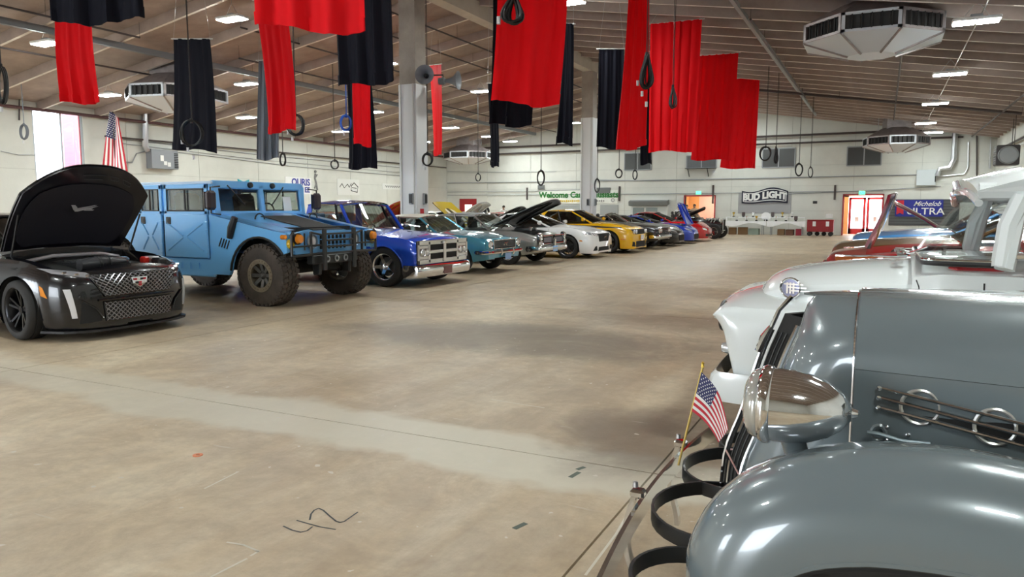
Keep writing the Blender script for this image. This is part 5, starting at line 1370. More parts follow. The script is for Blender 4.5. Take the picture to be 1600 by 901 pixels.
# red sports car, hood up
rp = paint('torch_red', (.55, .008, .012), 0, .22)
t, b = modern('torch red sports car with dark hood raised near the far end', (-8.0, 34.3, 0), 0, rp, zc=.96, zt=1.34, zn=.64, nose=.98, W=.95, bay=(-.4, .5, .86, .12), style='five', mw=CHROME, rwb=-3.3)
hood_leaf(t, 1.3, 1.2, 1.35, (-.5, 0, .96), math.radians(27), mat('dark_hood_skin', (.02, .006, .007), .3, coat=1), mat('hood_underside', (.02, .02, .022), .4))
for sd in (-1, 1):
    hl = node('headlamp', t); b.nose_patch(flip([(.5, .50), (.74, .55), (.74, .63), (.52, .58)], sd), .008).obj('lens', LENS, hl)
    b.nose_patch(flip([(.4, .24), (.62, .24), (.62, .36), (.42, .34)], sd), .006).obj('corner_intake', UNDER, t)
b.nose_patch([(-.34, .22), (.34, .22), (.34, .34), (-.34, .34)], .006).obj('lower_intake', UNDER, t)
# black hot rod with exposed tyre and chrome engine
def hot_rod():
    t = thing('hot_rod', 'black fenderless hot rod with exposed engine at the row end', 'car', (-7.35, 37.6, 0), 0, GR)
    b = Body(top=[(-2.9, .9), (-2.7, 1.05), (-.9, 1.05), (-.3, .98), (.2, .9), (.3, .86)], sh=[(-2.9, .8), (-.9, .95), (.3, .78)], wid=[(-2.9, .45), (-2.4, .62), (-1, .58), (.3, .32)], bot=[(-2.9, .4), (.3, .4)], bay=(-.75, .2, .97, .2))
    b.build(t, bp, [('engine_bay', UNDER, -.75, .2, 'top', 0, .97, 0)])
    M().box((.32, 0, .68), (.05, .56, .62), None, .02).obj('radiator_shell', CHROME, t); M().box((.345, 0, .68), (.02, .46, .52)).obj('radiator_core', UNDER, t, smooth=0)
    e = engine(t, -.25, .88, .9)
    for j in range(4):
        for sd in (-1, 1): M().tube([(-.45 + j * .15, sd * .22, .95), (-.45 + j * .15, sd * .34, 1.0), (-.55 + j * .15, sd * .42, .8)], .03, 7).obj('exhaust_stack', CHROME, t)
    greenhouse(t, b, dict(wsb=-.95, wst=-1.15, rrt=-1.9, rwb=-2.2, zr=1.42, yb=.52, yr=.48, m=bp, qx=(-2.0, -1.85)))
    M().tube([(0, -.75, .36), (0, .75, .36)], .035, 8).obj('front_axle', CHROME, t)
    four(t, 2.6, 1.62, .36, .2, .2, 'five', CHROME, R2=.40)
    for sd in (-1, 1): headlamp(t, (.25, sd * .42, .85), .085); M().tube([(.2, sd * .3, .7), (.22, sd * .42, .78)], .02, 6).obj('lamp_bracket', CHROME, t)
hot_rod()

# ------------------------------------------------------------------ second row behind, seen over and between the first
G2 = 'cars of the second row behind'
t, b = modern('pinkish red coupe seen through the blue pickup cab', (-14.6, 16.5, 0), 0, paint('rose_red', (.50, .03, .05)), grp=G2, zt=1.42, zc=1.05, style='five')
t, b = classic('orange coupe seen through the pickup windscreen', (-14.5, 19.1, 0), 0, paint('orange', (.72, .16, .01)), grp=G2, zt=1.4)
t, b = classic('red classic with raised hood left of the near column', (-15.2, 21.4, 0), 0, paint('signal_red', (.5, .01, .01)), grp=G2, bay=(-.5, .6, .86, .14))
hood_leaf(t, 1.4, 1.3, 1.2, (-.55, 0, 1.0), math.radians(40), paint('signal_red', (.5, .01, .01)), paint('signal_red', (.5, .01, .01)))
yw = paint('lemon_yellow', (.75, .55, .01))
t, b = modern('lemon yellow car whose raised hood has black and white stripes', (-14.5, 23.9, 0), 0, yw, grp=G2, bay=(-.4, .5, .86, .12))
h = hood_leaf(t, 1.4, 1.3, 1.3, (.55, 0, 1.0), math.radians(146), mat('hood_underside', (.02, .02, .022), .4), yw, ribs=False)
for q, c in ((-.42, bk), (-.2, WHITE), (.02, bk), (.24, WHITE), (.46, bk)): M().box((.66, q, .005), (1.2, .16, .03), None, .005).obj('stripe', c, h)
t, b = modern('white car with raised white hood by the column', (-14.9, 26.4, 0), 0, wp, grp=G2, bay=(-.4, .5, .86, .12))
hood_leaf(t, 1.4, 1.3, 1.25, (-.5, 0, 1.0), math.radians(38), wp, wp)
t, b = modern('pale grey car with half raised hood, second row', (-14.5, 28.9, 0), 0, paint('pale_grey', (.5, .5, .48)), grp=G2, bay=(-.4, .5, .86, .12))
hood_leaf(t, 1.4, 1.3, 1.2, (-.5, 0, 1.0), math.radians(30), paint('pale_grey', (.5, .5, .48)), mat('hood_underside', (.02, .02, .022), .4))
t, b = classic('white and red classic in the second row behind the white pony car', (-14.6, 31.6, 0), 0, wp, grp=G2, roofm=paint('signal_red', (.5, .01, .01)), vinyl=True)
t, b = modern('green-white small car partly hidden behind the silver grey one', (-14.4, 34.4, 0), 0, paint('mint', (.35, .5, .3)), grp=G2)
t, b = modern('dark car parked behind the raised black hood', (-15.6, 9.8, 0), 0, bp, grp=G2)
# ------------------------------------------------------------------ right row, noses to the aisle (rz = pi)
GRR = 'classic cars parked along the other side'
# nearest: slate grey thirties car
def thirties():
    t = thing('vintage_car', 'slate grey thirties car with chrome teardrop headlamp, nearest the camera', 'car', (.05, 2.68, 0), PI, GRR)
    pm = paint('slate_grey', (.16, .195, .21), .1, .25)
    xn = curve([(.45, .53), (.60, .52), (.80, .46), (.99, .41), (1.10, .37), (1.18, .335), (1.215, .29)])      # prow profile, z -> x
    wz = lambda x: curve([(.14, .30), (-.3, .36), (-1.2, .47)])(x)
    ztop = curve([(.14, 1.225), (-.3, 1.235), (-1.2, 1.30)])
    def sect(x, v):
        "half hood section, v 0 at the sill to 1 at the centre line"
        w, zt = wz(x), ztop(x)
        if v < .55: z = .70 + (1.02 - .70) * v / .55; return (w * (.97 + .03 * v / .55), z)
        a = (v - .55) / .45 * PI / 2
        return (w * math.cos(a) ** .8, 1.02 + (zt - 1.02) * math.sin(a) ** .95)
    # hood: top panel and side panels
    for sd in (-1, 1):
        h = node('hood_side', t)
        M().sheet(lambda u, v: (.10 - 1.3 * u, sd * sect(.10 - 1.3 * u, v * .56)[0], sect(.10 - 1.3 * u, v * .56)[1]), 16, 8, -.01 * sd).obj('panel', pm, h, smooth=60)
        # louvre: three chrome strips over a dark slot, two rings
        yy = lambda x, z: sd * (wz(x) * .995 + .004)
        x0 = .035
        sl = M().sheet(lambda u, v: (x0 - .04 - 1.0 * u, yy(x0 - 1.0 * u, 0) + sd * .008, .985 - .155 * u - .058 * v), 12, 2, .002); sl.obj('louvre_slot', UNDER, h)
        for j in range(3):
            M().tube([(x0 - 1.05 * u, yy(x0 - 1.05 * u, 0) + sd * .016, .985 - .155 * u - .029 * j) for u in np.linspace(0, 1, 12)], .0058, 8).obj('chrome_strip', CHROME, h)
            M().lathe([(0, .014), (.007, .012), (.009, 0)], (x0, yy(x0, 0) + sd * .016, .985 - .029 * j), 'y', 10).obj('strip_end', CHROME, h)
        for xr in (-.070, -.248, -.43, -.61):
            u = (x0 - xr) / 1.05; zc = .985 - .155 * u - .029
            M().tube([(xr + .048 * math.cos(a), yy(xr, 0) + sd * .008, zc + .048 * math.sin(a)) for a in np.linspace(0, 2 * PI, 33)[:-1]], .0055, 6, True).obj('chrome_ring', mat('satin_ring', (.55, .55, .53), .3, .8), h)
        # latch handle
        lt = node('hood_latch', h, (.03, sd * (wz(.0) + .016), .852))
        M().tube([(.018 * math.cos(a), 0, .022 * math.sin(a)) for a in np.linspace(0, 2 * PI, 15)[:-1]], .007, 6, True).obj('ring', pm, lt)
        M().tube([(.03, sd * .012, 0), (0, sd * .014, 0), (-.06, sd * .012, -.012), (-.13, sd * .006, -.014)], [.006, .007, .006, .009], 7).obj('lever', mat('pale_grey_handle', (.25, .31, .34), .3, .4), lt)
        M().prism([(.02, -.03), (-.11, -.03), (-.05, -.048), (.02, -.05)], -.008, .008, 'y').obj('base_plate', pm, lt, smooth=0)
        for (dx, dz) in ((-.02, .02), (-.02, -.02), (-.075, .004), (-.155, -.018)): M().lathe([(0, .006), (.005, .005), (.007, 0)], (dx, sd * .004, dz), 'y', 8).obj('rivet', CHROME, lt)
        M().sheet(lambda u, v: (.10 - 1.3 * u, sd * (sect(.10 - 1.3 * u, .555)[0] + .003), 1.045 - .03 * u + .006 * v), 16, 1, .002).obj('hinge_line', UNDER, t)
    ht = node('hood_top', t)
    def topf(u, v):
        s = 2 * v - 1; x = .10 - 1.3 * u; y, z = sect(x, .56 + .44 * (1 - abs(s))); return (x, y * (1 if s > 0 else -1), z)
    M().sheet(topf, 16, 24, .01).obj('panel', pm, ht, smooth=60)
    M().tube([topf(u, .5) + np.array((0, 0, .003)) if False else (topf(u, .5)[0], 0, topf(u, .5)[2] + .002) for u in np.linspace(0, 1, 8)], .006, 6).obj('centre_hinge', CHROME, ht)
    # chrome seam band between shell and hood
    M().tube([(.105, y, z) for y, z in [(sect(.10, v)[0] + .002, sect(.10, v)[1]) for v in np.linspace(0, 1, 18)] + [(-sect(.10, v)[0] - .002, sect(.10, v)[1]) for v in np.linspace(.97, 0, 18)]], .0045, 6).obj('shell_band', CHROME, t)
    # radiator shell: from the band to the grille edge
    def gedge(v):
        z = .45 + .765 * min(1, v / .92); y = .185 * (1 - (z - .45) / 1.5)
        if v > .8: y *= math.cos((v - .8) / .2 * PI / 2)
        return Vector((xn(z) - .012 - .075 * (1 if v < .8 else math.cos((v - .8) / .2 * PI / 2)), y, z))
    sh = node('radiator_shell', t)
    for sd in (-1, 1):
        def shf(u, v):
            y, z = sect(.10, v); 
            if v < .55: z = .45 + (1.02 - .45) * v / .55
            a = Vector((.10, y, z)); c = gedge(v); 
            k = Vector((a.x + (c.x - a.x) * .82, a.y * .80 + c.y * .2, a.z * .55 + c.z * .45))
            p = a * (1 - u) ** 2 + k * 2 * u * (1 - u) + c * u * u
            return (p.x, sd * p.y, p.z)
        M().sheet(shf, 14, 26, -.008 * sd).obj('shell_side', pm, sh, smooth=60)
        M().tube([(gedge(v).x + .006, sd * gedge(v).y, gedge(v).z) for v in np.linspace(.02, .80, 24)], .0075, 7).obj('grille_edge', CHROME, sh)
    gr = node('grille', t)
    M().sheet(lambda u, v: (xn(.46 + .68 * v) - .02 - .075 * abs(2 * u - 1), (-1 + 2 * u) * .178 * (1 - .45 * v), .46 + .68 * v), 8, 20, .01).obj('grille_core', UNDER, gr, smooth=60)
    for j in range(9):
        q = -.16 + .32 * j / 8
        M().tube([(xn(z) - .008 - .075 * abs(q) / .178, q * (1 - (z - .45) / 1.5), z) for z in np.linspace(.46, 1.08, 12)], .0035, 5).obj('grille_bar', BLACKP, gr)
    M().tube([(xn(z) + .004, 0, z) for z in np.linspace(.46, 1.2, 16)], .008, 7).obj('centre_strip', CHROME, gr)
    for z in (.62, .78): M().tube([(xn(z) - .07, -.14, z - .03), (xn(z) + .004, 0, z + .01), (xn(z) - .07, .14, z - .03)], .0035, 5).obj('cross_strip', mat('rose_strip', (.6, .35, .33), .3, .5), gr)
    o = node('hood_ornament', t, (.40, 0, 1.05)); M().tube([(0.02, 0, -.05), (0, 0, 0), (-.02, 0, .04)], [.012, .016, .008], 8).obj('badge', CHROME, o)
    # pontoon fenders
    path = [(.43, .30), (.485, .42), (.485, .55), (.44, .68), (.34, .79), (.20, .865), (.03, .905), (-.14, .917), (-.32, .90), (-.52, .845), (-.72, .755), (-.92, .63), (-1.1, .48), (-1.25, .36)]
    px = curve([(i, p[0]) for i, p in enumerate(path)]); pz = curve([(i, p[1]) for i, p in enumerate(path)])
    def cl(u): i = u * (len(path) - 1); return Vector((px(i), 0, pz(i)))
    for sd in (-1, 1):
        f = node('front_fender', t)
        def fn(u, v):
            c = cl(u); e = .004; tg = (cl(min(1, u + e)) - cl(max(0, u - e))).normalized(); nr = Vector((-tg.z, 0, tg.x)); nr = nr if nr.z > 0 or u < .2 else -nr
            nr = Vector((tg.z, 0, -tg.x)); 
            if nr.z < 0 and u > .3: nr = -nr
            if u <= .3 and nr.x < 0: nr = -nr
            s = v * 2 - 1                                           # -1 inner edge, +1 outer edge
            if s > 0: a = s * PI * .53; y = .695 + .165 * math.sin(a); d = .195 * (1 - math.cos(a))
            else: a = -s * PI * .5; y = .695 - (.33 - .02 * u) * math.sin(a); d = .20 * (1 - math.cos(a) ** 1.2 if math.cos(a) > 0 else 1)
            p = c - nr * d
            return (p.x, sd * y, p.z)
        M().sheet(fn, 44, 26, .008 * sd).obj('skin', pm, f, smooth=60)
        M().tube([fn(u, 1) for u in np.linspace(0, 1, 40)], .011, 7).obj('rolled_edge', pm, f)
        M().sheet(lambda u, v: tuple(Vector(fn(u, .985 - .45 * v)) - Vector((0, 0, .03 + .02 * v))), 30, 6, .004).obj('inner_liner', UNDER, f)
        # chrome teardrop headlamp on a short stalk
        hl = node('headlamp', t, (.245, sd * .575, .962))
        prof = [(0, .128), (.06, .122), (.088, .108), (.097, .09), (.100, .07), (.1015, .05), (.1, .0), (.092, -.045), (.075, -.09), (.05, -.125), (.022, -.146), (0, -.150)]
        M().lathe(prof[5:], (0, 0, 0), 'x', 40).obj('shell', CHROME, hl, smooth=60)
        M().lathe([(.1015, .05), (.107, .055), (.108, .07), (.102, .082), (.096, .085)], (0, 0, 0), 'x', 40).obj('bezel', CHROME, hl, smooth=60)
        M().lathe(prof[:4] + [(.096, .083)], (0, 0, 0), 'x', 32).obj('lens', mat('lamp_glass', (.55, .55, .52), .08, .5, coat=1), hl, smooth=60)
        M().lathe([(0, -.168), (.010, -.162), (.014, -.15), (.02, -.14)], (0, 0, 0), 'x', 14).obj('tail_button', CHROME, hl)
        M().loft([[(.035 * math.cos(a) - .02 * k, .03 * math.sin(a) - sd * .03 * k, -.085 - .07 * k) for a in np.linspace(0, 2 * PI, 13)[:-1]] for k in (0, .4, 1, 1.4)], True, True).obj('stalk', pm, hl, smooth=60)
        M().sheet(lambda u, v: (.12 + .32 * u, sd * (.30 - .16 * u + .30 * v), .72 - .12 * u - .05 * v), 4, 4, .006).obj('splash_apron', pm, t)
        M().sheet(lambda u, v: (-.1 - 1.1 * u, sd * (.30 + .16 * v + .10 * u), .70 + .04 * v - .1 * u), 4, 4, .006).obj('splash_apron', pm, t)
    four(t, 2.85, 1.42, .355, .165, .2, 'cap', mat('grey_steel_wheel', (.06, .08, .09), .3, .3), R2=.355)
    # cab and tail, outside the frame but standing there
    b = Body(top=[(-3.6, .8), (-3.2, 1.05), (-2.2, 1.2), (-1.2, 1.28), (-1.15, 1.28)], sh=[(-3.6, .7), (-2.2, 1.05), (-1.15, 1.15)], wid=[(-3.6, .5), (-3.0, .78), (-2.0, .80), (-1.15, .52)], bot=[(-3.6, .4), (-1.15, .34)], arches=((-2.85, .36, .42),))
    b.build(t, pm, [('door', pm, -2.2, -1.25, 'side', .08, 1, 0)])
    greenhouse(t, b, dict(wsb=-1.2, wst=-1.42, rrt=-2.5, rwb=-3.0, zr=1.62, yb=.55, yr=.50, m=pm, pb=[(-2.0, -2.0)], qx=(-2.6, -2.45), drop=.1))
    M().box((-1.2, 0, .38), (2.4, .7, .12)).obj('chassis_frame', UNDER, t, smooth=0)
    for sd in (-1, 1): M().box((-1.75, sd * .66, .34), (1.3, .26, .04), None, .01).obj('running_board', BLACKP, t)
    # bumper: chrome blade, two guards, black spring arms
    bp = node('front_bumper', t)
    def strip(pts, h, th, m, nm, tilt=0):
        k = M(); rings = []
        P_ = [Vector(p) for p in pts]
        for i, p in enumerate(P_):
            tg = (P_[min(i + 1, len(P_) - 1)] - P_[max(0, i - 1)]); tg.z = 0; tg.normalize(); n = Vector((-tg.y, tg.x, 0)) * th / 2
            u = Vector((0, 0, h / 2)) + n * tilt
            rings.append([p - n - u, p + n - u, p + n + u, p - n + u])
        k.loft(rings, True, True); return k.obj(nm, m, bp, smooth=40)
    def arc(cx, cy, rx, ry, a0, a1, z, n=16): return [(cx + rx * math.cos(a), cy + ry * math.sin(a), z) for a in np.linspace(a0, a1, n)]
    strip([(.66 + .10 * math.cos(s * 1.2), .86 * s, .46) for s in np.linspace(-1, 1, 30)], .07, .014, CHROME, 'blade')
    for sd in (-1, 1):
        gd = node('bumper_guard', bp, (.775, sd * .30, .40))
        M().loft([[(.018 * math.sin(z * 16) + dx, dy, z - .12) for dx, dy in ((.012, .018), (.012, -.018), (-.006, -.018), (-.006, .018))] for z in np.linspace(-.10, .26, 14)], True, True).obj('guard', CHROME, gd, smooth=50)
        M().box((-.02, 0, .13), (.05, .045, .03), None, .008).obj('clamp', CHROME, gd)
        M().lathe([(0, .02), (.009, .018), (.011, 0)], (-.01, 0, .15), 'z', 10).obj('bolt', STEEL, gd)
        strip(arc(.50, sd * .22, .215, .25, -PI / 2, PI / 2, .47), .05, .010, BLACKP, 'spring_arm')
        strip(arc(.50, sd * .66, .16, .17, -PI / 2, PI / 2, .44), .05, .010, BLACKP, 'spring_arm')
    for sd in (-1, 1): M().box((.28, sd * .33, .45), (.5, .05, .06)).obj('frame_horn', UNDER, t, smooth=0)
    return t
thirties()
# small flag on the bumper
def bumper_flag():
    pb, pt = PY(1061, 722, 2.74), PY(1098, 573, 2.74)
    t = thing('small_flag', 'small stars and stripes flag on a gold stick at the bumper', 'flag', pb)
    L = lambda p: p - pb
    d = (pt - pb)
    M().tube([Vector((0, 0, 0)) - d * .03, d], .0045, 8).obj('stick', mat('gold_stick', (.6, .42, .12), .4, .3), t)
    M().lathe([(0, .022), (.006, .016), (.005, .006), (.008, 0), (0, -.002)], d, 'z', 10).obj('finial', mat('gold', (.8, .55, .1), .3, .8), t)
    H1, H2 = L(PY(1096, 581, 2.735)), L(PY(1081, 642, 2.735)); F1, F2 = L(PY(1137, 668, 2.70)), L(PY(1122, 690, 2.72))
    nr = Vector((math.sin(PS), -math.cos(PS), 0))
    def fl(u, v):
        p = H1.lerp(F1, u).lerp(H2.lerp(F2, u), v)
        return p + nr * (.012 * math.sin(u * 7 + v * 2) * u) + Vector((.018 * math.sin(PI * u) * (1 - .6 * v), 0, .020 * math.sin(PI * u) * (1 - v * .5)))
    return t, fl, nr
def flag_cloth(t, fl, nr, sc):
    fr, fw, fb = mat('flag_red', (.50, .012, .03), .6), mat('flag_white', (.78, .77, .75), .6), mat('flag_blue', (.018, .022, .10), .6)
    for j in range(13):
        u0 = .42 if j < 7 else 0
        M().sheet(lambda u, v: fl(u0 + (1 - u0) * u, (j + v) / 13), 14, 1, .0006 * sc).obj('stripe', fw if j % 2 else fr, t, smooth=60)
    M().sheet(lambda u, v: fl(.42 * u, v * 7 / 13), 8, 8, .0006 * sc).obj('canton', fb, t, smooth=60)
    k = M()
    for r in range(9):
        for c in range(6 if r % 2 == 0 else 5):
            u = .42 * ((c + .5) / 6 + (0 if r % 2 == 0 else .5 / 6)); v = (r + .6) / 9.3 * 7 / 13
            for off in (1, -1):
                cpt = fl(u, v) + nr * .0012 * sc * off; e1 = (fl(u + .01, v) - fl(u, v)).normalized(); e2 = (fl(u, v + .01) - fl(u, v)).normalized()
                k.add([cpt + (e1 * math.cos(a) + e2 * math.sin(a)) * (.0032 if q % 2 == 0 else .0016) * sc for q, a in enumerate(np.linspace(0, 2 * PI, 11)[:-1])], [tuple(range(10))])
    k.obj('stars', fw, t, smooth=0)
t, fl, nr = bumper_flag(); flag_cloth(t, fl, nr, 1.0)

# white fifties pickup
def pickup_white():
    t = thing('pickup_truck', 'white lowered fifties pickup with wraparound windscreen beside the grey car', 'truck', (-.25, 5.6, 0), PI, GRR)
    pm = paint('pearl_white', (.76, .80, .80), .0, .25)
    fe = Body(top=[(-.8, .95), (0, .96), (.45, .955), (.62, .93), (.675, .90), (.69, .87)], sh=[(-.8, .86), (0, .88), (.5, .88), (.66, .86), (.69, .83)], wid=[(-.8, .88), (-.3, .90), (.3, .90), (.55, .885), (.66, .86), (.69, .84)],
              bot=[(-.8, .25), (.4, .27), (.52, .30), (.56, .50), (.60, .66), (.645, .76), (.69, .81)], arches=((0, .33, .39),), crown=3.0, side=[(0, .95), (.3, .985), (.7, 1.0), (.9, .985), (1, .95)])
    fe.build(t, pm)
    ho = Body(top=[(-.50, 1.175), (-.2, 1.155), (.15, 1.115), (.34, 1.075), (.44, 1.02), (.475, .97)], sh=[(-.50, 1.06), (.15, 1.01), (.4, .95), (.475, .91)], wid=[(-.50, .74), (0, .70), (.3, .62), (.43, .52), (.475, .42)],
              bot=[(-.5, .85), (.475, .85)], side=[(0, 1.0), (.6, .995), (1, .95)], crown=2.6)
    parts = ho.build(t, pm)
    for o in parts['body']: o.name = 'hood'
    ca = Body(top=[(-2.1, 1.2), (-.9, 1.22), (-.55, 1.215), (-.42, 1.20)], sh=[(-2.1, 1.12), (-.6, 1.13), (-.42, 1.10)], wid=[(-2.1, .86), (-.9, .87), (-.55, .86), (-.42, .80)], bot=[(-2.1, .28), (-.42, .28)], side=[(0, .97), (.3, 1.0), (.8, .995), (1, .965)])
    ca.build(t, pm, [('door', pm, -1.8, -.76, 'side', .1, 1, 0)])
    bd = Body(top=[(-4.2, 1.0), (-2.2, 1.0)], sh=[(-4.2, .98), (-2.2, .98)], wid=[(-4.2, .86), (-2.2, .86)], bot=[(-4.2, .34), (-2.2, .3)], arches=((-2.95, .34, .4),), bay=(-4.1, -2.3, .95, .4))
    p = bd.build(t, pm)
    for o in p['body']: o.name = 'cargo_bed'
    for sd in (-1, 1):
        ca.side_line([(-.765, .38), (-.765, 1.09)], sd, .005).obj('door_seam', DARK, t); ca.side_line([(-.47, .5), (-.455, 1.05), (-.44, 1.09)], sd, .004).obj('cowl_seam', DARK, t)
        em = node('hood_emblem', t, (.245, sd * .665, 1.0), (0, 0, -sd * .26))
        gm_ = mat('emblem_grey', (.22, .22, .32), .3, .5)
        M().tube([(.062 * math.cos(a), sd * .012, .062 * math.sin(a)) for a in np.linspace(0, 2 * PI, 25)[:-1]], .007, 6, True).obj('ring', CHROME, em)
        M().lathe([(0, sd * .008), (.056, sd * .006)], (0, 0, 0), 'y', 20).obj('disc', gm_, em)
        for j in range(3): M().box((-.02 - .02 * j, sd * .014, .015 - .02 * j + .01), (.12, .006, .009)).obj('bar', CHROME, em, smooth=0)
        for j in (-1, 0, 1): M().box((.02 * j, sd * .012, 0), (.012, .006, .07)).obj('letter_bar', CHROME, em, smooth=0)
        headlamp(t, (.635, sd * .66, .80), .085)
        M().tube([(.655, sd * (.66 + .13 * math.cos(a)), .80 + .09 * math.sin(a)) for a in np.linspace(0, 2 * PI, 25)[:-1]], .012, 6, True).obj('headlamp_bezel', DARK, t)
        tl = node('parking_lamp', t, (.62, sd * .66, .585)); M().lathe([(0, .05), (.03, .04), (.04, .0), (.04, -.03)], (0, 0, 0), 'x', 14).obj('lens', LENS, tl)
    for j in range(5): M().box((.60 - .02 * (j == 4), 0, .80 - j * .065), (.03, 1.05, .022), None, .008).obj('grille_bar', CHROME, t)
    M().box((.52, 0, .66), (.02, 1.1, .34)).obj('grille_core', UNDER, t, smooth=0)
    bumper(t, .64, .93, .28, .47, pm, .30)
    M().box((.48, 0, .42), (.2, 1.3, .06)).obj('bumper_bracket', UNDER, t, smooth=0)
    # cab glass and roof (wraparound screen)
    def plan(s, z):
        "screen plan curve: s -1..1 across; returns x, y"
        k = abs(s); fz = (z - 1.20) / .42; y = .84 - .10 * fz
        fx = -.47 - .33 * fz - .02 * k * k
        if k < .62: yy = (y - .13) * k / .62; x = fx
        else: a = (k - .62) / .38 * PI / 2; yy = y - .13 + .13 * math.sin(a); x = fx - (.32 - .25 * fz) * (1 - math.cos(a))
        return x, math.copysign(yy, s)
    def scr(u, v):
        s = 2 * u - 1; z = 1.19 + .40 * v; x, y = plan(s, z); return (x, y, z + .02 * (1 - s * s) * v)
    M().sheet(scr, 40, 6, .006).obj('windscreen', glass_mat('clear_screen', (.9, .92, .92), .03), t, smooth=60)
    k = M(); k.tube([scr(i / 40, 0) for i in range(41)], .016, 7); k.obj('screen_gasket', DARK, t)
    k = M(); k.tube([tuple(Vector(scr(i / 40, 0)) + Vector((.004, 0, .018))) for i in range(41)], .009, 7); k.obj('screen_trim', CHROME, t)
    for u in (0, 1):
        sd = -1 if u == 0 else 1
        M().tube([tuple(Vector(scr(u, v)) + Vector((-.045, 0, 0))) for v in np.linspace(-.05, 1, 7)], [.052, .05, .046, .043, .04, .04, .05], 8).obj('a_pillar', pm, t)
        M().tube([scr(u, v) for v in np.linspace(0, 1, 7)], .012, 7).obj('pillar_trim', CHROME, t)
        # door window frame with rounded corners
        y = .835
        pts = [(-.90, 1.24), (-.90, 1.40), (-.94, 1.50), (-1.02, 1.545), (-1.70, 1.545), (-1.76, 1.50), (-1.76, 1.24)]
        M().tube([(x, sd * (y - .28 * (z - 1.24)), z) for x, z in pts], .022, 7, True).obj('door_window_frame', CHROME, t)
        M().add([(x, sd * (y - .28 * (z - 1.24)), z) for x, z in pts], [tuple(range(7))]).obj('door_window', glass_mat('clear_screen'), t, smooth=0)
        M().tube([(-1.84, sd * .84, 1.18), (-1.84, sd * .75, 1.6)], [.09, .08], 8).obj('rear_pillar', pm, t)
        M().tube([(x, sd * .745, 1.59) for x in (-.72, -1.2, -1.9)], .05, 8).obj('roof_rail', pm, t)
        M().tube([(-.835, sd * .85, 1.18), (-.86, sd * .80, 1.40), (-.92, sd * .77, 1.56)], [.05, .05, .05], 8).obj('door_pillar', pm, t)
    def rf(u, v):
        s = 2 * v - 1; x = -.755 - 1.24 * u + .05 * (1 - s * s); y = .78 * s
        return (x + .035 * (1 - min(1, u / .06)) * 1, y, 1.71 - .075 * abs(s) ** 4 - .085 * max(0, 1 - u / .32) ** 2 - .03 * max(0, (u - .7) / .3) ** 2)
    M().sheet(rf, 20, 16, .05).obj('roof', pm, t, smooth=60)
    M().tube([tuple(Vector(rf(0, v)) - Vector((0, 0, .022))) for v in np.linspace(0, 1, 14)], .022, 8).obj('visor_lip', pm, t)
    M().box((-1.97, 0, 1.40), (.04, 1.5, .42)).obj('cab_back', pm, t, smooth=0)
    M().box((-.75, 0, 1.13), (.30, 1.5, .14), None, .04).obj('dashboard', mat('red_trim_paint', (.35, .01, .015), .3, coat=1), t)
    for sd in (-1, 1):
        st = node('seat', t, (-1.45, sd * .38, .85)); M().box((0, 0, .08), (.5, .7, .18), None, .05).obj('cushion', mat('red_vinyl', (.33, .01, .015), .4), st); M().box((-.25, 0, .42), (.16, .7, .6), (0, -.15, 0), .06).obj('backrest', mat('red_vinyl', (.33, .01, .015), .4), st)
    M().tube([(-1.0 + .06 * math.sin(a), .38 + .2 * math.cos(a), 1.2 + .18 * math.sin(a)) for a in np.linspace(0, 2 * PI, 19)[:-1]], .013, 6, True).obj('steering_wheel', mat('red_trim_paint', (.35, .01, .015), .3, coat=1), t)
    M().box((-.62, 0, 1.23), (.02, .10, .05)).obj('rear_view_mirror', CHROME, t, smooth=0)
    k = M(); k.tube([(-.40, .25, 1.22), (-.36, .33, 1.235), (-.40, .45, 1.225)], .012, 6); k.tube([(-.42, .3, 1.22), (-.50, .5, 1.27)], .006, 5); k.obj('wiper', CHROME, t)
    for j in range(8): M().box((-.37 - .0 * j, -.42 + j * .12, 1.212), (.06, .05, .012), None, .004).obj('cowl_louvre', CHROME, t)
    four(t, 2.95, 1.55, .34, .22, .2, 'cap', CHROME)
pickup_white()

# further along the right row
red2 = paint('candy_red', (.42, .012, .014), .15); orange2 = paint('copper', (.40, .10, .02), .45)
t, b = classic('two tone red and copper fifties car with hood tilted up', (.42, 8.8, 0), PI, red2, W=.95, nose=.92, zc=1.18, zn=1.03, zt=1.50, bot=.26, grp=GRR, name='classic_car', bay=(-.35, .55, .80, .1), wsb=-.75, wst=-1.25, style='cap', rwb=-3.0)
for sd in (-1, 1):
    b.side_patch([(-2.9, .55), (.80, .55), (.82, 1.03), (-2.9, 1.06)], sd, .006, (30, 5)).obj('copper_flank', orange2, t)
    b.side_line([(-2.9, 1.065), (.82, 1.035)], sd, .012, .006).obj('chrome_spear', CHROME, t); b.side_line([(-2.9, .55), (.84, .55)], sd, .009, .006).obj('chrome_spear', CHROME, t)
    headlamp(t, (.90, sd * .75, .87), .1)
    M().tube([(.78, sd * .955, .97), (.90, sd * .93, .95), (.95, sd * .80, .93)], [.02, .03, .03], 8).obj('fender_brow', CHROME, t)
bumper(t, .94, .98, .38, .54, CHROME, .35); M().box((.93, 0, .68), (.03, 1.1, .2), None, .03).obj('grille', CHROME, t)
hood_leaf(t, 1.3, 1.2, .62, (.55, 0, 1.10), math.radians(116), paint('maroon', (.16, .006, .02)), paint('maroon', (.16, .006, .02)), ribs=False, nm='raised_hood')
engine(t, .1, .95, .9)
t, b = classic('bronze brown sixties car between the copper and blue ones', (.30, 11.7, 0), PI, paint('bronze', (.22, .11, .035), .5), W=.95, nose=.9, zc=1.13, zn=1.0, zt=1.44, grp=GRR, name='classic_car', style='cap')
for sd in (-1, 1): headlamp(t, (.89, sd * .72, .78), .085)
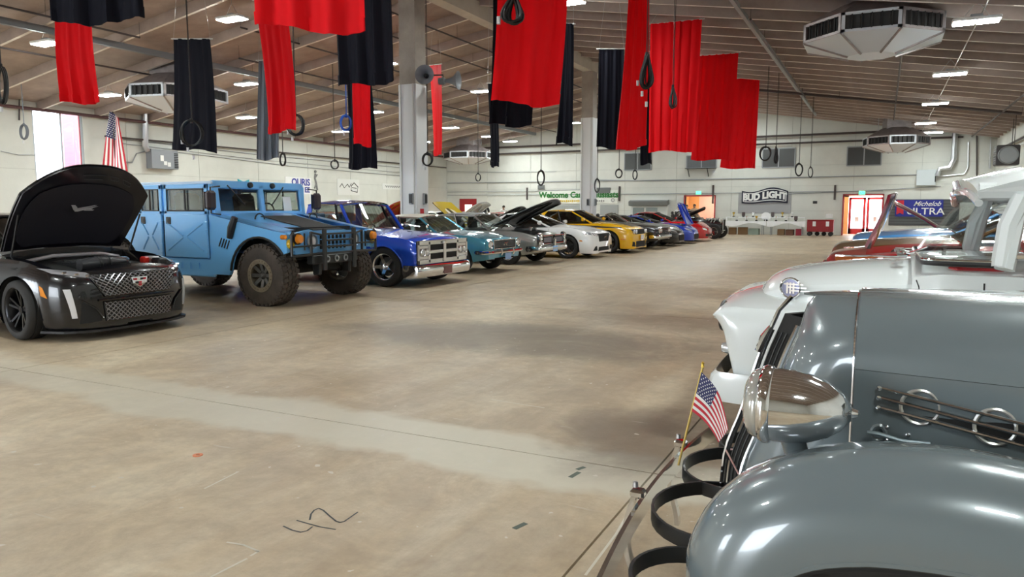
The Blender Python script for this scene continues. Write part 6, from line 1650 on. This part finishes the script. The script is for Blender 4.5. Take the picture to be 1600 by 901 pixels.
bumper(t, .92, .97, .40, .54); M().box((.90, 0, .76), (.03, 1.2, .14), None, .03).obj('grille', CHROME, t)
t, b = classic('sky blue fifties car with white roof and open hood', (.45, 14.6, 0), PI, paint('sky_blue', (.06, .26, .60), .1), W=.95, nose=.9, zc=1.17, zn=1.04, zt=1.50, grp=GRR, name='classic_car', roofm=wp, vinyl=True, style='cap')
for sd in (-1, 1): headlamp(t, (.89, sd * .72, .84), .09)
bumper(t, .92, .97, .40, .54); M().box((.90, 0, .76), (.03, 1.1, .16), None, .03).obj('grille', CHROME, t)
t, b = classic('white topped red classic farther along the right row', (.6, 17.6, 0), PI, paint('signal_red', (.5, .01, .01)), W=.95, zc=1.08, zn=.95, zt=1.52, grp=GRR, name='classic_car', roofm=wp, vinyl=True, bay=(-.4, .5, .86, .1), style='cap')
hood_leaf(t, 1.3, 1.2, 1.05, (-.45, 0, 1.08), math.radians(35), paint('maroon', (.16, .006, .02)), paint('maroon', (.16, .006, .02)), ribs=False)
bumper(t, .80, .97, .40, .54)
t, b = classic('teal classic at the far end of the right row', (.8, 20.8, 0), PI, paint('teal', (.02, .2, .22)), W=.94, zt=1.42, grp=GRR, name='classic_car', style='cap')
bumper(t, .80, .95, .40, .52)
# ------------------------------------------------------------------ things on and by the walls
GW = 'fittings on the end wall'
YW = YB - .02
def wp_(x, y, d=0.0): p = PY(x, y, YB); return Vector((p.x, YB - d, p.z))
def wall_box(name, lab, cat, x0, y0, x1, y1, d, m, grp=GW, bev=.01):
    a, c = wp_(x0, y1), wp_(x1, y0); t = thing(name, lab, cat, ((a.x + c.x) / 2, YB, a.z), 0, grp)
    M().box((0, -d / 2, (c.z - a.z) / 2), (c.x - a.x, d, c.z - a.z), None, bev).obj('casing', m, t)
    return t, c.x - a.x, c.z - a.z
# printed banners
def cloth_sign(name, lab, x0, y0, x1, y1, m, wave=.03, top=None, bot=None, th=.006, d=.05):
    a, c = wp_(x0, y1), wp_(x1, y0); w, h = c.x - a.x, c.z - a.z
    t = thing(name, lab, 'sign', ((a.x + c.x) / 2, YB - d, a.z), 0, 'signs on the end wall')
    top = top or (lambda u: 0); bot = bot or (lambda u: 0)
    M().sheet(lambda u, v: (-w / 2 + w * u, wave * math.sin(u * 9) * v * .5, (h + top(u)) * (1 - v) + bot(u) * v), 24, 6, th).obj('cloth', m, t, smooth=60)
    return t, w, h
GREENL = mat('green_print', (.01, .16, .02), .6); YELL = mat('yellow_print', (.65, .45, .02), .6); BLUEL = mat('blue_print', (.01, .02, .28), .6)
FACE = (PI / 2, 0, 0)
t, w, h = cloth_sign('welcome_banner', 'white banner with green welcome lettering behind the far column', 845, 297, 966, 318, mat('banner_white', (.78, .8, .76), .6))
lettering('lettering', 'Welcome Car Enthusiasts!', .52, GREENL, t, (.05, -.03, h * .66), FACE, bold=.018, depth=.006)
for j in range(26): M().box((-w * .30 + j * w * .025, -.03, h * .2), (w * .016, .012, .10 + .04 * (j % 3 == 0))).obj('small_print', YELL if j < 18 else mat('grey_print', (.3, .3, .3), .6), t, smooth=0)
M().lathe([(.08, 0), (.12, 0), (.12, .01), (.08, .01)], (w * .44, -.035, h * .25), 'y', 18, True).obj('round_logo', mat('grey_print', (.3, .3, .3), .6), t)
NAVY = mat('navy_cloth', (.006, .008, .03), .5)
tp, w, h = wall_box('grey_tarp', 'plain grey tarp hung on the end wall behind the beer sign', 'tarp', 1153, 300, 1237, 333, .03, mat('tarp_grey', (.36, .36, .37), .7))
wv = lambda u: .13 * math.sin(u * 2 * PI * 1.05 + .3) * -1
t, w, h = cloth_sign('beer_sign', 'black wavy beer sign with bold white lettering over the trophy table', 1159, 296, 1232, 317, NAVY, .03, lambda u: wv(u), lambda u: wv(u) * .35, .01, .09)
def arch_text(me, w):
    for v in me.vertices: v.co.y += wv(v.co.x / w + .5) * .6
me = text_mesh('BUD LIGHT', .50, .008, 0, .03, .94); me.materials.clear(); me.materials.append(WHITE); arch_text(me, w); link('lettering', me, t, (0, -.045, h * .50), FACE)
k = M(); pr_ = .025
pts = [(-w * .46 + w * .92 * i / 20, -.04, h * .87 + wv(.04 + .92 * i / 20) * .9) for i in range(21)] + [(w * .46 - w * .92 * i / 20, -.04, h * .15 + wv(.96 - .92 * i / 20) * .4) for i in range(21)]
k.tube(pts, pr_, 5, True); k.obj('white_border', WHITE, t)
dk, w2, h2 = wall_box('roller_shutter', 'dark grey roller shutter behind the blue beer banner', 'shutter', 1388, 311, 1500, 352, .05, mat('shutter_grey', (.09, .095, .10), .5))
for j in range(9): M().box((0, -.06, h2 * (j + .5) / 9), (w2 * .98, .02, .02)).obj('slat_edge', DARK, dk, smooth=0)
t, w, h = cloth_sign('beer_banner', 'blue beer banner with red ribbon on the dark shutter', 1398, 312, 1474, 338, mat('royal_cloth', (.012, .02, .26), .5), .02, d=.12)
lettering('lettering', 'ULTRA', .50, WHITE, t, (w * .14, -.03, h * .30), FACE, bold=.004, depth=.006, sx=1.15)
lettering('script_lettering', 'Michelob', .34, WHITE, t, (w * .16, -.03, h * .76), FACE, bold=.002, depth=.006, shear=.45)
M().prism([(-w * .47, h * .98), (-w * .32, h * .98), (-w * .32, h * .12), (-w * .395, h * .22), (-w * .47, h * .12)], -.035, -.02, 'y').obj('red_ribbon', mat('ribbon_red', (.55, .01, .03), .5), t, smooth=0)
# high windows, vents and boxes
def hi_window(x0, y0, x1, y1, lab, shelf=False):
    a, c = wp_(x0, y1), wp_(x1, y0); w, h = c.x - a.x, c.z - a.z
    t = thing('high_window', lab, 'window', ((a.x + c.x) / 2, YB, a.z), 0, 'dark windows high on the end wall')
    for s in (-1, 1):
        M().box((s * w / 4, -.02, h / 2), (w / 2 - .05, .03, h - .06)).obj('pane', mat('dark_pane', (.06, .065, .065), .25), t, smooth=0)
    fr = M()
    for (x, z, dx, dz) in [(0, 0, w, .06), (0, h, w, .06), (-w / 2, h / 2, .06, h), (w / 2, h / 2, .06, h), (0, h / 2, .06, h)]: fr.box((x, -.03, z), (dx, .06, dz))
    fr.obj('frame', GREYM, t, smooth=0)
    if shelf:
        for s in (-.4, .25): M().tube([(w * s, -.02, -.5), (w * s, -.5, -.05), (w * s, -.02, -.05)], .025, 5).obj('bracket', DARK, t)
        M().box((0, -.25, -.03), (w, .5, .03)).obj('shelf', DARK, t, smooth=0)
hi_window(1323, 228, 1378, 259, 'dark paired window under the far diffuser')
hi_window(1191, 231, 1243, 262, 'dark paired window behind the hanging cable coils')
hi_window(1073, 242, 1120, 263, 'dark window with shelf brackets below the red banners', True)
hi_window(976, 238, 1018, 266, 'dark paired window below the black banner strip')
t, w, h = wall_box('electrical_cabinet', 'pale grey electrical cabinet below a large bent pipe', 'cabinet', 1431, 265, 1463, 290, .3, mat('cabinet_pale', (.55, .6, .63), .4))
M().box((w * .46, -.32, h * .4), (.05, .05, .3)).obj('handle', DARK, t, smooth=0)
run('vent_pipe', 'large silver vent pipe dropping to the pale cabinet', 'pipe', [wp_(1492, 206, .3), wp_(1489, 250, .3), wp_(1483, 262, .3), wp_(1468, 264, .3), wp_(1464, 275, .3)], .13, STEEL)
run('conduit', 'thin conduit looping beside the vent pipe', 'conduit', [wp_(1513, 222, .1), wp_(1512, 262, .1), wp_(1506, 272, .1), wp_(1464, 276, .1)], .03, STEEL)
run('conduit', 'dark downpipe near the end wall corner', 'conduit', [wp_(1526, 212, .1), wp_(1526, 300, .1)], .035, DKPIPE)
for (xa, ya, xb, yb, r, lab) in [(700, 286, 1440, 273, .028, 'upper grey conduit line across the end wall'), (700, 300, 912, 296, .02, 'conduit line left of the far column'), (938, 281, 1100, 281, .025, 'short conduit line right of the far column'),
                              (700, 305, 1380, 298, .022, 'lower conduit line above the end wall doors'), (1232, 303, 1470, 291, .02, 'sagging cable line right of the beer sign'), (700, 268, 870, 268, .012, 'fine conduit in the far corner')]:
    run('conduit', lab, 'conduit', [wp_(xa, ya, .06), wp_((xa + xb) / 2, (ya + yb) / 2 + 1.2, .06), wp_(xb, yb, .06)], r, GREYM)
for (x, y0, y1, lab) in [(824, 293, 312, 'left of the welcome banner'), (968, 291, 314, 'right of the welcome banner'), (1114, 289, 318, 'beside the first doorway'), (1304, 289, 312, 'between beer sign and red doors')]:
    a = wp_(x, y1); t = thing('wall_bar', 'short dark vertical bar on the end wall ' + lab, 'bar', (a.x, YB, a.z), 0, GW); M().box((0, -.05, (wp_(x, y0).z - a.z) / 2), (.1, .1, wp_(x, y0).z - a.z), None, .01).obj('bar', DKPIPE, t)
for (x, y, lab) in [(1092, 301, 'over the first doorway'), (1347, 301, 'over the red double doors')]:
    a = wp_(x, y); t = thing('exit_sign', 'small green lit exit sign ' + lab, 'sign', (a.x, YB, a.z - .1), 0, 'green exit signs')
    M().box((0, -.05, .1), (.34, .1, .22), None, .01).obj('case', WHITE, t); M().box((0, -.105, .1), (.3, .008, .18)).obj('lit_panel', mat('exit_green', (.05, .8, .25), emit=1.2), t, smooth=0)
    lettering('lettering', 'EXIT', .13, WHITE, t, (0, -.114, .1), FACE, depth=.002)
wall_box('notice_board', 'small dark plate on the end wall near the red cart', 'plate', 1270, 314, 1277, 318, .03, DARK)
wall_box('junction_box', 'dark junction box behind the far column', 'box', 927, 293, 954, 302, .12, mat('box_dark', (.12, .13, .13), .5))
wall_box('junction_box', 'dark junction box below the thick cable hank', 'box', 841, 289, 851, 296, .1, mat('box_dark', (.12, .13, .13), .5))
wall_box('meter_cabinet', 'grey meter cabinet in the far corner', 'cabinet', 682, 277, 696, 292, .25, GREYM)
wall_box('wall_socket', 'small switch plate above the red cart', 'plate', 1290, 334, 1301, 341, .04, WHITE)
for (x0, x1, lab) in [(848, 912, 'left of the far column'), (938, 966, 'right of the far column')]:
    wall_box('grey_hatch', 'grey serving hatch under the welcome banner ' + lab, 'hatch', x0, 320, x1, 336, .06, mat('hatch_grey', (.33, .35, .35), .5))
# concession window
t, w, h = wall_box('concession_stand', 'pale serving stand with grey canopy left of the first doorway', 'stand', 990, 312, 1048, 345, .7, mat('stand_white', (.6, .63, .62), .5))
M().box((0, -.72, h * .86), (w * 1.05, .5, h * .22), (.2, 0, 0), .03).obj('canopy', mat('canopy_grey', (.16, .17, .17), .6), t)
for s in (-.28, .08): M().box((w * s, -.71, h * .42), (w * .3, .03, h * .42)).obj('hatch_pane', mat('hatch_glass', (.22, .27, .27), .2), t, smooth=0)
M().box((0, -.8, h * .16), (w * 1.04, .25, .05)).obj('counter', GREYM, t, smooth=0)
# trophy table, boxes, cart
CL = mat('white_tablecloth', (.86, .87, .9), .7)
for k_, (x0, x1) in enumerate([(1131, 1197), (1200, 1258)]):
    a, c = PY(x0, 366, 43.6), PY(x1, 366, 43.6); w = c.x - a.x
    t = thing('folding_table', ['folding table with hanging white cloth, nearer the hot rod', 'folding table with hanging white cloth, nearer the red cart'][k_], 'table', ((a.x + c.x) / 2, 43.6, 0), 0, 'trophy tables')
    M().box((0, 0, .74), (w, .8, .04)).obj('table_top', WHITE, t, smooth=0)
    M().sheet(lambda u, v: (-w / 2 - .03 + (w + .06) * u, -.42 - .02 * math.sin(u * 40) * v, .775 - (.20 + .10 * math.sin(u * 7 + k_)) * v), 40, 4, .006).obj('cloth_drop', CL, t, smooth=60)
    M().sheet(lambda u, v: (-w / 2 - .03 + (w + .06) * u, -.42 + .84 * v, .775), 8, 2, .006).obj('cloth_top', CL, t)
    for s in (-1, 1):
        for q in (-1, 1): M().tube([(s * w * .42, q * .3, 0), (s * w * .42, q * .3, .74)], .02, 6).obj('leg', GREYM, t)
    M().box((0, .25, .98), (w * .96, .25, .03)).obj('riser_shelf', CL, t, smooth=0)
    for s in (-1, 0, 1): M().box((s * w * .46, .25, .87), (.03, .24, .2)).obj('riser_leg', WHITE, t, smooth=0)
tro = [mat('gold_trophy', (.75, .5, .1), .25, .9), CHROME, mat('dark_plaque', (.05, .03, .03), .3), WHITE]
names = ['gold', 'silver', 'dark', 'white']; spots = ['at the hot rod end', 'beside the folded cards', 'under the beer sign', 'left of the round plate', 'right of the round plate', 'toward the red cart', 'at the cart end']
for i in range(14):
    x = 1146 + i * 7.6; a = PY(x, 350, 43.85); up = i % 2 == 0
    if 1189 < x < 1206: continue
    mi = [0, 1, 2, 3][(i * 3 + i // 4) % 4]
    t = thing('trophy', 'small %s trophy on the %s of the table %s' % (names[mi], 'riser shelf' if up else 'cloth', spots[i // 2]), 'trophy', (a.x, 43.85 if up else 43.3, .995 if up else .783), 0, 'trophies on the tables')
    M().box((0, 0, .03), (.12, .10, .06), None, .01).obj('base', DARK, t)
    if mi == 2: M().box((0, 0, .17), (.18, .03, .22), (-.15, 0, 0), .008).obj('plaque', tro[mi], t)
    else: M().lathe([(.02, .06), (.025, .1), (.015, .14), (.06, .2), (.08, .28), (.07, .28), (.0, .16)], (0, 0, 0), 'z', 14).obj('cup', tro[mi], t)
a = PY(1197, 335, 43.9); t = thing('round_plate', 'large white round plate standing at the table middle', 'plate', (a.x, 43.88, .78), 0); M().lathe([(0, -.01), (.24, -.03), (.25, -.02), (.22, .0), (0, .02)], (0, 0, .25), 'y', 28).obj('plate', WHITE, t); M().box((0, .03, .04), (.2, .12, .08)).obj('stand', DARK, t, smooth=0)
CARD = mat('cardboard', (.25, .15, .075), .8)
for (x0, x1, hh, m, lab) in [(1139, 1150, .38, CARD, 'cardboard box under the table, nearest the hot rod'), (1153, 1168, .40, CARD, 'wide cardboard box under the first table'), (1170, 1186, .34, mat('pale_green_box', (.3, .38, .33), .7), 'pale green crate under the table middle'), (1215, 1226, .32, CARD, 'low cardboard box under the second table'), (1228, 1240, .30, mat('brown_box', (.2, .09, .06), .8), 'dark brown box near the red cart'), (1243, 1252, .34, mat('red_bag', (.4, .03, .06), .6), 'red bag on the floor beside the cart')]:
    a, c = PY(x0, 364, 43.7), PY(x1, 364, 43.7); w = c.x - a.x
    t = thing('storage_box', lab, 'box', ((a.x + c.x) / 2, 43.75, 0), random.uniform(-.1, .1), 'boxes under the tables'); M().box((0, 0, hh / 2), (w, .4, hh), None, .01).obj('body', m, t)
    for s in (-1, 1): M().box((0, s * .1, hh + .008), (w * .99, .19, .012), (s * .06, 0, 0)).obj('flap', m, t, smooth=0)
a, c = PY(1261, 366, 43.4), PY(1302, 366, 43.4); w = c.x - a.x
t = thing('utility_cart', 'dark red wheeled cart beside the trophy tables', 'cart', ((a.x + c.x) / 2, 43.4, 0), 0)
RC = mat('cart_red', (.30, .012, .018), .5)
M().box((0, 0, .53), (w, .7, .60), None, .03).obj('body', RC, t); M().box((0, 0, .85), (w * 1.02, .74, .05), None, .015).obj('lid', RC, t)
for j in range(7): M().box((-w * .43 + j * w * .143, -.36, .53), (.03, .02, .52)).obj('rib', RC, t, smooth=0)
for s in (-.22, .28): M().box((w * s, -.375, .66), (.16, .01, .26)).obj('paper_notice', WHITE, t, smooth=0)
for s in (-.4, -.12, .14, .4): M().lathe([(0, -.04), (.10, -.04), (.12, -.02), (.12, .02), (.1, .04), (0, .04)], (w * s, -.25 if s in (-.4, .4) else .1, .12), 'y', 18).obj('wheel', RUBBER, t)
for s in (-.4, .4): M().lathe([(0, -.04), (.10, -.04), (.12, -.02), (.12, .02), (.1, .04), (0, .04)], (w * s, .25, .12), 'y', 18).obj('wheel', RUBBER, t)
# left wall fittings
def lw(x, y, d=.0): p = PX(x, y, XL); return Vector((XL + d, p.y, p.z))
LF = (PI / 2, 0, PI / 2)
def left_sign(name, lab, x0, y0, x1, y1, m, th=.02, cat='sign'):
    a, c = lw(x0, y1), lw(x1, y0); c2 = lw(x1, y1); w = c.y - a.y; h = c.z - (a.z + c2.z) / 2
    t = thing(name, lab, cat, (XL, (a.y + c.y) / 2, (a.z + c2.z) / 2), 0, 'signs and boxes on the side wall')
    M().box((th / 2, 0, h / 2), (th, w, h), None, min(.006, th * .3)).obj('board', m, t); return t, w, h
t, w, h = left_sign('wall_sign', 'white sign with blue capital letters above the off-roader windscreen', 446, 278, 486, 303, WHITE)
lettering('lettering', 'OURIS', h * .56, BLUEL, t, (.03, w * .08, h * .70), LF, bold=.012); lettering('lettering', 'EE', h * .44, BLUEL, t, (.03, w * .32, h * .25), LF, bold=.012)
t, w, h = left_sign('sketch_sign', 'white sign with grey car sketch above the blue pickup', 527, 281, 561, 305, mat('sign_white', (.75, .76, .74), .6))
INK = mat('ink', (.06, .06, .06), .7)
k = M(); k.tube([(.03, -w * .4, h * .5), (.03, -w * .3, h * .72), (.03, -w * .2, h * .45), (.03, -w * .05, h * .7), (.03, w * .02, h * .5), (.03, w * .12, h * .75)], .02, 5); k.obj('script_strokes', INK, t)
k = M(); k.tube([(.03, w * .1, h * .3), (.03, w * .38, h * .2), (.03, w * .42, h * .55), (.03, w * .25, h * .8), (.03, w * .12, h * .6)], .025, 5, True); k.tube([(.03, w * .15, h * .5), (.03, w * .35, h * .45)], .02, 5); k.obj('car_sketch', INK, t)
t, w, h = left_sign('strip_sign', 'long low white sign with small script left of the column', 597, 288, 631, 296, mat('sign_white', (.75, .76, .74), .6))
M().tube([(.03, -w * .38 + w * .72 * i / 24, h * (.5 + .2 * math.sin(i * 2.1))) for i in range(25)], .014, 4).obj('script_strokes', INK, t)
a = lw(493, 300); t = thing('dancer_cutout', 'thin grey dancing figure cutout on the side wall', 'sign', (XL, a.y, a.z), 0, 'signs and boxes on the side wall')
k = M(); k.tube([(.03, 0, 1.0), (.03, -.05, .75), (.03, .05, .45), (.03, .12, .1)], .05, 6); k.tube([(.03, -.05, .72), (.03, .15, .95)], .03, 5); k.tube([(.03, .05, .45), (.03, -.1, .2)], .04, 5); k.obj('figure', mat('cutout_grey', (.2, .2, .2), .6), t)
M().lathe([(0, -.08), (.07, -.04), (.08, 0), (.05, .06), (0, .09)], (.03, .0, 1.1), 'z', 12).obj('head', mat('cutout_grey', (.2, .2, .2), .6), t)
t, w, h = left_sign('electrical_cabinet', 'grey electrical cabinet with paper tags under the vertical duct', 229, 236, 269, 264, mat('panel_grey', (.26, .28, .31), .5), .35, 'panel')
for j in range(9): M().box((.36, w * .42, h * (.1 + .09 * j)), (.03, w * .14, .04)).obj('vent_slot', DARK, t, smooth=0)
for (u, v, s) in ((-.12, .45, .3), (.0, .2, .2), (.14, .14, .22)): M().box((.36, w * u, h * (v + .1)), (.01, w * .12, h * s)).obj('paper_tag', WHITE, t, smooth=0)
run('vent_pipe', 'silver vertical duct above the grey panel', 'pipe', [lw(222, 166, .2), lw(222, 228, .2), lw(226, 236, .2)], .12, STEEL)
for (xa, ya, xb, yb, r, lab) in [(172, 215, 640, 263, .018, 'upper thin cable along the side wall'), (270, 237, 640, 276, .016, 'lower thin cable along the side wall'), (172, 222, 640, 271, .012, 'middle thin cable along the side wall'), (0, 236, 55, 242, .012, 'thin cable left of the window')]:
    run('wall_cable', lab, 'cable', [lw(xa, ya, .05), lw((xa + xb) / 2, (ya + yb) / 2 + 3, .05), lw(xb, yb, .05)], r, GREYM)
run('wall_cable', 'black conduit framing the bright window', 'conduit', [lw(28, 188, .08), lw(28, 152, .08), lw(152, 168, .08), lw(152, 182, .08)], .03, DKPIPE)
run('wall_cable', 'bent grey conduit beside the big flag', 'conduit', [lw(178, 252, .06), lw(205, 254, .06), lw(212, 240, .06), lw(226, 236, .06)], .025, GREYM)
tb = lw(380, 284, .1); t = thing('teal_ribbon', 'teal bow shaped ornament above the off-roader roof', 'ornament', (XL, tb.y, tb.z - .2), 0)
M().prism([(-.35, .32), (-.3, .0), (0, .12), (.3, 0), (.35, .32), (0, .2)], 0, .05, 'x').obj('bow', mat('teal_paint', (.02, .4, .5), .4), t, smooth=0)
# heater on the right wall
p = PX(1575, 243, XR - .6); t = thing('unit_heater', 'dark unit heater hung on the right wall near the corner', 'heater', (XR - .65, p.y, p.z - .4), 0)
M().box((0, 0, .4), (.8, .9, .8), None, .04).obj('cabinet', mat('heater_dark', (.05, .045, .05), .4), t); M().lathe([(0, -.45), (.3, -.45), (.34, -.5), (.36, -.46)], (0, -.02, .4), 'y', 24).obj('fan_ring', GREYM, t)
for j in range(7): M().box((-.41, 0, .12 + j * .09), (.03, .8, .02)).obj('louvre', GREYM, t, smooth=0)
for s in (-.3, .3): M().tube([(.2, s, .8), (.2, s, roof(XR - .45) - p.z + .4)], .015, 5).obj('hanger', DKPIPE, t)
run('sprinkler_pipe', 'dark pipe along the right wall', 'pipe', [(XR - .15, 12, 4.3), (XR - .15, 44.5, 4.3)], .05, DKPIPE); run('sprinkler_pipe', 'pale conduit below the pipe on the right wall', 'conduit', [(XR - .12, 12, 4.05), (XR - .12, 44.5, 4.05)], .03, WHPIPE)
# big flag on a pole by the window
fp = lw(157, 300, 1.0); t = thing('flag_pole', 'large stars and stripes flag on a dark pole by the window', 'flag', (fp.x, fp.y, 0))
ztop = PX(157, 166, fp.x).z
M().tube([(0, 0, .06), (0, 0, ztop)], .035, 8).obj('pole', DKPIPE, t); M().lathe([(0, .0), (.32, .0), (.32, .04), (.06, .1), (.05, .3)], (0, 0, 0), 'z', 18).obj('base', DARK, t)
nr = Vector((math.sin(PS), -math.cos(PS), 0)); ax = Vector((math.cos(PS), math.sin(PS), 0))
def bigflag(u, v):
    # hangs limp from the pole in soft folds, the fly end falling downwards
    return Vector((0, 0, ztop - .12)) + ax * ((-.20 + .86 * v) * (.38 + .75 * u) - .26 * u) + nr * (.07 + .06 * math.sin(v * 9 + u * 2)) + Vector((0, 0, -2.3 * u - .25 * v))
flag_cloth(t, bigflag, nr, 9.0)

# ------------------------------------------------------------------ people
SKIN = mat('skin', (.45, .27, .19), .55); SKIN2 = mat('skin_tan', (.30, .17, .11), .55)
def skin_mesh(name, nodes, edges, m, parent, root=0, sub=2):
    me = bpy.data.meshes.new(name); me.from_pydata([n[:3] for n in nodes], edges, []); me.materials.append(m)
    o = link(name, me, parent)
    md = o.modifiers.new('skin', 'SKIN'); md.use_smooth_shade = True
    for i, n in enumerate(nodes):
        v = me.skin_vertices[0].data[i]; v.radius = (n[3], n[4] if len(n) > 4 else n[3]); v.use_root = (i == root)
    sb = o.modifiers.new('sub', 'SUBSURF'); sb.levels = sub; sb.render_levels = sub
    return o
def person(lab, loc, rz, shirt, trousers, hair, skin=SKIN, H=1.75, arms=((.12, -.02), (.12, -.02)), hat=None):
    t = thing('person', lab, 'person', loc, rz, 'visitors in the hall'); s = H / 1.75
    V = [(0, 0, .95, .13, .10), (0, 0, 1.12, .13, .10), (0, 0, 1.32, .16, .11), (0, 0, 1.44, .12, .09), (0, .01, 1.50, .055), (.0, .012, 1.58, .06), (.015, 0, 1.64, .082, .075), (.01, 0, 1.71, .06, .055)]
    E = [(i, i + 1) for i in range(7)]
    hands = []
    for k, sd in enumerate((-1, 1)):
        n = len(V); fx, fz = arms[k]
        V += [(0, sd * .19, 1.42, .06), (.0, sd * .25, 1.15, .045), (fx + .05, sd * .26, .95 + fz, .036), (fx + .11, sd * .26, .87 + fz, .034, .02), (fx + .14, sd * .26, .81 + fz, .034, .016)]
        E += [(3, n), (n, n + 1), (n + 1, n + 2), (n + 2, n + 3), (n + 3, n + 4)]
        hands.append((fx + .14, sd * .26, .81 + fz, sd))
        n = len(V)
        V += [(0, sd * .10, .88, .085), (.01, sd * .11, .50, .06), (-.01, sd * .115, .10, .042), (.05, sd * .12, .04, .04), (.16, sd * .125, .03, .032)]
        E += [(0, n), (n, n + 1), (n + 1, n + 2), (n + 2, n + 3), (n + 3, n + 4)]
        # fingers and thumb
        base = n - 1
        for q in range(4):
            n = len(V); L = (.07, .085, .08, .06)[q]; dy = (q - 1.5) * .018
            x, y, z, _ = hands[k]; V += [(x + .012, y + dy, z - .03, .009), (x + .02, y + dy, z - .03 - L * .5, .0085), (x + .014, y + dy, z - .03 - L, .007)]; E += [(base, n), (n, n + 1), (n + 1, n + 2)]
        n = len(V); x, y, z, _ = hands[k]; V += [(x + .035, y, z + .03, .010), (x + .05, y, z - .005, .008)]; E += [(base - 1, n), (n, n + 1)]
    V = [(a * s, b * s, c * s, *[r * s for r in rr]) for a, b, c, *rr in V]
    skin_mesh('body', V, E, skin, t)
    S = [(0, 0, .92, .145, .115), (0, 0, 1.12, .145, .115), (0, 0, 1.32, .172, .122), (0, 0, 1.45, .12, .09)]; SE = [(0, 1), (1, 2), (2, 3)]
    for sd in (-1, 1): n = len(S); S += [(0, sd * .19, 1.42, .074), (0, sd * .245, 1.20, .062)]; SE += [(3, n), (n, n + 1)]
    skin_mesh('shirt', [(a * s, b * s, c * s, *[r * s for r in rr]) for a, b, c, *rr in S], SE, shirt, t)
    T = [(0, 0, .97, .135, .105)]; TE = []
    for sd in (-1, 1): n = len(T); T += [(0, sd * .10, .85, .098), (.01, sd * .11, .50, .075), (-.005, sd * .115, .09, .062)]; TE += [(0, n), (n, n + 1), (n + 1, n + 2)]
    skin_mesh('trousers', [(a * s, b * s, c * s, *[r * s for r in rr]) for a, b, c, *rr in T], TE, trousers, t)
    hz = 1.655 * s
    M().lathe([(0, .098 * s), (.05 * s, .088 * s), (.08 * s, .05 * s), (.086 * s, .01 * s), (.078 * s, -.03 * s)], (-.012 * s, 0, hz), 'z', 20).obj('hair', hair, t, smooth=60)
    for sd in (-1, 1):
        M().lathe([(0, -.022), (.014, -.012), (.016, .005), (.008, .024), (0, .026)], (.0, sd * .08 * s, hz - .02), 'z', 8).obj('ear', skin, t, smooth=60)
        M().lathe([(0, -.007), (.007, 0), (0, .007)], (.082 * s, sd * .03 * s, hz), 'z', 8).obj('eye', DARK, t, smooth=60)
        M().box((.10 * s, sd * .12 * s, .035), (.24 * s, .09 * s, .07), None, .03).obj('shoe', DARK, t)
    M().add([(.085 * s, 0, hz + .005), (.112 * s, 0, hz - .035), (.08 * s, -.016, hz - .04), (.08 * s, .016, hz - .04)], [(0, 1, 2), (0, 3, 1), (1, 3, 2)]).obj('nose', skin, t)
    M().box((.082 * s, 0, hz - .06), (.008, .045, .009), None, .003).obj('mouth', mat('lips', (.3, .1, .09), .5), t)
    if hat: M().lathe([(0, .12), (.07, .11), (.095, .05), (.096, .02), (.13, .015)], (0, 0, hz), 'z', 18).obj('cap', hat, t)
    return t
BLKT = mat('black_shirt', (.015, .015, .017), .8); WHT = mat('white_shirt', (.7, .7, .7), .8); TAN = mat('tan_shirt', (.45, .33, .22), .8); DEN = mat('denim', (.04, .06, .12), .8); HAIRB = mat('dark_hair', (.015, .01, .008), .5)
def stand(x, ytop, H, Y): p = PY(x, ytop, Y); return (p.x, p.y, 0)
person('bald person in a black shirt standing behind the second row', stand(757, 315, 1.75, 37.0), -1.0, BLKT, DEN, mat('shaved_hair', (.2, .12, .09), .6), SKIN2, 1.83)
person('dark haired person in a white shirt behind the second row', stand(787, 321, 1.7, 38.0), 2.2, WHT, DEN, HAIRB, SKIN2, 1.66)
person('person in a white shirt near the first doorway, close to the blue hood', stand(1061, 325, 1.7, 41.5), 1.5, WHT, DEN, HAIRB, SKIN, 1.66)
person('person in a tan shirt standing in the first doorway', stand(1085, 320, 1.7, 43.5), -2.0, TAN, DEN, HAIRB, SKIN2, 1.74)
person('person in a dark shirt at the left side of the first doorway', stand(1073, 322, 1.7, 43.0), -1.2, BLKT, DEN, HAIRB, SKIN, 1.70)
